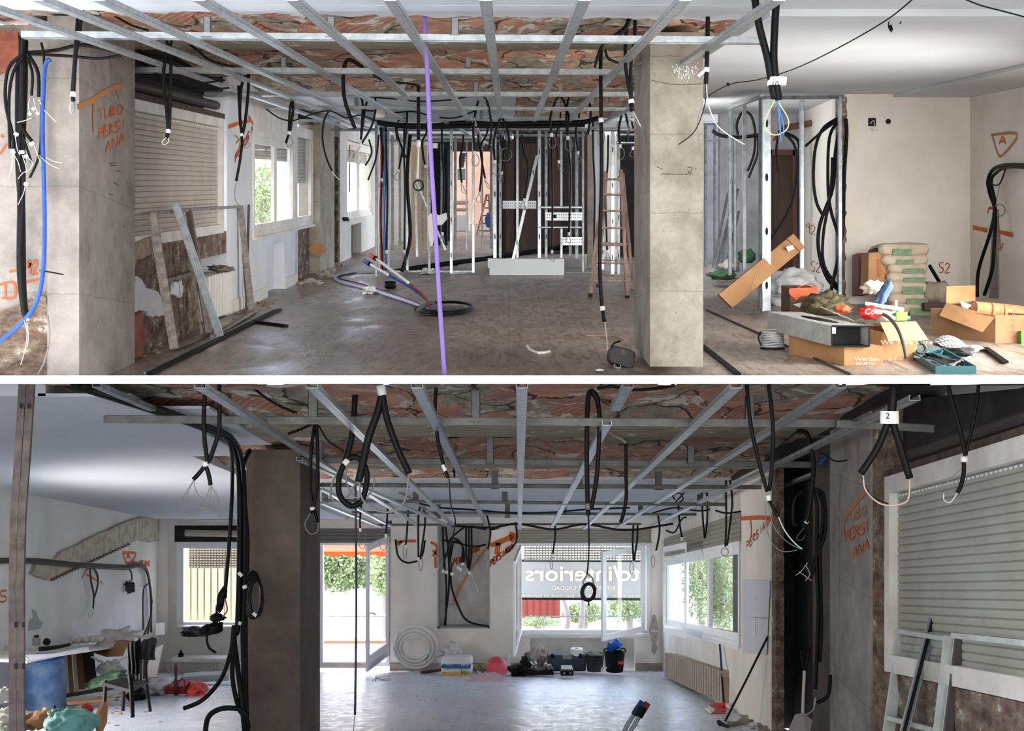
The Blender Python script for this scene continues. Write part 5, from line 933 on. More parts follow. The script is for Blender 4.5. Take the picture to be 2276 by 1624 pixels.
# white radiator
def radiator(name, label, O, U, Wd, hgt, n, m, th=.1, cols=2):
    """sectional radiator: n sections along U, each with front tubes and rounded heads"""
    t = thing(name, label, 'radiator', O); L = U.length; u = U.normalized(); p = L/n
    for i in range(n):
        b = MB(); o = O+u*(i*p)
        if p > .1: b.par(o+u*p*.10+H*.02, u*p*.74, Wd*th, H*(hgt-.03)); b.build('section', m, t); continue
        for c in range(cols):
            q = o+Wd*(th*(c+.08)/cols); b.tube([q+H*.03+u*p*.5, q+H*(hgt-.03)+u*p*.5], p*.28, 8, 0)
        b.par(o+u*p*.12+H*.0, u*p*.76, Wd*th, H*.06); b.par(o+u*p*.12+H*(hgt-.06), u*p*.76, Wd*th, H*.06)
        b.build('section', m, t)
    return t
radm = M('white_radiator_enamel', sr(226, 220, 208), .45)
O = P(466, 716, 14.2); U = P(518, 690, 15.6)-O; O = O-X*.0
r = radiator('radiator', 'white cast radiator standing by the broken wall of the upper room', P(463, 719, 14.75), P(518, 694, 15.95)-P(463, 719, 14.75), X*-1, .52, 9, radm, .14)
one('rag', MB().blob(P(492, 598, 15.3), (.12, .12, .035), .5, 3, 6), M('grey_rag', sr(120, 112, 106), .9), 'dusty grey rag lying on the white radiator', 'rag', smooth=True)
# rails on the floor
one('floor_rail', MB().bar(A.fl(335, 833.5, .015), A.fl(622, 690, .015), .05, .02), rub, 'long double black rail lying on the floor by the left wall', 'rail')
one('floor_rail', MB().bar(A.fl(322, 833.5, .015), A.fl(610, 690, .015), .02, .02), galvd, 'thin bright edge rail beside the black floor rail', 'rail')
one('floor_rail', MB().bar(A.fl(568, 718, .015), A.fl(637, 727, .015), .05, .03), rub, 'short black bar lying on the floor beside the long rail', 'bar')
one('floor_rail', MB().bar(A.fl(470, 755, .03), A.fl(568, 695, .03), .04, .03), oldal, 'old threshold rail along the foot of the leaning frames', 'rail')
one('plastic_strip', MB().tube(fq(A, [(1172, 771), (1176, 778), (1197, 787), (1222, 784)], .012), .012, 8, 2), white, 'bent white plastic strip lying in the middle of the upper floor', 'plastic strip')
one('plastic_piece', MB().blob(A.fl(1333, 828, .02), (.036, .07, .012), .1, 2, 2), white, 'small pale plastic piece on the floor left of the pillar foot', 'plastic piece', smooth=True)
one('twine', MB().tube(fq(A, [(1303, 748), (1330, 748), (1365, 750), (1388, 758)], .01), .006, 6), M('sisal_twine', sr(150, 120, 100), .9), 'piece of brown twine on the floor behind the black tool case', 'twine')
# tool case
d0 = A.df(818); t = thing('tool_case', 'small black tool case at the foot of the concrete pillar', 'tool case', A.fl(1382, 818))
b = MB(); o = P(1356, 806, d0-.1); b.prism([P(1353, 800, d0), P(1358, 806, d0), P(1402, 820, d0), P(1409, 812, d0), P(1412, 783, d0), P(1398, 775, d0), P(1366, 768, d0), P(1355, 778, d0)], Y*.28); b.build('case_body', M('worn_black_plastic', sr(14, 15, 17), .6, 0, sr(26, 25, 25), 20), t, bevel=.01)
MB().tube([P(1366, 809, d0-.01), P(1366, 815, d0-.02), P(1378, 818, d0-.02), P(1379, 812, d0-.01)], .006, 8, 2).build('handle', M('grey_latch', sr(150, 145, 140), .5), t); MB().pb(1380, 775, 1389, 788, d0-.01, .02).build('latch', M('brown_latch', sr(70, 50, 40), .6), t)
MB().tube([P(1358, 772, d0+.1), P(1366, 762, d0+.1), P(1380, 758, d0+.1)], .008, 8).build('strap', rub, t)
# rubble heaps along the left wall
def debris(label, R, spots, n, m, seed, s0=.02, s1=.06, grp=None, up=.0):
    r = random.Random(seed); b = MB()
    for i in range(n):
        k = r.randrange(len(spots)); x, y, sx, sy = spots[k]; px = x+r.gauss(0, sx); py = y+r.gauss(0, sy); c = R.fl(px, py, 0); s = r.uniform(s0, s1)
        a = r.random()*6; u = Vector((math.cos(a), math.sin(a), 0)); v = Vector((-math.sin(a), math.cos(a), 0)); hh = s*r.uniform(.2, .8)
        b.prism([c+u*s*r.uniform(.6, 1)-H*.01, c+v*s*r.uniform(.5, 1)-H*.01, c-u*s*r.uniform(.6, 1)-H*.01, c-v*s*r.uniform(.4, 1)-H*.01], H*hh+u*s*.2)
    o = one('rubble', b, m, label, 'rubble'); o['kind'] = 'stuff'; return o
debris('brick rubble and plaster crumbs along the foot of the broken wall', A, [(300, 795, 12, 6), (340, 770, 15, 8), (420, 750, 20, 6), (540, 702, 15, 5), (590, 675, 12, 4)], 110, rubm, 3, .012, .05)
debris('pale plaster crumbs scattered over the upper room floor', A, [(1100, 740, 160, 40), (700, 660, 60, 20), (1250, 800, 80, 15), (1300, 700, 60, 30), (600, 780, 90, 25)], 130, pl, 5, .004, .014)
debris('stone and brick rubble heap at the foot of the grey wall column', A, [(690, 628, 12, 3), (735, 600, 8, 4), (745, 590, 8, 5), (720, 612, 8, 3)], 110, conc, 8, .02, .09)
debris('small rubble crumbs over the floor of the right bay', A, [(1650, 720, 60, 30), (1800, 820, 60, 8), (1750, 740, 80, 30), (2050, 740, 60, 25), (1620, 790, 40, 20)], 120, pl, 9, .004, .014)
b = MB(); o = P(700, 568, 22.2); b.prism([P(683, 553, 22.3), P(699, 571, 22.3), P(712, 555, 22.3), P(698, 539, 22.3)], Vector((.1, .12, .02))); one('junction_box', b, card, 'brown box hanging askew on the broken wall under the second window', 'box', bevel=.01)
one('metal_bracket', MB().par(P(757, 488, 26.5), X*.14, Y*.3, H*.05), rub, 'dark bracket sticking out left of the third window', 'bracket')
b = MB(); b.par(P(775, 322, 25.8), X*.03, Y*.01, H*-.9); one('yellow_lath', b, M('yellow_board', sr(222, 190, 130), .8), 'narrow yellow lath on the wall left of the third window', 'lath')
# niche door trim
one('niche_trim', MB().pb(629, 541, 633, 645, 20.0, .05), M('grey_zinc_trim', sr(150, 156, 164), .6), 'grey metal trim on the right of the white wall niche', 'trim')
# ceiling lamp base
b = MB(); b.lathe(P(844, 262, 19), [(.001, 0), (.06, .01), (.085, .05), (.08, .10), (.04, .13), (.001, .135)], 20); one('globe_lamp', b, M('white_globe', sr(226, 216, 208), .4), 'white globe lamp under the rear white ceiling, unlit', 'lamp', smooth=True)
b = MB(); b.lathe(P(1131, 312, 24.2), [(.05, 0), (.085, .03), (.085, .10), (.06, .15)], 16); one('duct_spigot', b, galv, 'round metal duct spigot under the trunk cables in the dark bay', 'duct', smooth=True)
# ---------------------------------------------- right bay
def cardbox(R, px0, px1, pyb, pyt, d, dep, name, label, m=card, flaps=True, open_=True, skew=0):
    t = thing(name, label, 'box', P((px0+px1)/2, pyb, d)); th = .006; w = (px1-px0)*d/F; o = P(px0, pyb, d); hh = P(px0, pyt, d).z-o.z; D = R.D*dep+X*skew; hf = (R.D*dep).z
    for nm, a, u, v in (('front_panel', o, X*w, H*hh), ('back_panel', o+D, X*w, H*hh), ('side_panel', o, D, H*hh), ('side_panel', o+X*w, D, H*hh), ('bottom_panel', o, X*w, D)):
        n = u.cross(v).normalized(); MB().par(a, u, v, n*th).build(nm, m, t)
    return t, o, w, hh, D
wpr = M('white_print', sr(232, 220, 206), .8)
# small spool of wire
d = A.df(773); t = thing('wire_spool', 'open spool of pale grey wire on the right floor beside the closet frame', 'wire spool', A.fl(1717, 775)); c = A.fl(1717, 775, .0)
b = MB(); b.lathe(c+H*.0, [(.005, 0), (.115, 0), (.115, .01), (.005, .012)], 24); b.build('lower_flange', rub, t); b = MB(); b.lathe(c+H*.17, [(.04, 0), (.105, 0), (.105, .008), (.04, .008)], 24); b.build('upper_flange', M('grey_flange', sr(170, 168, 162), .6), t)
for k in range(7): b = MB(); b.tube([c+Vector((.098*math.cos(a*math.pi/8), .098*math.sin(a*math.pi/8), .022+k*.021+.004*math.sin(a+k))) for a in range(16)], .0105, 6, 2, closed=True); b.build('wire_turn', M('pale_wire', sr(176, 178, 182), .45), t, smooth=True)
b = MB(); b.tube([c+Vector((-.115, -.02, .16)), c+Vector((-.13, 0, .1)), c+Vector((-.11, -.03, .03))], .008, 6); b.build('strap', rub, t)
# long cardboard plank
dk = 15.9; b = MB(); b.prism([P(1598, 654, dk), P(1628, 684, dk), P(1790, 549, 16.4), P(1764, 519, 16.4)], Y*.16+H*.0)
t = thing('cardboard_box', 'long narrow cardboard box leaning diagonally against the closet frame', 'box', P(1628, 684, dk)); b.build('carton', card, t, bevel=.004)
b = MB(); b.prism([P(1747, 549, 16.22), P(1752, 559, 16.22), P(1766, 553, 16.22), P(1762, 544, 16.22)], Y*-.004); b.build('white_label', white, t); MB().bar(P(1748, 529, 16.34), P(1780, 560, 16.34), .012, .01, Y).build('flap_edge', cardd, t)
MB().tube([P(1680, 604, 16.0), P(1670, 640, 15.95), P(1676, 652, 15.9), P(1690, 640, 15.9)], .004, 6).build('twine', MATS['sisal_twine'] if 'sisal_twine' in MATS else card, t)
# white sack
d = A.df(688); t = thing('plastic_sack', 'crumpled white plastic sack with grey lettering behind the bright stud', 'sack', A.fl(1762, 690)); b = MB(); b.blob(P(1764, 646, d+.6), (.33, .3, .27), .14, 2.6, 12, flat=.24, nu=44, nv=28); b.build('sack_body', M('white_sack_plastic', sr(216, 216, 218), .55, 0, sr(176, 178, 182), 5, bump=.6, bsc=7), t, smooth=True)
text('CALMA', P(1714, 654, d+.18), X*.068, H*.05-X*.005, rub, t); text('PROYECTOS', P(1716, 661, d+.17), X*.035, H*.025, rub, t)
# orange brown crate
d = A.df(712); t = thing('cardboard_box', 'brown and orange battered carton left of the metal duct', 'box', A.fl(1790, 714)); obx = M('orange_print', sr(206, 96, 50), .7, 0, sr(180, 80, 44), 8)
o = P(1756, 712, d); w = 62*d/F; hh = P(1756, 641, d).z-o.z
MB().par(o, X*w, A.D*.5, H*hh).build('carton', M('brown_stained_carton', sr(110, 76, 54), .8, 0, sr(78, 54, 40), 8), t, bevel=.008)
MB().prism([P(1754, 641, d-.004), P(1818, 638, d-.004), P(1818, 655, d-.004), P(1780, 658, d-.004), P(1770, 668, d-.004), P(1754, 652, d-.004)], Y*-.003).build('orange_top_print', obx, t)
MB().prism([P(1754, 690, d-.004), P(1770, 697, d-.004), P(1790, 706, d-.004), P(1790, 714, d-.004), P(1754, 712, d-.004)], Y*-.003).build('orange_base_print', obx, t)
MB().prism([P(1762, 676, d-.004), P(1782, 672, d-.004), P(1778, 684, d-.004)], Y*-.003).build('white_print', white, t)
one('orange_strap', MB().tube([P(1770, 641, d+.1), P(1785, 634, d+.1), P(1805, 632, d+.1), P(1818, 640, d+.1)], .006, 6), MATS['orange_print'], 'thin strap looped over the brown and orange carton', 'strap')
# camouflage fabric
camo = N('camouflage_fabric'); co = camo.co('Object'); camo.col(camo.ramp(camo.noise(co, 9, 3, .5), [(.4, sr(54, 50, 38)), (.47, sr(110, 98, 72)), (.55, sr(74, 78, 50)), (.62, sr(130, 118, 90))])); camo.b.inputs['Roughness'].default_value = .95
b = MB(); b.blob(P(1838, 680, 14.7), (.24, .3, .13), .3, 2.4, 21, flat=.1, nu=36, nv=22); one('camouflage_jacket', b, camo.m, 'crumpled camouflage jacket heaped behind the metal duct box', 'jacket', smooth=True)
# metal duct box on carton
d = A.df(812); t, o, w, hh, D = cardbox(A, 1876, 1960, 812, 770, d, .8, 'cardboard_box', 'brown cardboard box printed in white under the metal duct box', card, skew=-.30)
MB().par(o+H*hh, X*w, D, H*.006).build('top_panel', card, t)
text('Werden', P(1899, 802, d-.012), X*.062, H*.05, wpr, t); text('EEUETO', P(1902, 811, d-.012), X*.045, H*.032, wpr, t)
b = MB(); mk = P(1835, 785, d+.35); b.tube([mk+Vector((.03*math.cos(a), .0, .035*math.sin(a))) for a in [k*.7 for k in range(9)]], .004, 6, 3); b.build('printed_mark', wpr, t)
d1 = d-.04; t = thing('metal_duct_box', 'open-ended grey sheet metal duct box with a round hole lying on a carton', 'duct', P(1890, 770, d1))
o = P(1849, 769, d1); wv = P(1932, 770, d1)-o; hv = H*(P(1849, 724, d1).z-o.z); Dv = Vector((-.30, 1.25, .17)); zg = M('grey_sheet_zinc', sr(178, 180, 178), .5, .25, sr(150, 152, 150), 8)
for nm, a, u, v in (('bottom_sheet', o+H*.004, wv, Dv), ('side_sheet', o, hv, Dv), ('side_sheet', o+wv, hv, Dv), ('rear_sheet', o+Dv, wv, hv)): MB().par(a, u, v, u.cross(v).normalized()*.003).build(nm, rub if nm in ('bottom_sheet', 'rear_sheet') else zg, t)  # bottom and rear sheets coloured black as shade inside the duct
# top with a round hole
ctr = o+hv+wv*.5+Dv*.45; hol = [ctr+wv*(.24*math.cos(k*math.pi/12))+Dv*(.26*math.sin(k*math.pi/12)) for k in range(24)]; c4 = []
for k in range(24):
    a = k*math.pi/12; cx, sy_ = math.cos(a), math.sin(a); m = max(abs(cx), abs(sy_)); c4.append(o+hv+wv*(.5+.5*cx/m)+Dv*((.45 if sy_ < 0 else .55)*sy_/m+.45))
b = MB()
for k in range(24): b.face(hol[k], hol[(k+1) % 24], c4[(k+1) % 24], c4[k])
b.build('top_sheet', zg, t)
for a, c in ((o, o+wv), (o+hv, o+hv+wv), (o, o+hv), (o+wv, o+wv+hv)): MB().bar(a, c, .012, .012).build('black_rim', rub, t)
MB().par(o+Dv*.1+wv*.02+hv*.03, wv*.94, Dv*.02, hv*.94).build('shade_panel', rub, t); MB().par(o+hv*.62+wv*.0-Y*.008, wv*.1, Y*.003, hv*.3).build('label', white, t)  # added black panel stands in for the shade inside the open duct
one('white_stick', MB().bar(P(1824, 682, 13.4), P(1932, 727, 11.9), .012, .006), framew, 'thin white stick lying over the metal duct box', 'stick')
one('foam_piece', MB().blob(P(1873, 687, 13.0), (.07, .06, .04), .3, 2.5, 3), MATS['orange_print'], 'orange plastic scrap beside the cardboard box full of rubbish', 'plastic scrap', smooth=True)
# rubbish carton
d = A.df(803); t, o, w, hh, D = cardbox(A, 1960, 2036, 803, 738, d+.1, .75, 'cardboard_box', 'open cardboard box full of rubbish with white print on its front', card, skew=-.16)
text('We Take Care', P(1957, 765, d+.08), X*.075, H*.055, wpr, t); text('o . ? . o . 0', P(1975, 801, d+.08), X*.04, H*.04, wpr, t)
b = MB(); b.prism([P(1956, 716, d+.1), P(2036, 714, d+.1), P(2064, 755, d-.25), P(1976, 758, d-.25)], Y*.006); b.build('front_flap', M('light_card', sr(196, 158, 116), .85), t)
b = MB(); b.blob(P(1960, 705, d+.5), (.18, .26, .10), .35, 2.5, 33, flat=.08, nu=32, nv=20); one('plastic_bag', b, M('milky_plastic', sr(196, 190, 184), .4, 0, sr(150, 142, 134), 6, bump=.5, bsc=9), 'milky plastic bags filling the rubbish box', 'bag', smooth=True)
b = MB(); b.blob(P(1934, 695, d+.12), (.095, .07, .055), .25, 2.5, 35); t = thing('drink_bag', 'crushed red drink wrapper lying on the rubbish box', 'wrapper', P(1934, 706, d+.12)); b.build('wrapper', red, t, smooth=True); text('Coca', P(1921, 698, d+.03), X*.075, H*.07+X*.01, white, t)
one('bottle', MB().lathe(P(1985, 703, d+.3), [(.02, 0), (.045, .02), (.045, .1), (.02, .13), (.018, .15)], 14, X-H*.1), M('green_bottle', sr(40, 110, 80), .3), 'green plastic bottle in the rubbish box', 'bottle', smooth=True)
one('wrapper', MB().par(P(1992, 712, d+.05), X*.10, Y*.03+H*.0, H*.075), M('lime_wrapper', sr(130, 200, 60), .6), 'lime green wrapper on the rim of the rubbish box', 'wrapper', bevel=.01)
one('white_plastic_part', MB().bar(P(1923, 674, d+.35), P(2009, 688, d+.25), .05, .03).par(P(1990, 682, d+.25), X*.02, Y*.02, H*.06), framew, 'white plastic rail lying over the rubbish box', 'rail', bevel=.004)
one('glove', MB().blob(P(1962, 655, d+.7), (.05, .06, .14), .35, 2.2, 41, rot=-.5), M('navy_cloth', sr(64, 88, 124), .8, 0, sr(90, 110, 140), 7), 'blue and grey work glove on top of the rubbish pile', 'glove', smooth=True)
one('cloth', MB().blob(P(1942, 640, d+.9), (.10, .08, .06), .35, 2.2, 42), M('pale_cloth', sr(206, 196, 182), .9), 'pale cloth lying above the blue glove', 'cloth', smooth=True)
cab('black corrugated hose bending out of the rubbish box to the floor', d-.15, [([(1952, 694, d+.2), (1975, 705, d-.05), (1995, 730, d-.3), (2008, 765, d-.4), (2014, 796, d-.45)], 4, M('dusty_hose', sr(60, 56, 54), .6), SH)], 'hose', name='hose')
cab('short black hose end curving right of the rubbish box', d, [([(2036, 780), (2050, 784), (2058, 775), (2052, 764), (2044, 762)], 4, MATS['dusty_hose'], SH)], 'hose', name='hose')
# cement sacks
sackm = M('beige_cement_sack', sr(196, 180, 160), .85, 0, sr(170, 152, 132), 5, bump=.35, bsc=9); green = M('green_print', sr(104, 130, 98), .85, 0, sr(130, 146, 118), 14)
def sack(px0, px1, pt, pb_, d, dep, m, lb, grp, pr=None, prm=None, txt=None):
    t = thing('cement_sack', lb, 'sack', P((px0+px1)/2, pb_, d), grp); a = P(px0, pb_, d); b_ = P(px1, pt, d); w = b_.x-a.x; hh = b_.z-a.z; sd = px0+pt
    def fn(u, v):
        th = v*2*math.pi; c = math.cos(th); s_ = math.sin(th); sg = lambda q, e: math.copysign(abs(q)**e, q)
        x = u*2-1; ed = (1-abs(x)**8)**.5 if abs(x) < 1 else 0; k = noise.noise(Vector((u*4, c*1.5, s_*1.5+sd)))*.10
        return Vector((a.x+w*u+.0, a.y+dep*.5+dep*.5*sg(c, .6)*(.75+.25*ed), a.z+hh*.5+hh*.5*sg(s_, .55)*(.35+.65*ed)*(1+k)+dep*.5*A.D.z))
    MB().grid(fn, 20, 22).build('sack_body', m, t, smooth=True)
    if pr: MB().pb(pr[0], pt+(pb_-pt)*.25, pr[1], pb_-(pb_-pt)*.22, d-.012, .004).build('printed_label', prm, t)
    if txt: text(txt[0], P(txt[1], txt[2], d-.02), X*txt[3], H*txt[3]*.9, txt[4], t)
    return t
d = 15.7
for i, (x0, x1, yt, yb) in enumerate(((1982, 2056, 680, 704), (1978, 2060, 658, 682), (1970, 2064, 630, 660), (1975, 2064, 612, 632), (1976, 2066, 592, 613), (1962, 2068, 572, 596), (1956, 2070, 547, 574))):
    sack(x0, x1, yt-3, yb+4, d+.02*i, .62, sackm, 'beige cement sack with green print, %s from the bottom of the stack' % ORD[i], 'cement sacks stacked by the back wall', (x0+40-i*2, x0+86-i*2 if i < 5 else x0+70), green)
t = thing('cardboard_box', 'upright carton with orange lettering left of the cement sacks', 'box', P(1953, 672, 15.9)); MB().prism([P(1929, 642, 15.9), P(1951, 645, 15.9), P(1978, 628, 15.9), P(1978, 566, 15.9), P(1950, 560, 15.9), P(1931, 562, 15.9)], Y*.35).build('carton', card, t, bevel=.004)
text('□ legrand', P(1958, 634, 15.86), H*.075+X*.0, X*-.075, MATS['orange_print'], t)
one('board', MB().pb(1908, 562, 1930, 655, 16.5, .3), M('dark_red_board', sr(116, 84, 74), .8), 'dark reddish boards standing behind the upright carton', 'board')
one('sand_bag', MB().blob(P(2078, 652, 15.9), (.17, .25, .16), .2, 2, 51, flat=.15), M('grey_bag', sr(150, 138, 124), .85), 'grey rounded bag on the floor right of the cement sacks', 'bag', smooth=True)
one('brown_crate', MB().pb(2055, 672, 2100, 690, 15.6, .4), M('dark_brown_crate', sr(72, 56, 46), .8), 'dark brown crate under the grey bag by the sacks', 'crate', bevel=.01)
one('black_rod', MB().bar(P(2066, 590, 16.2), P(2102, 650, 15.8), .03, .03), rub, 'black rod leaning down right from the cement sacks', 'rod')
# big right carton with orange mesh
d = A.df(762); t, o, w, hh, D = cardbox(A, 2212, 2300, 764, 700, d, .7, 'cardboard_box', 'large open carton holding orange mesh rolls at the right edge', cardd, skew=-.40)
b = MB(); b.prism([P(2104, 672, d+.6), P(2212, 704, d), P(2184, 738, d-.1), P(2088, 701, d+.5)], Y*.006); b.build('side_flap', card, t); b = MB(); b.prism([P(2103, 676, d+.75), P(2104, 636, d+.8), P(2168, 634, d+.9), P(2168, 668, d+.8)], Y*.006); b.build('rear_flap', card, t)
b = MB(); b.prism([P(2104, 690, d+.72), P(2212, 730, d), P(2212, 764, d), P(2104, 722, d+.72)], Y*.006); b.build('long_panel', cardd, t)
text('|| o m || o m', P(2256, 752, d-.012), H*.06, X*-.06, red, t)
mesh = M('orange_mesh_roll', sr(232, 150, 104), .7, 0, sr(206, 120, 78), 20, bump=.8, bsc=50)
for i, (x, y, r, l) in enumerate(((2165, 686, .075, .28), (2200, 690, .08, .3), (2225, 694, .085, .34))):
    b = MB(); c = P(x, y, d+.35); b.lathe(c, [(.02, 0), (r, 0), (r*1.05, l*.5), (r, l), (.02, l)], 22, X-H*.1+Y*.15); one('mesh_roll', b, mesh, 'orange mesh roll in the right carton, %s from the left' % ORD[i], 'mesh roll', 'orange mesh rolls')
one('paper_sheet', MB().prism([P(2134, 668, d+.5), P(2160, 678, d+.5), P(2150, 688, d+.4), P(2138, 680, d+.4)], Y*.02), white, 'white folded sheet sticking up in the right carton', 'paper')
one('green_can', MB().pb(2270, 735, 2290, 765, d-.1, .12), M('green_can', sr(76, 140, 50), .5), 'green container cut by the right frame edge beside the big carton', 'container')
# teal tool tray and patterned foam
d = A.df(838); teal = M('teal_plastic', sr(26, 84, 92), .5); t = thing('tool_tray', 'open teal plastic tool tray full of tools at the front of the right bay', 'tool tray', P(2080, 833, 11.0))
o = P(2078, 833.5, 10.86); u = P(2166, 833.5, 10.86)-o; v = P(2015, 792, 12.0)-o; hh = .075
for nm, a, q in (('tray_front', o, u), ('tray_side', o, v), ('tray_back', o+v, u), ('tray_side', o+u, v)): MB().par(a, q, H*hh, q.cross(H).normalized()*.015).build(nm, teal, t)
MB().par(o+H*.02, u, v, H*.004).build('tray_floor', dark, t)
r2 = random.Random(5)
for k in range(12):
    c = o+u*r2.uniform(.1, .8)+v*r2.uniform(.1, .9)+H*.05; a = r2.uniform(0, 3.1); q = Vector((math.cos(a)*.09, math.sin(a)*.16, .02)); one('hand_tool', MB().tube([c-q, c, c+q+H*.01], .010, 8, 3), (rub, teal, galvd)[k % 3], 'small hand tool lying in the teal tray, %s in the heap' % ORD[k], 'tool', 'tools in the teal tray')
b = MB(); b.tube([P(2128, 806, 11.2), P(2136, 800, 11.2), P(2144, 806, 11.2), P(2140, 820, 11.1), P(2132, 812, 11.1)], .006, 6); one('wire_loop', b, wireg, 'grey wire loop lying on the teal tray', 'wire')
pat = N('patterned_foil'); co = pat.co('UV'); bk = pat.n('TexBrick', i_Scale=1.0, i_Mortar_Size=.006, i_Brick_Width=.035, i_Row_Height=.06); bk.inputs['Color1'].default_value = bk.inputs['Color2'].default_value = sr(232, 232, 232); bk.inputs['Mortar'].default_value = sr(90, 90, 90); pat.l(co, bk.inputs['Vector']); pat.col(bk.outputs[0])
pa = [P(2072, 762, 12.9), P(2116, 752, 13.4), P(2196, 780, 12.4), P(2160, 804, 11.8)]
def fn(u, v): a = pa[0].lerp(pa[3], u); b2 = pa[1].lerp(pa[2], u); p = a.lerp(b2, v); return p+H*(.05*math.sin(math.pi*v)+.02*math.sin(u*9))
b = MB(); b.grid(fn, 16, 10); one('packing_foil', b, pat.m, 'white packing sheet with grey dashes lying on the floor behind the teal tray', 'packing sheet', uvf=lambda v: (v.x, v.y*.4))
one('tool_roll', MB().blob(P(2125, 785, 12.2), (.14, .3, .05), .3, 2.2, 61, flat=.04), M('dark_grey_cloth', sr(46, 48, 50), .9), 'dark crumpled cloth under the dashed packing sheet', 'cloth', smooth=True)
one('plastic_sheet', MB().prism([P(2145, 812, 11.5), P(2215, 800, 12), P(2262, 830, 11.2), P(2170, 833.5, 11)], H*.01), M('clear_film', sr(170, 176, 178), .3), 'clear plastic film on the floor right of the teal tray', 'plastic film')
one('dark_batten', MB().bar(A.fl(2190, 778, .02), A.fl(2235, 810, .02), .05, .02), rub, 'dark slat on the floor right of the packing sheet', 'slat')
# rails in the floor, right bay
one('floor_rail', MB().bar(A.fl(1560, 770, .01), A.fl(1640, 833.5, .01), .05, .02), rub, 'black rail on the floor right of the pillar foot', 'rail')
one('floor_rail', MB().bar(A.fl(1570, 690, .01), A.fl(1890, 833.5, .01), .015, .015), M('dark_seam', sr(70, 60, 54), .8), 'thin dark rail running across the right floor', 'rail')
b = MB(); b.blob(P(1660, 570, 20.5), (.13, .13, .11), .15, 2, 71, flat=.1); one('hose_bundle', b, M('green_hose', sr(44, 84, 56), .6, 0, sr(30, 60, 44), 30), 'coiled green hose on the floor behind the closet studs', 'hose', smooth=True)
b = MB(); b.blob(P(1606, 612, 20.0), (.2, .25, .07), .3, 2, 72, flat=.06); one('green_tarp', b, M('green_tarp', sr(58, 92, 66), .8), 'green tarp heap on the hall floor right of the pillar', 'tarp', smooth=True)
b = MB(); b.blob(P(1622, 592, 20.6), (.14, .2, .1), .3, 2.4, 73, flat=.08); one('plastic_bag', b, MATS['milky_plastic'], 'pale plastic bag on the hall floor behind the left closet studs', 'bag', smooth=True)
one('electric_panel', MB().pb(1606, 412, 1622, 436, 25.8, .08), white, 'small white panel on the hall wall behind the studs', 'panel')
# switch box and round hole on the wall
o = one('socket_hole', MB().pb(1930, 262, 1947, 280, dw-.012, .01), dark, 'square open socket hole with loose wires high on the right back wall', 'socket')
MB().tube([P(1934, 275, dw-.03), P(1942, 268, dw-.06), P(1944, 282, dw-.08), P(1938, 290, dw-.06), P(1952, 288, dw-.05)], .005, 6).build('wire', Ww, o)
b = MB(); b.lathe(P(1974, 270, dw-.004), [(.034, 0), (.034, .01)], 18, Y*-1); one('round_hole', b, dark, 'round dark box hole beside the square socket hole', 'socket')
# lintel over closet interior
b = MB(); b.prism([P(1735, 292, 21.4), P(1740, 278, 21.4), P(1868, 254, 19.4), P(1868, 266, 19.4)], Y*.1); one('brick_lintel', b, M('crumbling_brick', sr(120, 80, 62), .95, 0, sr(80, 56, 46), 9, bump=.8), 'crumbling brick lintel strip above the brown door', 'lintel')
# ================================================================ THINGS IN THE LOWER ROOM
# paired steel posts at far left
for i, (x0, x1, lb) in enumerate(((51, 30, 'left'), (69, 47, 'right'))):
    t = thing('steel_post', 'tall dusty steel post standing at the far left of the lower room, %s one' % lb, 'post', P(x1, 1700, 8.2), 'paired steel posts')
    pts = ((x0, 851+3), (x0-9, 1000), (x1+2, 1150), (x1-1, 1300), (x1, 1700)); b = MB()
    for k in range(4): b.bar(P(pts[k][0], pts[k][1], 8.2), P(pts[k+1][0], pts[k+1][1], 8.2), .027, .045)
    b.build('post', M('dusty_steel', sr(112, 102, 96), .6, .2, sr(84, 74, 70), 9), t)
    for y in (902, 1388, 1480): MB().pb(x1+ (6 if y > 1000 else 18)-4, y-6, x1+(6 if y > 1000 else 18)+2, y+6, 8.17, .003).build('service_hole', dark, t)
# concrete stair beam crossing the left wall
def WP(x, y, off=.0): return P(x, y, B.ds(x, xl+off))
b = MB(); pts = [(62, 1275), (74, 1256), (112, 1250), (128, 1226), (170, 1208), (232, 1178), (300, 1150), (348, 1152), (348, 1202), (328, 1204), (300, 1200), (262, 1214), (190, 1250), (112, 1290), (98, 1288)]
out = []
for i in range(len(pts)):
    a, c = pts[i], pts[(i+1) % len(pts)]
    for k in range(5): t_ = k/5; out.append(WP(a[0]+(c[0]-a[0])*t_+random.uniform(-1.5, 1.5), a[1]+(c[1]-a[1])*t_+random.uniform(-1.5, 1.5)))
b.prism(out, X*.05); b.build('exposed_beam', M('pale_beam_concrete', sr(196, 184, 168), .9, 0, sr(160, 148, 132), 6, bump=.4, bsc=14), wlB)
b = MB()
for k in range(26): x = 112+k*6.8; y = 1290-k*3.15; c = WP(x, y, .05); b.par(c, B.D*.12, X*.02, H*.035)
b.build('beam_lower_lip', rubm, wlB, uvf=hx)
b = MB(); c = WP(74, 1380); b.prism([WP(x, y) for x, y in ((62, 1401), (64, 1378), (74, 1372), (70, 1352), (80, 1358), (86, 1376), (94, 1382), (90, 1396), (76, 1400))], X*.004); b.build('damp_patch', M('grey_damp_patch', sr(168, 166, 162), .9), wlB)
b = MB(); b.pb(348, 1150, 372, 1492, 23.9, .1); struct('trim_8', b, cream)
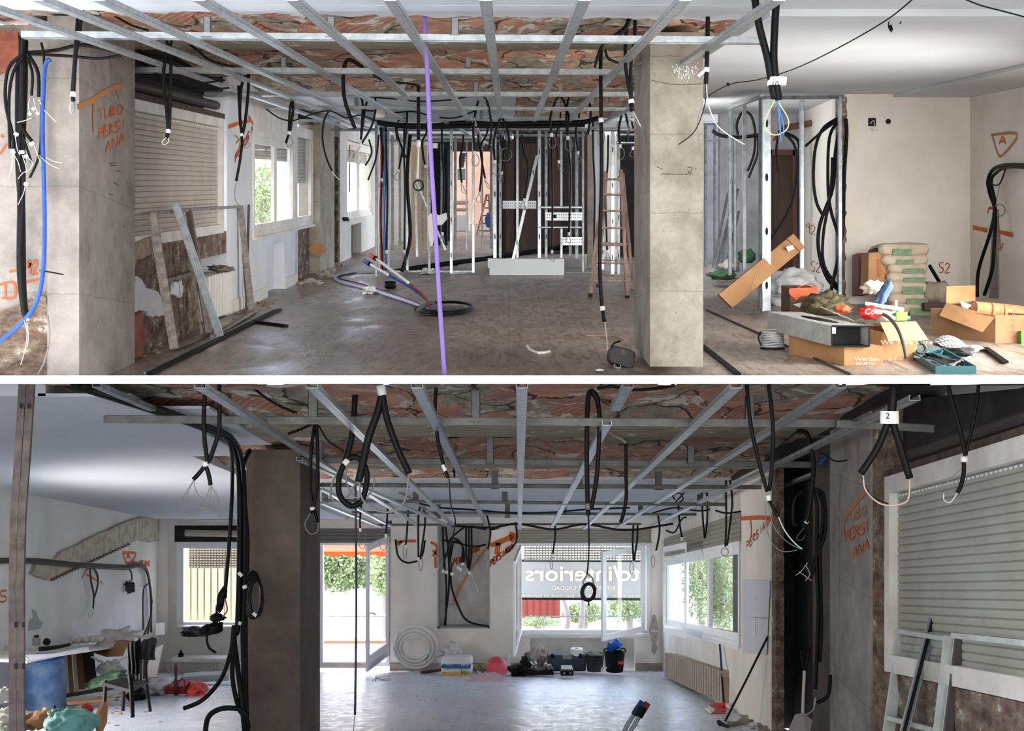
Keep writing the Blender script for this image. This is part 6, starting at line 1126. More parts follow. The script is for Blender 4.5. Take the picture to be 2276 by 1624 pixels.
# desk of boards on a blue barrel
t = thing('blue_barrel', 'worn blue plastic barrel under the white board table at the left', 'barrel', P(98, 1590, 16.2)); k = 16.2/F
b = MB(); b.lathe(P(98, 1588, 16.2), [(40*k, 0), (45*k, 8*k), (47*k, 40*k), (48*k, 75*k), (45*k, 110*k), (40*k, 124*k), (34*k, 130*k)], 30)
bm = M('worn_blue_plastic', sr(44, 80, 124), .6, 0, sr(128, 142, 160), 2.8, .42, .72); b.build('barrel_body', bm, t, smooth=True)
b = MB(); b.lathe(P(98, 1588, 16.2)+H*125*k, [(42*k, 0), (43*k, 2*k), (42*k, 4*k)], 30); b.build('rim', blue, t); MB().blob(P(122, 1570, 15.95), (.014, .01, .02), 0, 1).build('bung', rub, t)
t = thing('board_table', 'white board laid flat as a table top over the blue barrel', 'table', P(100, 1470, 16)); b = MB(); b.prism([P(-30, 1463, 15.2), P(60, 1468, 15.4), P(130, 1453, 16), P(270, 1433, 19.5), P(215, 1431, 20.2), P(0, 1444, 16.4)], H*-.03); b.build('table_top', M('dusty_white_board', sr(226, 222, 216), .7, 0, sr(200, 194, 186), 4), t)
one('paper_sheet', MB().prism([P(62, 1468, 15.25), P(198, 1448, 16.0), P(197, 1437, 16.4), P(125, 1452, 15.8), P(52, 1456, 15.3)], H*.006), M('blueish_paper', sr(206, 207, 214), .7), 'white plan sheet hanging over the front edge of the board table', 'paper')
t = thing('glue_can', 'grey plastic can standing on the board table', 'can', P(81, 1433, 17.0)); b = MB(); b.lathe(P(81, 1433, 17.0), [(.048, 0), (.05, .01), (.05, .085), (.042, .1)], 20); b.build('can_body', M('grey_can', sr(150, 148, 142), .5), t, smooth=True); b = MB(); b.lathe(P(81, 1433, 17.0)+H*.1, [(.03, 0), (.03, .022)], 16); b.build('cap', rub, t)
one('dark_cup', MB().lathe(P(101, 1432, 16.8), [(.03, 0), (.045, .02), (.045, .06), (.03, .075)], 16, H+X*.5), rub, 'round black plug reel lying on the board table', 'reel', smooth=True)
one('tool_belt', MB().tube([P(88, 1442, 16.2), P(110, 1440, 16.3), P(130, 1437, 16.4), P(155, 1432, 16.6)], lambda q: .03-.012*q, 10), rub, 'black folded umbrella-like bundle lying on the board table', 'bundle', smooth=True)
one('bottle', MB().lathe(P(18, 1440, 16.8), [(.02, 0), (.035, .03), (.035, .14), (.015, .19)], 14, X*-1+H*.05), M('clear_dusty_plastic', sr(196, 186, 176), .3), 'dusty clear bottle lying on the left of the board table', 'bottle', smooth=True)
for i, (x, y) in enumerate(((160, 1424), (175, 1423), (192, 1422), (208, 1420), (222, 1419))):
    one('egg_tray_piece', MB().blob(P(x, y, 18.8), (.055, .06, .045), .25, 3, i+3), M('pale_foam', sr(226, 220, 212), .8), 'pale crumpled packing piece on the rear of the board table, %s from the left' % ORD[i], 'packing', 'packing pieces on the table', smooth=True)
one('plastic_wrap', MB().blob(P(268, 1418, 19.2), (.30, .3, .12), .4, 2.4, 22, nu=36, nv=24), M('milky_film', sr(204, 192, 182), .35, 0, sr(230, 224, 218), 7, bump=.5, bsc=9), 'milky plastic wrap heaped on the rear end of the table', 'plastic wrap', smooth=True)
# boards and cardboard under the table
for i, (x0, x1, y0, y1, m) in enumerate(((142, 152, 1450, 1555, cream), (153, 163, 1448, 1552, card), (164, 172, 1446, 1550, cream), (172, 192, 1440, 1530, cardd), (190, 226, 1446, 1520, brown))):
    one('leaning_board', MB().bar(P(x0+8, y1, 17.6+.2*i), P(x0, y0, 18.6+.2*i), (x1-x0)*18/F, .03), m, 'board leaning under the table beside the barrel, %s from the left' % ORD[i], 'board', 'boards leaning under the table')
one('cardboard_piece', MB().prism([P(200, 1448, 19.0), P(238, 1460, 18.6), P(272, 1458, 18.6), P(286, 1425, 18.8), P(268, 1422, 18.9), P(240, 1440, 18.9)], Y*.05), card, 'bent cardboard piece beneath the plastic wrap behind the chair', 'cardboard')
one('wood_stick', MB().bar(P(238, 1483, 17.9), P(284, 1457, 17.6), .03, .02), pl, 'pale wooden stick slanting up toward the chair back', 'stick')
one('wood_stick', MB().bar(P(204, 1459, 17.9), P(230, 1472, 17.7), .03, .02), pl, 'short pale stick slanting down under the plastic wrap', 'stick')
one('clear_bag', MB().blob(P(245, 1485, 17.8), (.15, .15, .09), .4, 2.4, 15), M('greenish_film', sr(176, 186, 170), .3), 'clear greenish plastic bag behind the chair', 'bag', smooth=True)
b = MB(); b.blob(P(236, 1512, 16.6), (.25, .2, .07), .25, 2, 31, rot=.25); one('green_bag', b, M('green_bag', sr(70, 104, 74), .6, 0, sr(150, 168, 150), 3, .5, .7), 'green and white flexible sack lying on the chair seat', 'sack', smooth=True)
for i, (a, c, m) in enumerate((((140, 1556), (240, 1538), cream), ((142, 1546), (262, 1526), brown), ((150, 1562), (250, 1552), card), ((20, 1574), (100, 1588), pl))):
    one('floor_board', MB().bar(P(a[0], a[1], 15.8+.4*(3-i if i < 3 else 0)), P(c[0], c[1], 16.2+.4*(3-i if i < 3 else 0)), .08, .03), m, 'plank lying on the floor at the left, %s in the heap' % ORD[i], 'plank', 'planks on the lower floor')
# chair
ch = thing('dining_chair', 'dark wooden slat-back chair loaded with cloth beside the board table', 'chair', P(300, 1592, 13.7)); dw_ = M('dark_mahogany', sr(26, 13, 12), .6, 0, sr(18, 10, 10), 6, spec=.15)
g = {'rl': (292, 1594, 13.7, 290, 1428, 13.9), 'rr': (333, 1580, 14.6, 328, 1430, 14.8), 'fl': (232, 1556, 14.4, 236, 1514, 14.6), 'fr': (273, 1578, 15.4, 278, 1520, 15.4)}
MB().tube([P(295, 1594, 13.7), P(292, 1530, 13.75), P(288, 1480, 13.9), P(292, 1428, 14.0)], lambda q: .020+.006*math.sin(q*3), 8).build('leg', dw_, ch, smooth=True)
MB().tube([P(334, 1580, 14.8), P(327, 1530, 14.75), P(324, 1480, 14.8), P(330, 1430, 14.9)], .018, 8).build('leg', dw_, ch, smooth=True)
MB().tube([P(232, 1560, 14.4), P(235, 1512, 14.5)], .022, 8, 0).build('leg', dw_, ch); MB().tube([P(273, 1579, 15.2), P(277, 1515, 15.2)], .02, 8, 0).build('leg', dw_, ch)
MB().prism([P(228, 1516, 14.4), P(290, 1532, 13.8), P(328, 1512, 14.8), P(270, 1505, 15.4)], H*-.035).build('seat', dw_, ch)
MB().tube([P(290, 1530, 13.85), P(310, 1522, 14.3), P(326, 1518, 14.8)], .018, 8).build('seat_rail', dw_, ch)
for k in range(4): x = 298+k*7.5; MB().bar(P(x, 1515-k*2, 14.05+.2*k), P(x+1, 1440, 14.1+.2*k), .022, .012).build('back_slat', dw_, ch)
MB().bar(P(291, 1436, 14.0), P(330, 1432, 14.9), .02, .06).build('top_rail', dw_, ch); MB().tube([P(292, 1525, 13.8), P(310, 1523, 14.2), P(322, 1530, 14.6), P(330, 1556, 14.75)], .010, 8).build('brace', dw_, ch)
clo = M('grey_blue_cloth', sr(66, 71, 80), .9, 0, sr(44, 48, 55), 9, bump=.6, bsc=20)
def drape(cx0, cx1, y0, y1, d, m, lb, nm, seed):
    def fn(u, v): x = cx0+(cx1-cx0)*(u+.12*math.sin(v*4+seed)*(v)); return P(x, y0+(y1-y0)*v+6*noise.noise(Vector((u*3, seed, v))), d-.12*math.sin(math.pi*u)+.05*math.sin(u*22+seed)*(.3+v))
    b = MB(); b.grid(fn, 36, 16); return one(nm, b, m, lb, 'cloth', smooth=True)
drape(300, 348, 1418, 1466, 13.85, clo, 'grey-blue jacket hung over the chair back', 'jacket', 2)
drape(284, 312, 1424, 1500, 13.75, M('black_cloth', sr(14, 13, 14), 1), 'black garment hung on the left of the chair back', 'garment', 5)
# bags on the floor
b = MB(); b.blob(P(350, 1524, 18.5), (.18, .3, .11), .35, 2.3, 4, flat=.1, nu=32, nv=20); one('plastic_bag', b, M('white_bag', sr(220, 216, 214), .5, 0, sr(196, 190, 190), 6, bump=.5, bsc=9), 'white plastic bag on the floor behind the chair', 'bag', smooth=True)
b = MB(); b.blob(P(305, 1540, 17.6), (.12, .2, .09), .25, 2.3, 7, flat=.08); one('black_bag', b, rub, 'black bag on the floor between the chair legs', 'bag', smooth=True)
t = thing('tool_set', 'red tool case with an upright drill-like tool on the floor before the radiator', 'tool', P(392, 1545, 18.3)); MB().prism([P(352, 1541, 18.3), P(372, 1526, 18.3), P(412, 1524, 18.3), P(411, 1543, 18.3)], Y*.4).build('case', M('wine_red', sr(146, 30, 40), .5), t, bevel=.01)
b = MB(); b.lathe(P(391, 1544, 18.2), [(.03, 0), (.03, .18), (.018, .22), (.018, .33), (.026, .34), (.026, .38), (.01, .42)], 14); b.build('tool_column', M('dark_red_tool', sr(90, 34, 36), .5), t, smooth=True); MB().tube([P(396, 1515, 18.25), P(405, 1508, 18.25), P(411, 1516, 18.25), P(408, 1528, 18.25)], .012, 8).build('handle', MATS['wine_red'], t, smooth=True)
b = MB(); b.blob(P(436, 1532, 18.5), (.15, .25, .085), .35, 2.4, 9, flat=.07, nu=32, nv=20); one('red_bag', b, M('coral_bag', sr(232, 92, 80), .5, 0, sr(216, 60, 56), 7), 'crumpled coral red plastic bag before the radiator', 'bag', smooth=True)
one('red_strap', MB().tube([P(322, 1500, 19), P(335, 1500, 19), P(346, 1508, 19)], .02, 8), red, 'red strip rising behind the chair from the white bag', 'strip', smooth=True)
one('grey_gutter', MB().par(P(400, 1519, 20.5), (P(508, 1513, 20.5)-P(400, 1519, 20.5)), Y*.3, H*.10), M('grey_plastic_tray', sr(186, 184, 182), .6), 'long pale grey tray lying on the floor before the radiators', 'tray', bevel=.02)
# radiators under the left window
rm = M('beige_radiator_enamel', sr(214, 204, 188), .5)
radiator('radiator', 'beige radiator left of the other one under the barred window', P(352, 1499, 23.4), P(378, 1499, 23.4)-P(352, 1499, 23.4), Y*1, .235, 8, rm, .12, 1)
radiator('radiator', 'long beige radiator with a shelf board under the barred window', P(382, 1503, 23.2), P(500, 1506, 23.2)-P(382, 1503, 23.2), Y*1, .27, 28, rm, .14, 1)
radiator('radiator', 'short beige radiator just left of the lower pillar', P(505, 1508, 22.8), P(546, 1508, 22.8)-P(505, 1508, 22.8), Y*1, .25, 10, rm, .14, 1)
one('radiator_shelf', MB().pb(380, 1464, 512, 1471, 23.1, .3), frame, 'pale board lying on top of the long radiator', 'board')
t = thing('bottle', 'small dark bottle with clear top on the sill before the left wall', 'bottle', P(402, 1461, 23.6)); b = MB(); b.lathe(P(402, 1461, 23.3), [(.045, 0), (.05, .02), (.05, .06), (.02, .1), (.02, .13)], 14); b.build('bottle_body', rub, t, smooth=True)
one('sill_bag', MB().blob(P(432, 1404, 23.4), (.22, .2, .085), .35, 2.6, 12, flat=.06), M('dark_bag_cloth', sr(42, 40, 46), .9, 0, sr(90, 84, 84), 8), 'dark bag lying on the sill of the barred window', 'bag', smooth=True)
t = thing('tripod_bag', 'black harness and bags hung on the pipes before the barred window', 'bag', P(480, 1330, 11.5))
MB().blob(P(492, 1330, 11.6), (.035, .05, .10), .3, 2, 3, rot=-.3).build('pouch', rub, t, smooth=True); MB().blob(P(484, 1372, 11.6), (.06, .05, .035), .3, 2, 4).build('pouch', rub, t, smooth=True); MB().blob(P(468, 1398, 11.6), (.10, .06, .045), .35, 2, 5, rot=.3).build('pouch', rub, t, smooth=True)
MB().tube([P(482, 1345, 11.6), P(478, 1400, 11.6), P(460, 1412, 11.6), P(464, 1438, 11.6), P(480, 1450, 11.6)], .011, 8).build('strap', rub, t, smooth=True); MB().tube([P(500, 1330, 11.55), P(505, 1355, 11.55), P(495, 1370, 11.55)], .007, 8).build('strap', wireg, t, smooth=True); MB().blob(P(452, 1400, 11.55), (.05, .04, .03), .3, 2, 8, rot=.6).build('pouch', rub, t, smooth=True)
one('work_lamp', MB().par(P(345, 1412, 19.0), X*.13+H*.01, Y*.03, H*.175), M('sunlit_white_panel', sr(245, 245, 250), .4), 'bright white square panel standing at the end of the table near the corner', 'panel', bevel=.01)
one('white_sheet', MB().prism([P(318, 1500, 17.8), P(346, 1505, 17.9), P(362, 1432, 18.2), P(344, 1440, 18.1)], Y*.05), pl, 'pale board leaning behind the chair', 'board')
# foreground bags lower left
b = MB(); b.blob(P(160, 1608, 12.6), (.23, .25, .13), .16, 2.6, 41, nu=40, nv=26); one('teal_bag', b, M('teal_sack_plastic', sr(92, 170, 164), .5, 0, sr(130, 196, 190), 5, bump=.7, bsc=8), 'teal plastic sack of waste at the bottom left', 'sack', smooth=True)
t = thing('cardboard_box', 'torn cardboard with a red insert sticking out of the teal sack', 'box', P(200, 1600, 12.8)); MB().prism([P(216, 1595, 12.9), P(222, 1640, 12.9), P(238, 1605, 13.1), P(240, 1570, 13.2), P(232, 1558, 13.2)], X*-.03).build('flap', card, t); MB().prism([P(140, 1585, 12.9), P(180, 1566, 13.1), P(216, 1594, 12.9), P(200, 1600, 12.7), P(150, 1598, 12.8)], Y*.03).build('flap', cardd, t); MB().prism([P(180, 1570, 12.8), P(192, 1562, 12.8), P(208, 1574, 12.8), P(204, 1584, 12.8), P(186, 1582, 12.8)], Y*.03).build('red_insert', red, t)
b = MB(); b.blob(P(130, 1590, 12.9), (.11, .12, .06), .35, 2.6, 43); one('green_film', b, M('green_film', sr(60, 110, 90), .4, 0, sr(110, 160, 140), 8), 'green crumpled film on the left rim of the teal sack', 'plastic film', smooth=True)
for i, (x, y, r_, m, lb) in enumerate(((15, 1590, .10, pl, 'white plaster chunk at the bottom left edge'), (18, 1618, .09, M('clear_green', sr(170, 180, 160), .4), 'crumpled pale bottle at the very bottom left corner'), (100, 1598, .13, card, 'crumpled kraft paper bag between posts and teal sack'), (60, 1605, .10, cardd, 'brown cardboard heap behind the steel posts'), (8, 1545, .09, pl, 'grey-white bag leaning at the left edge above the chunks'))):
    b = MB(); b.blob(P(x, y, 13.2), (r_, r_, r_*.7), .35, 2.3, 50+i); one('waste_item', b, m, lb, 'waste', smooth=True)
# ------------------------------------------------ along the back wall
t = thing('pipe_coil', 'big coil of white insulated pipe leaning on the back wall beside the terrace door', 'pipe coil', P(924, 1490, 23.5)); cc = P(924, 1440, 23.6); k = 23.6/F
for i, (rx, ry) in enumerate(((48, 49), (44, 45), (40, 41), (36, 37), (32, 33), (28, 27))):
    b = MB(); b.tube([cc+Vector((rx*k*math.cos(a*math.pi/12)-i*.006, (-.10*math.sin(a*math.pi/12)+.05*(i % 2)), ry*k*math.sin(a*math.pi/12)+.02-i*.004)) for a in range(24)], .021, 8, 2, closed=True); b.build('coil_turn', M('white_insulation', sr(232, 228, 222), .6), t, smooth=True)
MB().tube([P(877, 1440, 23.5), P(880, 1420, 23.5), P(890, 1395, 23.45), P(902, 1380, 23.4)], .012, 8).build('pipe_end', MATS['white_insulation'], t, smooth=True); MB().tube([P(945, 1468, 23.4), P(951, 1455, 23.4)], .016, 6, 0).build('tie', galvd, t)
one('brown_plank', MB().bar(P(936, 1494, 23.0), P(985, 1488, 23.3), .05, .04), brown, 'short dark plank on the floor behind the bag stack', 'plank')
b = MB(); b.blob(P(1000, 1456, 23.4), (.24, .2, .13), .35, 2.2, 60, flat=.1, nu=36, nv=22); b.blob(P(1008, 1440, 23.4), (.07, .08, .11), .3, 2.2, 61); one('plastic_bag', b, M('white_bag', sr(220, 216, 214), .5), 'white plastic bag standing behind the blue and yellow sacks', 'bag', smooth=True)
o_ = COL.objects[-1]; text('TAG', P(992, 1466, 23.05), H*.08+X*-.02, X*-.08, rub, o_)
kyel = M('blue_sack_print', sr(36, 88, 150), .6); ky2 = M('tan_sack_print', sr(206, 160, 90), .6)
ws = M('white_paper_sack', sr(228, 226, 222), .75, 0, sr(210, 206, 200), 5, bump=.2, bsc=9)
def smallsack(y0, y1, pm, lb):
    a = sack(980, 1050, y0, y1, 22.6, .5, ws, lb, 'bagged adhesive'); d = 22.57; MB().pb(981, y0+(y1-y0)*.30, 1046, y1-(y1-y0)*.22, d, .004).build('printed_band', pm, a)
    text('col', P(1042, y0+8.5, d-.015), X*-.11, H*.10, white if pm is kyel else rub, a); text('KG · 20', P(1005, y0+8, d-.015), X*-.07, H*.05, white, a)
smallsack(1488, 1505, ky2, 'white and tan paper sack, lower one of the two beside the ball'); smallsack(1470, 1489, kyel, 'white and blue paper sack, upper one of the two beside the ball')
for i in range(6): b = MB(); b.blob(P(1056+i*6, 1482-i*.5+(i % 3)*4, 23.3), (.06, .08, .045), .4, 3, 70+i); one('crumpled_paper', b, M('tan_paper', sr(176, 156, 136), .85), 'crumpled tan paper between the sacks and the ball, %s from the left' % ORD[i], 'paper', 'crumpled papers by the ball', smooth=True)
b = MB(); b.lathe(P(1104, 1507, 22.2), [(.178*math.sin(a*math.pi/16), .178-.178*math.cos(a*math.pi/16)) for a in range(17)], 30); one('ball', b, M('dusty_pink_ball', sr(206, 62, 76), .55, 0, sr(222, 104, 112), 2), 'round dusty pink-red ball on the lower floor', 'ball', smooth=True)
b = MB(); b.blob(B.fl(1080, 1514, .003), (.24, .5, .004), .5, 3, 6); one('red_stain', b, M('red_dust_stain', sr(196, 164, 166), .8), 'faint red stain on the floor before the ball', 'stain')
t = thing('bottle', 'clear plastic bottle standing right behind the ball', 'bottle', P(1131, 1490, 22.9)); b = MB(); b.lathe(P(1131, 1492, 22.9), [(.03, 0), (.036, .02), (.036, .17), (.014, .23), (.014, .26)], 14); b.build('bottle_body', M('clear_bottle', sr(206, 208, 214), .2), t, smooth=True); b = MB(); b.lathe(P(1131, 1492, 22.9)+H*.26, [(.016, 0), (.016, .02)], 10); b.build('cap', white, t)
b = MB(); b.blob(P(1150, 1490, 22.6), (.14, .25, .10), .3, 2, 81, flat=.09); b.blob(P(1172, 1478, 22.6), (.10, .2, .14), .25, 2, 82, flat=.12, rot=.3); t = thing('tool_bag', 'open black tool bag full of grey fittings beside the ball', 'tool bag', P(1170, 1502, 22.5)); b.build('bag_body', rub, t, smooth=True)
MB().prism([P(1160, 1502, 22.3), P(1232, 1500, 22.3), P(1228, 1486, 22.3), P(1196, 1490, 22.3), P(1168, 1484, 22.3)], Y*.25).build('open_case', rub, t, bevel=.01)
for i in range(9): b = MB(); x = 1180+rr.uniform(0, 40); y = 1478+rr.uniform(-4, 8); b.bar(P(x, y, 22.3), P(x+rr.uniform(-8, 8), y+rr.uniform(-8, 4), 22.5), .03, .02); one('pipe_fitting', b, galvd if i % 2 else wireg, 'grey fitting poking out of the black tool bag, %s in the pile' % ORD[i], 'fitting', 'fittings in the tool bag')
b = MB(); b.blob(P(1198, 1458, 23.6), (.17, .15, .14), .35, 2.3, 85, nu=32, nv=20); one('grey_sack', b, M('grey_white_sack', sr(176, 168, 160), .8, 0, sr(120, 110, 104), 5, bump=.5, bsc=9), 'rumpled grey-white sack in the niche behind the tool case', 'sack', smooth=True)
t = thing('tool_case', 'wide dark blue-grey tool case standing in front of the niche', 'tool case', P(1260, 1492, 23.2)); b = MB(); b.pb(1217, 1455, 1303, 1492, 23.2, .25); b.build('case_body', M('slate_plastic', sr(46, 56, 68), .5), t, bevel=.03)
MB().pb(1250, 1455, 1272, 1465, 23.17, .03).build('handle', galvd, t, bevel=.005)
for x in (1228, 1290): MB().pb(x-3, 1453, x+3, 1462, 23.17, .03).build('latch', rub, t)
t = thing('paper_roll', 'white paper roll lying flat on the dark tool case', 'paper roll', P(1282, 1455, 23.3)); b = MB(); b.lathe(P(1282, 1455, 23.3), [(.035, .0), (.105, 0), (.11, .02), (.11, .10), (.105, .115), (.035, .115)], 26); b.build('roll', white, t, smooth=False); b = MB(); b.lathe(P(1282, 1455, 23.3)+H*.112, [(.03, 0), (.034, .006)], 14); b.build('core', cardd, t)
t = thing('tool_case', 'small black case with a grey lid on the floor before the wide case', 'tool case', P(1260, 1503, 21.9)); MB().pb(1246, 1490, 1275, 1502, 21.9, .3).build('case_body', rub, t, bevel=.015); MB().pb(1248, 1486, 1273, 1491, 21.95, .28).build('lid', M('grey_lid', sr(150, 152, 150), .5), t, bevel=.01)
for x in (1252, 1266): MB().pb(x, 1494, x+4, 1498, 21.88, .02).build('latch', galvd, t)
def bucket(cx, yb, r0, r1, hpx, d, m, nm, lb, parts=()):
    k = d/F; t = thing(nm, lb, 'bucket', P(cx, yb, d)); b = MB(); b.lathe(P(cx, yb, d), [(r0*k, 0), (r1*k, hpx*k), (r1*k+.012, hpx*k+.004), (r1*k-.01, hpx*k), (r0*k-.01, .02)], 26); b.build('bucket_body', m, t, smooth=True); return t, k
t, k = bucket(1322, 1490, 17, 21, 37, 23.1, M('dusty_black_bucket', sr(40, 40, 42), .8, 0, sr(96, 94, 92), 4, .5, .8), 'bucket', 'dusty black rubber bucket right of the wide tool case'); MB().blob(P(1322, 1455, 23.1), (.13, .13, .03), .5, 3, 4).build('rubbish_fill', M('grey_fill', sr(130, 126, 120), .9), t)
t, k = bucket(1366, 1491, 19, 23, 42, 22.7, rub, 'bucket', 'black flexible bucket with two handles at the right end of the niche'); MB().pb(1374, 1469, 1386, 1476, 22.52, .01).build('red_label', red, t)
for s in (-1, 1): MB().tube([P(1366+s*18-6, 1449, 22.7), P(1366+s*18-4, 1442, 22.7), P(1366+s*18+4, 1441, 22.7), P(1366+s*18+7, 1448, 22.7)], .012, 8).build('handle', rub, t, smooth=True)
b = MB(); b.lathe(P(1356, 1446, 22.75), [(.07, 0), (.10, .12), (.11, .125)], 22, H+X*.5); b.lathe(P(1370, 1432, 22.8), [(.075, -.04), (.085, .08)], 22, H+X*.9); one('blue_bucket', b, M('bright_blue_bucket', sr(34, 100, 200), .45), 'bright blue plastic pot tipped on the black flexible bucket', 'pot', smooth=True)
for i in range(3): one('plastic_clip_frame', MB().pb(1336+i*4, 1483, 1338+i*4, 1492, 22.4, .05).pb(1336+i*4, 1483, 1341+i*4, 1485, 22.4, .05), white, 'small white plastic frame before the dusty bucket, %s from the left' % ORD[i], 'plastic frame', 'white plastic frames on the floor')
t = thing('folder', 'silver folded item lying on the floor before the terrace door', 'folder', B.fl(852, 1510)); MB().prism([P(834, 1505, 21.3), P(836, 1509, 21.3), P(867, 1512, 21.3), P(870, 1506, 21.4), P(868, 1502, 21.8), P(838, 1500, 21.9)], H*.02).build('cover', M('silver_cover', sr(200, 202, 206), .4, .3), t); MB().tube([P(836, 1506, 21.25), P(828, 1512, 21.2), P(832, 1514, 21.2), P(837, 1508, 21.2)], .006, 6).build('cord', rub, t)
# hanging mesh net
t = thing('net_bag', 'greyish mesh bag hanging on the wall right of the banner window', 'net bag', P(1453, 1370, 23.8)); b = MB(); b.prism([P(1452, 1364, 23.8), P(1458, 1368, 23.8), P(1464, 1400, 23.8), P(1458, 1430, 23.8), P(1462, 1440, 23.8), P(1456, 1455, 23.8), P(1448, 1448, 23.8), P(1450, 1430, 23.8), P(1443, 1400, 23.8)], Y*.06); b.build('net', M('grey_mesh', sr(176, 166, 154), .9, 0, sr(150, 140, 128), 20, bump=.5, bsc=40), t, bevel=.02); text('ozon', P(1447, 1404, 23.77), X*.09, H*.09, white, t)
one('wall_socket', MB().par(P(1485, 1436, 23.4), Y*.3, X*-.015, H*.06), rub, 'small black socket low on the right wall near the corner', 'socket')
# beige side radiator
rb = M('tan_radiator_enamel', sr(170, 152, 126), .5, 0, sr(156, 138, 114), 2)
O = P(1602, 1562, 17.0); radiator('radiator', 'long tan radiator standing along the right wall under the windows', P(1605, 1566, 16.35), P(1477, 1506, 22.0)-P(1605, 1566, 16.35), X*1, .42, 27, rb, .09, 2)
# dustpan, broom, shovel
t = thing('dustpan', 'red plastic dustpan with a long black handle leaning by the tan radiator', 'dustpan', P(1592, 1582, 15.8)); c = P(1570, 1582, 15.8)
MB().prism([P(1567, 1573, 15.9), P(1578, 1586, 15.6), P(1612, 1586, 15.6), P(1614, 1574, 16.0), P(1585, 1566, 16.2)], H*.012).build('pan', red, t); MB().prism([P(1578, 1568, 16.2), P(1613, 1574, 16.0), P(1613, 1562, 16.0), P(1582, 1562, 16.25)], Y*.02).build('pan_back', red, t)
MB().prism([P(1568, 1576, 15.8), P(1580, 1586, 15.55), P(1590, 1578, 15.7), P(1576, 1571, 15.9)], H*.016).build('pan_lip', white, t)
MB().tube([P(1610, 1575, 16.0), P(1604, 1500, 16.4), P(1600, 1432, 16.8)], .012, 8, 0).build('handle', K, t); MB().tube([P(1605, 1500, 16.38), P(1600, 1434, 16.78)], .013, 8, 0).build('blue_sleeve', M('navy_sleeve', sr(30, 50, 110), .5), t)
t = thing('broom', 'black push broom leaning on the right wall below the papers', 'broom', P(1608, 1612, 14.2)); MB().tube([P(1612, 1602, 14.3), P(1660, 1508, 14.0), P(1706, 1415, 13.7)], .012, 8, 0).build('handle', K, t)
b = MB(); b.prism([P(1594, 1606, 14.3), P(1600, 1601, 14.4), P(1622, 1616, 14.0), P(1618, 1626, 13.9), P(1600, 1618, 14.2)], Y*.08); b.build('brush_head', rub, t, bevel=.01)
t = thing('shovel', 'shovel with a dark D-handle and pale shaft standing in the dark wall slot', 'shovel', P(1785, 1624, 10.9)); MB().tube([P(1788, 1490, 11.0), P(1785, 1560, 10.95), P(1784, 1600, 10.9)], .013, 8).build('shaft', M('pale_shaft', sr(190, 186, 180), .5), t)
MB().tube([P(1788, 1492, 11), P(1782, 1462, 11), P(1782, 1444, 11), P(1798, 1444, 11), P(1797, 1462, 11), P(1788, 1490, 11)], .010, 8, 3).build('d_handle', rub, t); b = MB(); b.prism([P(1768, 1588, 10.9), P(1784, 1584, 10.85), P(1806, 1600, 10.8), P(1796, 1650, 10.7), P(1746, 1640, 10.9)], Y*.015); b.build('blade', M('worn_blade', sr(150, 146, 140), .45, .4), t)
# papers on the wall strip
for x0, x1, y0, y1, m, lb in ((1652, 1712, 1288, 1372, M('blueish_paper', sr(206, 207, 214), .7), 'large white plan taped to the right wall strip, upper one'), (1652, 1708, 1370, 1452, M('blueish_paper', sr(206, 207, 214), .7), 'grey-white plan taped to the right wall strip, lower one')):
    a = [P(x, y, B.ds(x, xr-.012)) for x, y in ((x0, y0), (x1, y0+2), (x1-4, y1+3), (x0, y1-2))]; o = one('wall_plan', MB().prism(a, X*-.003), m, lb, 'paper'); MB().par(P(1678, y0+45, B.ds(1678, xr-.018)), B.D*.04, X*-.002, H*.2 if y0 > 1300 else H*.04).build('printed_strip', white, o)
# capped pipes in the foreground
t = thing('water_pipe', 'white pipe with a blue cap rising at the bottom of the lower room', 'pipe', P(1385, 1640, 12.8)); MB().tube([P(1378, 1650, 12.8), P(1392, 1615, 12.8), P(1410, 1586, 12.8)], .022, 10).build('pipe', M('greyish_pipe', sr(176, 182, 190), .5), t, smooth=True); MB().tube([P(1409, 1588, 12.8), P(1421, 1569, 12.8)], .032, 10, 0).build('cap_sleeve', M('navy_cap', sr(30, 40, 80), .5), t); MB().bar(P(1416, 1577, 12.8), P(1428, 1558, 12.8), .055, .03, Y).build('cap', M('deep_blue_cap', sr(30, 60, 150), .5), t)
t = thing('water_pipe', 'white pipe with a red cap rising at the bottom of the lower room', 'pipe', P(1400, 1640, 12.7)); MB().tube([P(1386, 1650, 12.7), P(1404, 1620, 12.7), P(1422, 1590, 12.7)], .022, 10).build('pipe', MATS['greyish_pipe'], t, smooth=True); MB().tube([P(1421, 1592, 12.7), P(1433, 1572, 12.7)], .032, 10, 0).build('cap_sleeve', rub, t); MB().bar(P(1428, 1580, 12.7), P(1440, 1561, 12.7), .055, .03, Y).build('cap', M('dark_red_cap', sr(130, 30, 44), .5), t)
# old aluminium window leaning lower right
wal = M('white_aluminium', sr(196, 200, 194), .45, .1, sr(176, 180, 172), 6)
bars('window_frame', 'white aluminium window leaf leaning under the grey shutter, left one', [((1970, 1640, 9.0), (2004, 1395, 9.2), .055, 'stile'), ((1982, 1640, 9.0), (2014, 1400, 9.2), .02, 'inner_stile'), ((2000, 1400, 9.15), (2110, 1418, 8.0), .05, 'top_rail'), ((1978, 1595, 9.0), (2076, 1622, 8.1), .05, 'middle_rail'), ((2084, 1650, 8.0), (2110, 1412, 8.0), .06, 'stile'), ((2008, 1478, 9.1), (2012, 1430, 9.15), .012, 'dark_seal', rub)], wal)
MB().face(P(1990, 1600, 9.02), P(2078, 1618, 8.1), P(2100, 1425, 8.0), P(2012, 1412, 9.15)).build('pane', glass, [o for o in COL.objects if o.get('label', '').startswith('white aluminium window leaf')][0])
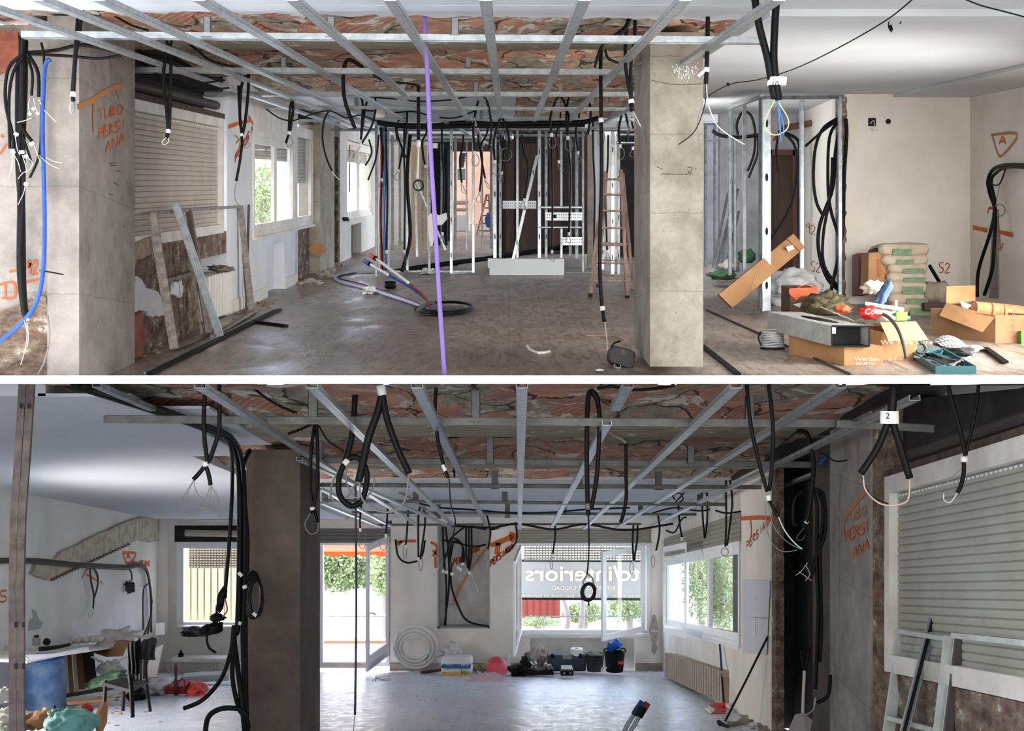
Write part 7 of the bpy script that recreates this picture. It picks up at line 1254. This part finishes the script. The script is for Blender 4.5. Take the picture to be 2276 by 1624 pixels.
bars('window_frame', 'dark-edged aluminium window leaf leaning under the grey shutter, right one', [((2104, 1650, 7.9), (2134, 1412, 7.9), .05, 'stile', M('dark_edge_bronze', sr(70, 64, 62), .5)), ((2096, 1650, 7.95), (2126, 1408, 7.95), .02, 'edge_strip'), ((2122, 1412, 7.7), (2290, 1430, 6.62), .045, 'top_rail')], wal)
one('metal_profile', MB().chan(P(2006, 1640, 8.4), P(2074, 1374, 8.5), .05, .03, Y*-1), M('zinc_with_dark_slot', sr(168, 172, 176), .4, .5), 'galvanised profile leaning across the white window leaf', 'metal profile')
MB().bar(P(2006, 1640, 8.36), P(2074, 1374, 8.46), .022, .004, Y).build('dark_slot', rub, COL.objects[-1])
debris('broken plaster and rubble in the corner by the broom', B, [(1665, 1600, 15, 8), (1700, 1620, 10, 8)], 60, conc, 21, .02, .07)
debris('small crumbs scattered over the lower floor', B, [(1300, 1550, 200, 30), (1000, 1560, 120, 30), (1500, 1600, 60, 20)], 90, rub, 22, .004, .010)
debris('white crumbs scattered over the lower floor', B, [(1200, 1540, 200, 30), (900, 1520, 60, 10), (1430, 1500, 40, 6)], 90, pl, 23, .004, .014)
debris('rubbish crumbs on the floor at the lower left', B, [(180, 1590, 60, 20), (60, 1600, 50, 15), (260, 1560, 30, 10)], 120, cardd, 24, .01, .04)
# ================================================================ SPRAYED MARKS
def ribbon(par, R, strokes, w, plane, m=orange, name='spray_mark', off=.006):
    """paint strokes on a wall; plane: ('x', x) side wall or ('d', d) facing wall"""
    b = MB()
    for st in strokes:
        pp = []
        for x, y in st:
            if plane[0] == 'f': d = plane[1](x); p = P(x, y, d-off)
            elif plane[0] == 'x': d = R.ds(x, plane[1]); p = P(x, y, d); p += X*(off if plane[1] < 0 else -off)
            else: p = P(x, y, plane[1]-off)
            pp.append(p)
        pp = spline(pp, 5); n = len(pp); prev = None; nv = X if plane[0] == 'x' else Y
        for i in range(n):
            t = (pp[min(i+1, n-1)]-pp[max(i-1, 0)]); t.normalize() if t.length > 1e-9 else None
            s = t.cross(nv); s = s.normalized()*w*(.8+.4*abs(noise.noise(pp[i]*6)))*.5 if s.length > 1e-6 else H*w*.5
            cur = (pp[i]-s, pp[i]+s)
            if prev: b.face(prev[0], prev[1], cur[1], cur[0])
            prev = cur
    return b.build(name, m, par)
def letters(s, x0, y0, dx, dy, cw, ch_, shear=0):
    """hand capitals as strokes; baseline runs from x0,y0 by dx,dy per letter"""
    G = {'T': [[(0, 0), (1, 0)], [(.5, 0), (.45, 1)]], 'U': [[(0, 0), (.05, .8), (.5, 1), (.9, .7), (1, 0)]], 'B': [[(0, 0), (0, 1)], [(0, 0), (.8, .2), (.1, .5), (.9, .75), (0, 1)]], 'O': [[(.5, 0), (0, .5), (.5, 1), (1, .5), (.5, 0)]],
         'P': [[(.05, 0), (0, 1)], [(.05, 0), (.9, .15), (.7, .5), (.05, .5)]], 'E': [[(.9, .05), (.1, 0), (0, 1), (.9, .95)], [(.05, .5), (.7, .5)]], 'R': [[(.05, 0), (0, 1)], [(.05, 0), (.9, .2), (.1, .5), (.9, 1)]], 'S': [[(.9, .05), (.2, .1), (.2, .45), (.8, .6), (.7, .95), (0, 1)]], 'I': [[(.5, 0), (.45, 1)]],
         'A': [[(0, 1), (.5, 0), (.95, 1)], [(.2, .65), (.8, .6)]], 'N': [[(0, 1), (.05, 0), (.85, 1), (.95, 0)]], 'L': [[(.1, 0), (0, 1), (.8, 1)]], 'K': [[(0, 0), (0, 1)], [(.9, 0), (.1, .5), (.9, 1)]], '2': [[(0, .2), (.5, 0), (.9, .3), (0, 1), (1, .95)]], '5': [[(.9, 0), (.1, .05), (.1, .45), (.8, .55), (.7, .95), (0, 1)]], '9': [[(.9, .3), (.5, 0), (.1, .3), (.5, .5), (.9, .2), (.8, 1)]], '4': [[(.2, 0), (.1, .55), (.9, .5)], [(.7, .1), (.65, 1)]],
         'C': [[(.9, .1), (.2, .1), (.0, .6), (.4, 1), (.9, .9)], ], '8': [[(.5, .5), (.1, .2), (.5, 0), (.9, .25), (.5, .5), (.1, .8), (.5, 1), (.9, .75), (.5, .5)]]}
    out = []
    for i, c in enumerate(s):
        if c not in G: continue
        for st in G[c]: out.append([(x0+dx*i+u*cw+(1-v)*shear, y0+dy*i+v*ch_+u*dy*cw/max(dx, 1)) for u, v in st])
    return out
cx_ = ('x', -3.2)
ribbon(cl, A, letters('TUBO', 218, 245, 14, -4, 12, 22), .018, cx_, name='lettering'); ribbon(cl, A, letters('PERSI', 218, 287, 12.5, -5, 11, 22), .018, cx_, name='lettering'); ribbon(cl, A, letters('ANA', 234, 318, 15, -9, 12, 22), .018, cx_, name='lettering')
fade = M('faded_orange_paint', sr(176, 126, 84), .9, 0, sr(196, 130, 80), 30)
ribbon(cl, A, [[(170, 238), (205, 222), (240, 200), (272, 188)]], .05, cx_, fade); ribbon(cl, A, [[(208, 225), (206, 260), (208, 295)]], .05, cx_, fade); ribbon(cl, A, [[(258, 196), (264, 215)]], .05, cx_, fade)
ribbon(cl, A, [[(240, 363), (258, 362)], [(243, 368), (256, 368)], [(255, 378), (268, 382)], [(250, 405), (262, 412)], [(240, 430), (250, 434)], [(285-10, 500), (270, 506)]], .006, cx_, rub, 'pencil_mark')
ribbon(wl0, A, letters('92', 58, 580, 14, -1, 11, 30)+[[(20, 604), (40, 600), (55, 603)], [(0, 632), (30, 628), (32, 660), (4, 662)], [(12, 632), (12, 660)], [(36, 630), (62, 626), (96, 618)], [(0, 342), (16, 318)], [(2, 300), (8, 306)]], .02, ('d', 10.2), M('dull_orange_paint', sr(168, 92, 52), .9))
wB = [o for o in COL.objects if o.name.startswith('wall_left') and o.data.materials[0] == plb][0]
px_ = ('x', xa)
ribbon(wB, A, [[(507, 282), (530, 274), (556, 268)], [(552, 258), (561, 275), (560, 290)]], .05, px_); ribbon(wB, A, [[(522, 300), (538, 318)], [(538, 303), (524, 318)], [(532, 318), (531, 334)]], .03, px_, fade)
ribbon(wB, A, letters('PERSI', 522, 345, 8, -14, 8, 16), .03, px_, rust)
# column B/A pencil marks
ribbon(colA, A, [[(1470, 386), (1510, 387), (1540, 386)], [(1528, 372), (1538, 372), (1534, 384), (1528, 378)], [(1545, 374), (1548, 376)], [(1460, 370), (1472, 376)]], .005, ('d', 10.7), rub, 'pencil_mark')
ribbon(colA, A, [[(1446, 178), (1500, 188), (1562, 186)]], .006, ('d', 10.7), M('crack_dark', sr(96, 88, 78), .9), 'crack')
b = MB(); r3 = random.Random(3)
for i in range(70): c = P(r3.gauss(1520, 14), r3.gauss(160, 9), 10.695); s = r3.uniform(.004, .012); b.face(c, c+X*s, c+X*s*.8+H*s*1.6, c+H*s)
o = b.build('paint_specks', white, colA); o['kind'] = 'stuff'
# right bay marks
ribbon(wbr, A, letters('52', 2088, 583, 13, 1, 10, 22), .016, ('d', dw), rust)
fcl = ('f', lambda x: 8082/(x-1407)); ribbon(wcl, A, letters('92', 1792, 494, 11, 4, 9, 22), .02, fcl, rust, off=.03); ribbon(wcl, A, letters('52', 1803, 580, 11, 2, 9, 22), .02, fcl, rust, off=.03); ribbon(whall, A, letters('A', 1718, 300, 10, 0, 20, 14), .03, ('d', 22.0), rust)
wpx = ('x', 5.88)
ribbon(wr, A, [[(2204, 300), (2262, 298), (2230, 344), (2218, 340), (2206, 300)]], .04, wpx, fade); ribbon(wr, A, letters('A', 2222, 304, 10, 0, 15, 16), .03, wpx)
ribbon(wr, A, [[(2163, 505), (2195, 512)], [(2215, 514), (2252, 522)]], .06, wpx); ribbon(wr, A, [[(2219, 480), (2222, 520), (2224, 552)], [(2216, 540), (2222, 556), (2230, 540)]], .03, wpx); ribbon(wr, A, [[(2196, 475), (2200, 462), (2220, 468)]], .03, wpx, rust)
b = MB(); c = [P(x, y, A.ds(x, 5.87)) for x, y in ((2206, 470), (2218, 470), (2219, 662), (2198, 662))]; b.prism(c, X*-.004); b.build('wall_chase', concw, wr)
# lower room marks
ribbon(wlB, B, [[(272, 1228), (302, 1230), (284, 1252), (272, 1228)]], .05, ('x', xl)); ribbon(wlB, B, letters('A', 280, 1231, 8, 0, 9, 10), .04, ('x', xl)); ribbon(wlB, B, letters('ALTA', 292, 1246, 9, .5, 8, 9), .05, ('x', xl)); ribbon(wlB, B, letters('K', 326, 1247, 9, .5, 7, 9), .05, ('x', xl))
ribbon(wlB, B, letters('S', -2, 1311, 10, 0, 18, 26), .03, ('x', xl)); ribbon(wlB, B, [[(182, 1284), (195, 1262), (208, 1264), (214, 1282)], [(190, 1275), (215, 1290)], [(222, 1290), (226, 1298)]], .03, ('x', xl))
f = ('d', db)
ribbon(wbB, B, [[(880, 1205), (900, 1202), (925, 1202)], [(884, 1212), (893, 1202)]], .06, f); ribbon(wbB, B, [[(957, 1204), (970, 1212), (972, 1224)], [(962, 1236), (972, 1222)], [(962, 1222), (974, 1236)], [(968, 1236), (968, 1262)]], .05, f)
ribbon(wbB, B, [[(1090, 1212), (1120, 1200), (1142, 1190)], [(1132, 1186), (1143, 1190), (1136, 1204)], [(1108, 1206), (1104, 1232)]], .10, f); ribbon(wbB, B, letters('PERSIANA', 1090, 1245, 6.4, -5, 5.5, 14), .03, f, rust)
nic = [o for o in COL.objects if o.name.startswith('wall_back') and o.data.materials[0].name.startswith('grey_niche')][0]
ribbon(nic, B, [[(1005, 1345), (1020, 1310), (1050, 1260), (1084, 1215)]], .05, ('d', db+.18), fade); ribbon(nic, B, letters('PERSI', 1008, 1242, 7, -2, 6, 12), .03, ('d', db+.18), rust); ribbon(nic, B, letters('ANA', 1044, 1220, 8, -3, 6, 12), .04, ('d', db+.18))
wst = [o for o in COL.objects if o.name.startswith('wall_right') and o.data.materials[0] == cream and len(o.data.polygons) > 10][0]
ribbon(wst, B, [[(1648, 1152), (1690, 1150), (1722, 1153)], [(1668, 1152), (1671, 1180), (1668, 1200)]], .05, ('x', xr)); ribbon(wst, B, letters('PERSIANA', 1660, 1205, 7, -8, 6, 17), .018, ('x', xr), rust)
wc = [o for o in COL.objects if o.name.startswith('wall_right') and o.data.materials[0] == concw][0]
cp = ('x', xr-.02)
ribbon(wc, B, letters('TUBO', 1880, 1140, 12, -5, 10, 24), .016, cp, M('pale_orange_paint', sr(190, 124, 84), .9)); ribbon(wc, B, letters('PERSI', 1880, 1180, 11, -5, 10, 24), .018, cp); ribbon(wc, B, letters('ANA', 1896, 1220, 13, -8, 11, 22), .018, cp); ribbon(wc, B, [[(1878, 1195), (1878, 1160), (1886, 1140), (1915, 1105), (1930, 1090)]], .04, cp, fade)
# banner outside the back window, seen from behind
bn = thing('banner', 'grey advertising banner seen mirrored outside the back window', 'banner', P(1300, 1332, 25.2))
b = MB(); db2 = 25.2
b.prism([P(1140, 1246, db2), P(1455, 1246, db2), P(1455, 1331, db2), P(1140, 1329, db2)], Y*.01); b.build('banner_sheet', M('grey_banner_back', sr(172, 174, 174), .8), bn)
MB().tube([P(1140, 1245, db2-.01), P(1455, 1246, db2-.01)], .022, 8, 0).build('top_pole', rub, bn); MB().tube([P(1140, 1330, db2-.01), P(1455, 1332, db2-.01)], .022, 8, 0).build('bottom_pole', rub, bn)
lt_ = M('pale_print_through', sr(236, 222, 200), .8)
def mtext(s, xr_, yb, em, m, wfit=None):
    o = text(s, P(xr_, yb, db2-.012), X*-em, H*em, m, bn, wt=.02 if em > .3 else .004)
    if wfit:
        xs = [v.co.x for v in o.data.vertices]; w = max(xs)-min(xs); k = (wfit*db2/F)/w; x1 = max(xs)
        for v in o.data.vertices: v.co.x = x1+(v.co.x-x1)*k
    return o
mtext('tc/interiors', 1422, 1290, .40, lt_, 255)
mtext('REFORMAS DE CALIDAD', 1368, 1310, .105, lt_, 140)
mtext('tcinteriors.es · 93 139 91 54 · Joan Güell, 54 Barcelona', 1425, 1327, .085, lt_, 268)
# ================================================================ OUTSIDE
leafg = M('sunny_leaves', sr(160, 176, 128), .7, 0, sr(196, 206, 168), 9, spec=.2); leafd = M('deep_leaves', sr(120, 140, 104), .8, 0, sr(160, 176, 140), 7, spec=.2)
def foliage(c, r, n, m, label, seed, s=.10, trunk=None, down=1.2):
    rn = random.Random(seed); t = thing('tree', label, 'tree', Vector(c)-H*r[2]); b = MB()
    for i in range(n):
        q = Vector((rn.gauss(0, 1), rn.gauss(0, 1), rn.gauss(0, 1))).normalized()*(rn.random()**.4); k = 1+.35*noise.noise(q*2+Vector((seed, 0, 0)))
        p = Vector(c)+Vector((q.x*r[0]*k, q.y*r[1]*k, q.z*r[2]*k)); u = Vector((rn.uniform(-1, 1), rn.uniform(-1, 1), rn.uniform(-1, 1))).normalized()*s; v = u.orthogonal().normalized()*s*.5
        b.face(p-u*.5, p+v*.5, p+u*.5, p-v*.5)
    o = b.build('foliage', m, t)
    tr = trunk or .1; MB().tube([Vector(c)-H*(r[2]+down), Vector(c)-H*r[2]*.4, Vector(c)+H*r[2]*.3], lambda q: tr*(1-.6*q), 8).build('trunk', M('pale_trunk', sr(170, 160, 166), .9), t, smooth=True)
    return t
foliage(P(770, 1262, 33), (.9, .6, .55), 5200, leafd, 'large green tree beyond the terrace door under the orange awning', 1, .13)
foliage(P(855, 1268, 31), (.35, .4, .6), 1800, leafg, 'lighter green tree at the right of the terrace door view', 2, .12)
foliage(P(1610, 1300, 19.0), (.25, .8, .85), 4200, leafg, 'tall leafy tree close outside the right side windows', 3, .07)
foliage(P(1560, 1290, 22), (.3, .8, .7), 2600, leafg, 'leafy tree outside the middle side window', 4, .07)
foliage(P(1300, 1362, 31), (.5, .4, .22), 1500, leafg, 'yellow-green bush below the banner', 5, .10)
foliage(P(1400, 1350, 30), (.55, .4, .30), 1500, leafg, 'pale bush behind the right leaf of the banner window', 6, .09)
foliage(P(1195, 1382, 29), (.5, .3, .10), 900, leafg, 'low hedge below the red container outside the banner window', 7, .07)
foliage(P(585, 440, 28), (.45, .6, .75), 1800, leafg, 'pale green tree seen through the first upper window', 8, .10, down=8.2)
foliage(P(817, 400, 52), (.30, .5, .5), 700, leafg, 'far pale tree seen through the third upper window', 9, .12, down=13)
for i, x in enumerate((1258, 1290)):
    one('bare_tree', MB().tube([P(x, 1400, 30), P(x+4, 1370, 30), P(x+(-8 if i == 0 else 6), 1325, 30)], lambda q: .075-.02*q, 10), MATS['pale_trunk'], 'pale tree trunk outside below the banner, %s one' % ('left', 'right')[i], 'tree trunk', 'trunks below the banner', smooth=True)
b = MB(); b.pb(1120, 1333, 1245, 1374, 31, .8)
t = thing('red_container', 'dark red corrugated container outside the back window under the banner', 'container', P(1190, 1376, 31)); b.build('container_body', M('dusty_red_metal', sr(170, 84, 78), .7), t)
for i in range(8): MB().pb(1124+i*15, 1333, 1126+i*15, 1374, 30.96, .04).build('rib', M('red_metal_rib', sr(140, 66, 62), .7), t)
mb = MB(); mb.pb(380, 1200, 560, 1420, 27.2, .2); struct('wall_back', mb, M('sunlit_yard_wall', sr(226, 212, 180), .9))
# terrace with railing and awning
mb = MB(); mb.box(B, -4.6, 5.5, 24.25, 29.2, -1.52, -1.47); struct('floor', mb, M('pale_terrace_tiles', sr(196, 206, 204), .5, 0, sr(176, 188, 186), 2), uvf=uvB)
mb = MB(); mb.pb(560, 1420, 1460, 1442, 28.6, .2); struct('wall_back', mb, M('terrace_kerb', sr(206, 190, 178), .8))
t = thing('railing', 'thin terrace railing with a brown lower band beyond the glazed door', 'railing', P(780, 1440, 28)); MB().tube([P(560, 1369, 28), P(1460, 1370, 28)], .014, 8, 0).build('top_rail', galvd, t); MB().pb(560, 1424, 1460, 1430, 27.9, .05).build('lower_band', M('brown_band', sr(150, 112, 92), .7), t)
for i in range(7): MB().tube([P(560+i*130, 1424, 28), P(560+i*130, 1369, 28)], .012, 6, 0).build('post', galvd, t)
t = thing('awning', 'orange scalloped awning edge above the terrace beyond the glazed door', 'awning', P(780, 1235, 27)); b = MB()
def fn(u, v):
    return P(690+190*u, 1225+(6+6*abs(math.sin(u*math.pi*5.4)))*v, 27-.02*math.sin(u*40))
b.grid(fn, 90, 2); b.build('valance', M('orange_fabric', sr(240, 96, 40), .7), t); MB().par(P(680, 1226, 27), P(885, 1226, 27)-P(680, 1226, 27), Y*-2.72+H*.5, H*.02).build('canopy', MATS['orange_fabric'], t)
# clutter outside the terrace: slim building pole and ladder-like mast
one('mast', MB().tube([P(714, 1245, 28.5), P(717, 1300, 28.5), P(722, 1368, 28.5)], .04, 8), M('cream_mast', sr(232, 228, 206), .7), 'cream post at the left edge of the terrace view', 'post')
# outdoor ground far below the windows
mb = MB(); mb.par(Vector((-60, 29.3, CZ-7.2)), X*120, Y*60, H*.05); mb.par(Vector((2.95, 6, CZ-7.2)), X*60, Y*24, H*.05); struct('floor', mb, M('bright_pavement', sr(236, 232, 224), .9))
# bamboo/brick reveal seen through the middle side window
one('brick_reveal', MB().par(P(1512, 1412, 23.3)+X*.32, X*.25, Y*.25, H*1.6), M('peach_brick', sr(224, 178, 140), .85), 'peach brick pier outside the left side window', 'pier')

# ================================================================ pieces of parts go one level deeper
def bn_(o): return o.name.split('.')[0]
for pn, cn in (('case_body', 'latch'), ('case_body', 'handle'), ('bucket_body', 'handle'), ('bucket_body', 'red_label'), ('cap_sleeve', 'cap'), ('handle', 'blue_sleeve'), ('pan', 'pan_lip'), ('sack_body', 'printed_label'), ('barrel_body', 'bung'), ('roll', 'core'), ('can_body', 'cap'), ('bottle_body', 'cap'), ('canopy', 'valance'), ('carton', 'white_label'), ('sheath', 'torn_label'), ('net', 'lettering'), ('banner_sheet', 'lettering'), ('container_body', 'rib'), ('front_panel', 'lettering'), ('label_tape', 'label_tail')):
    for r in [o for o in COL.objects if o.parent is None and o.type == 'EMPTY']:
        ps = [c for c in r.children if bn_(c) == pn]
        if ps:
            for c in [c for c in r.children if bn_(c) == cn]: c.parent = ps[0]
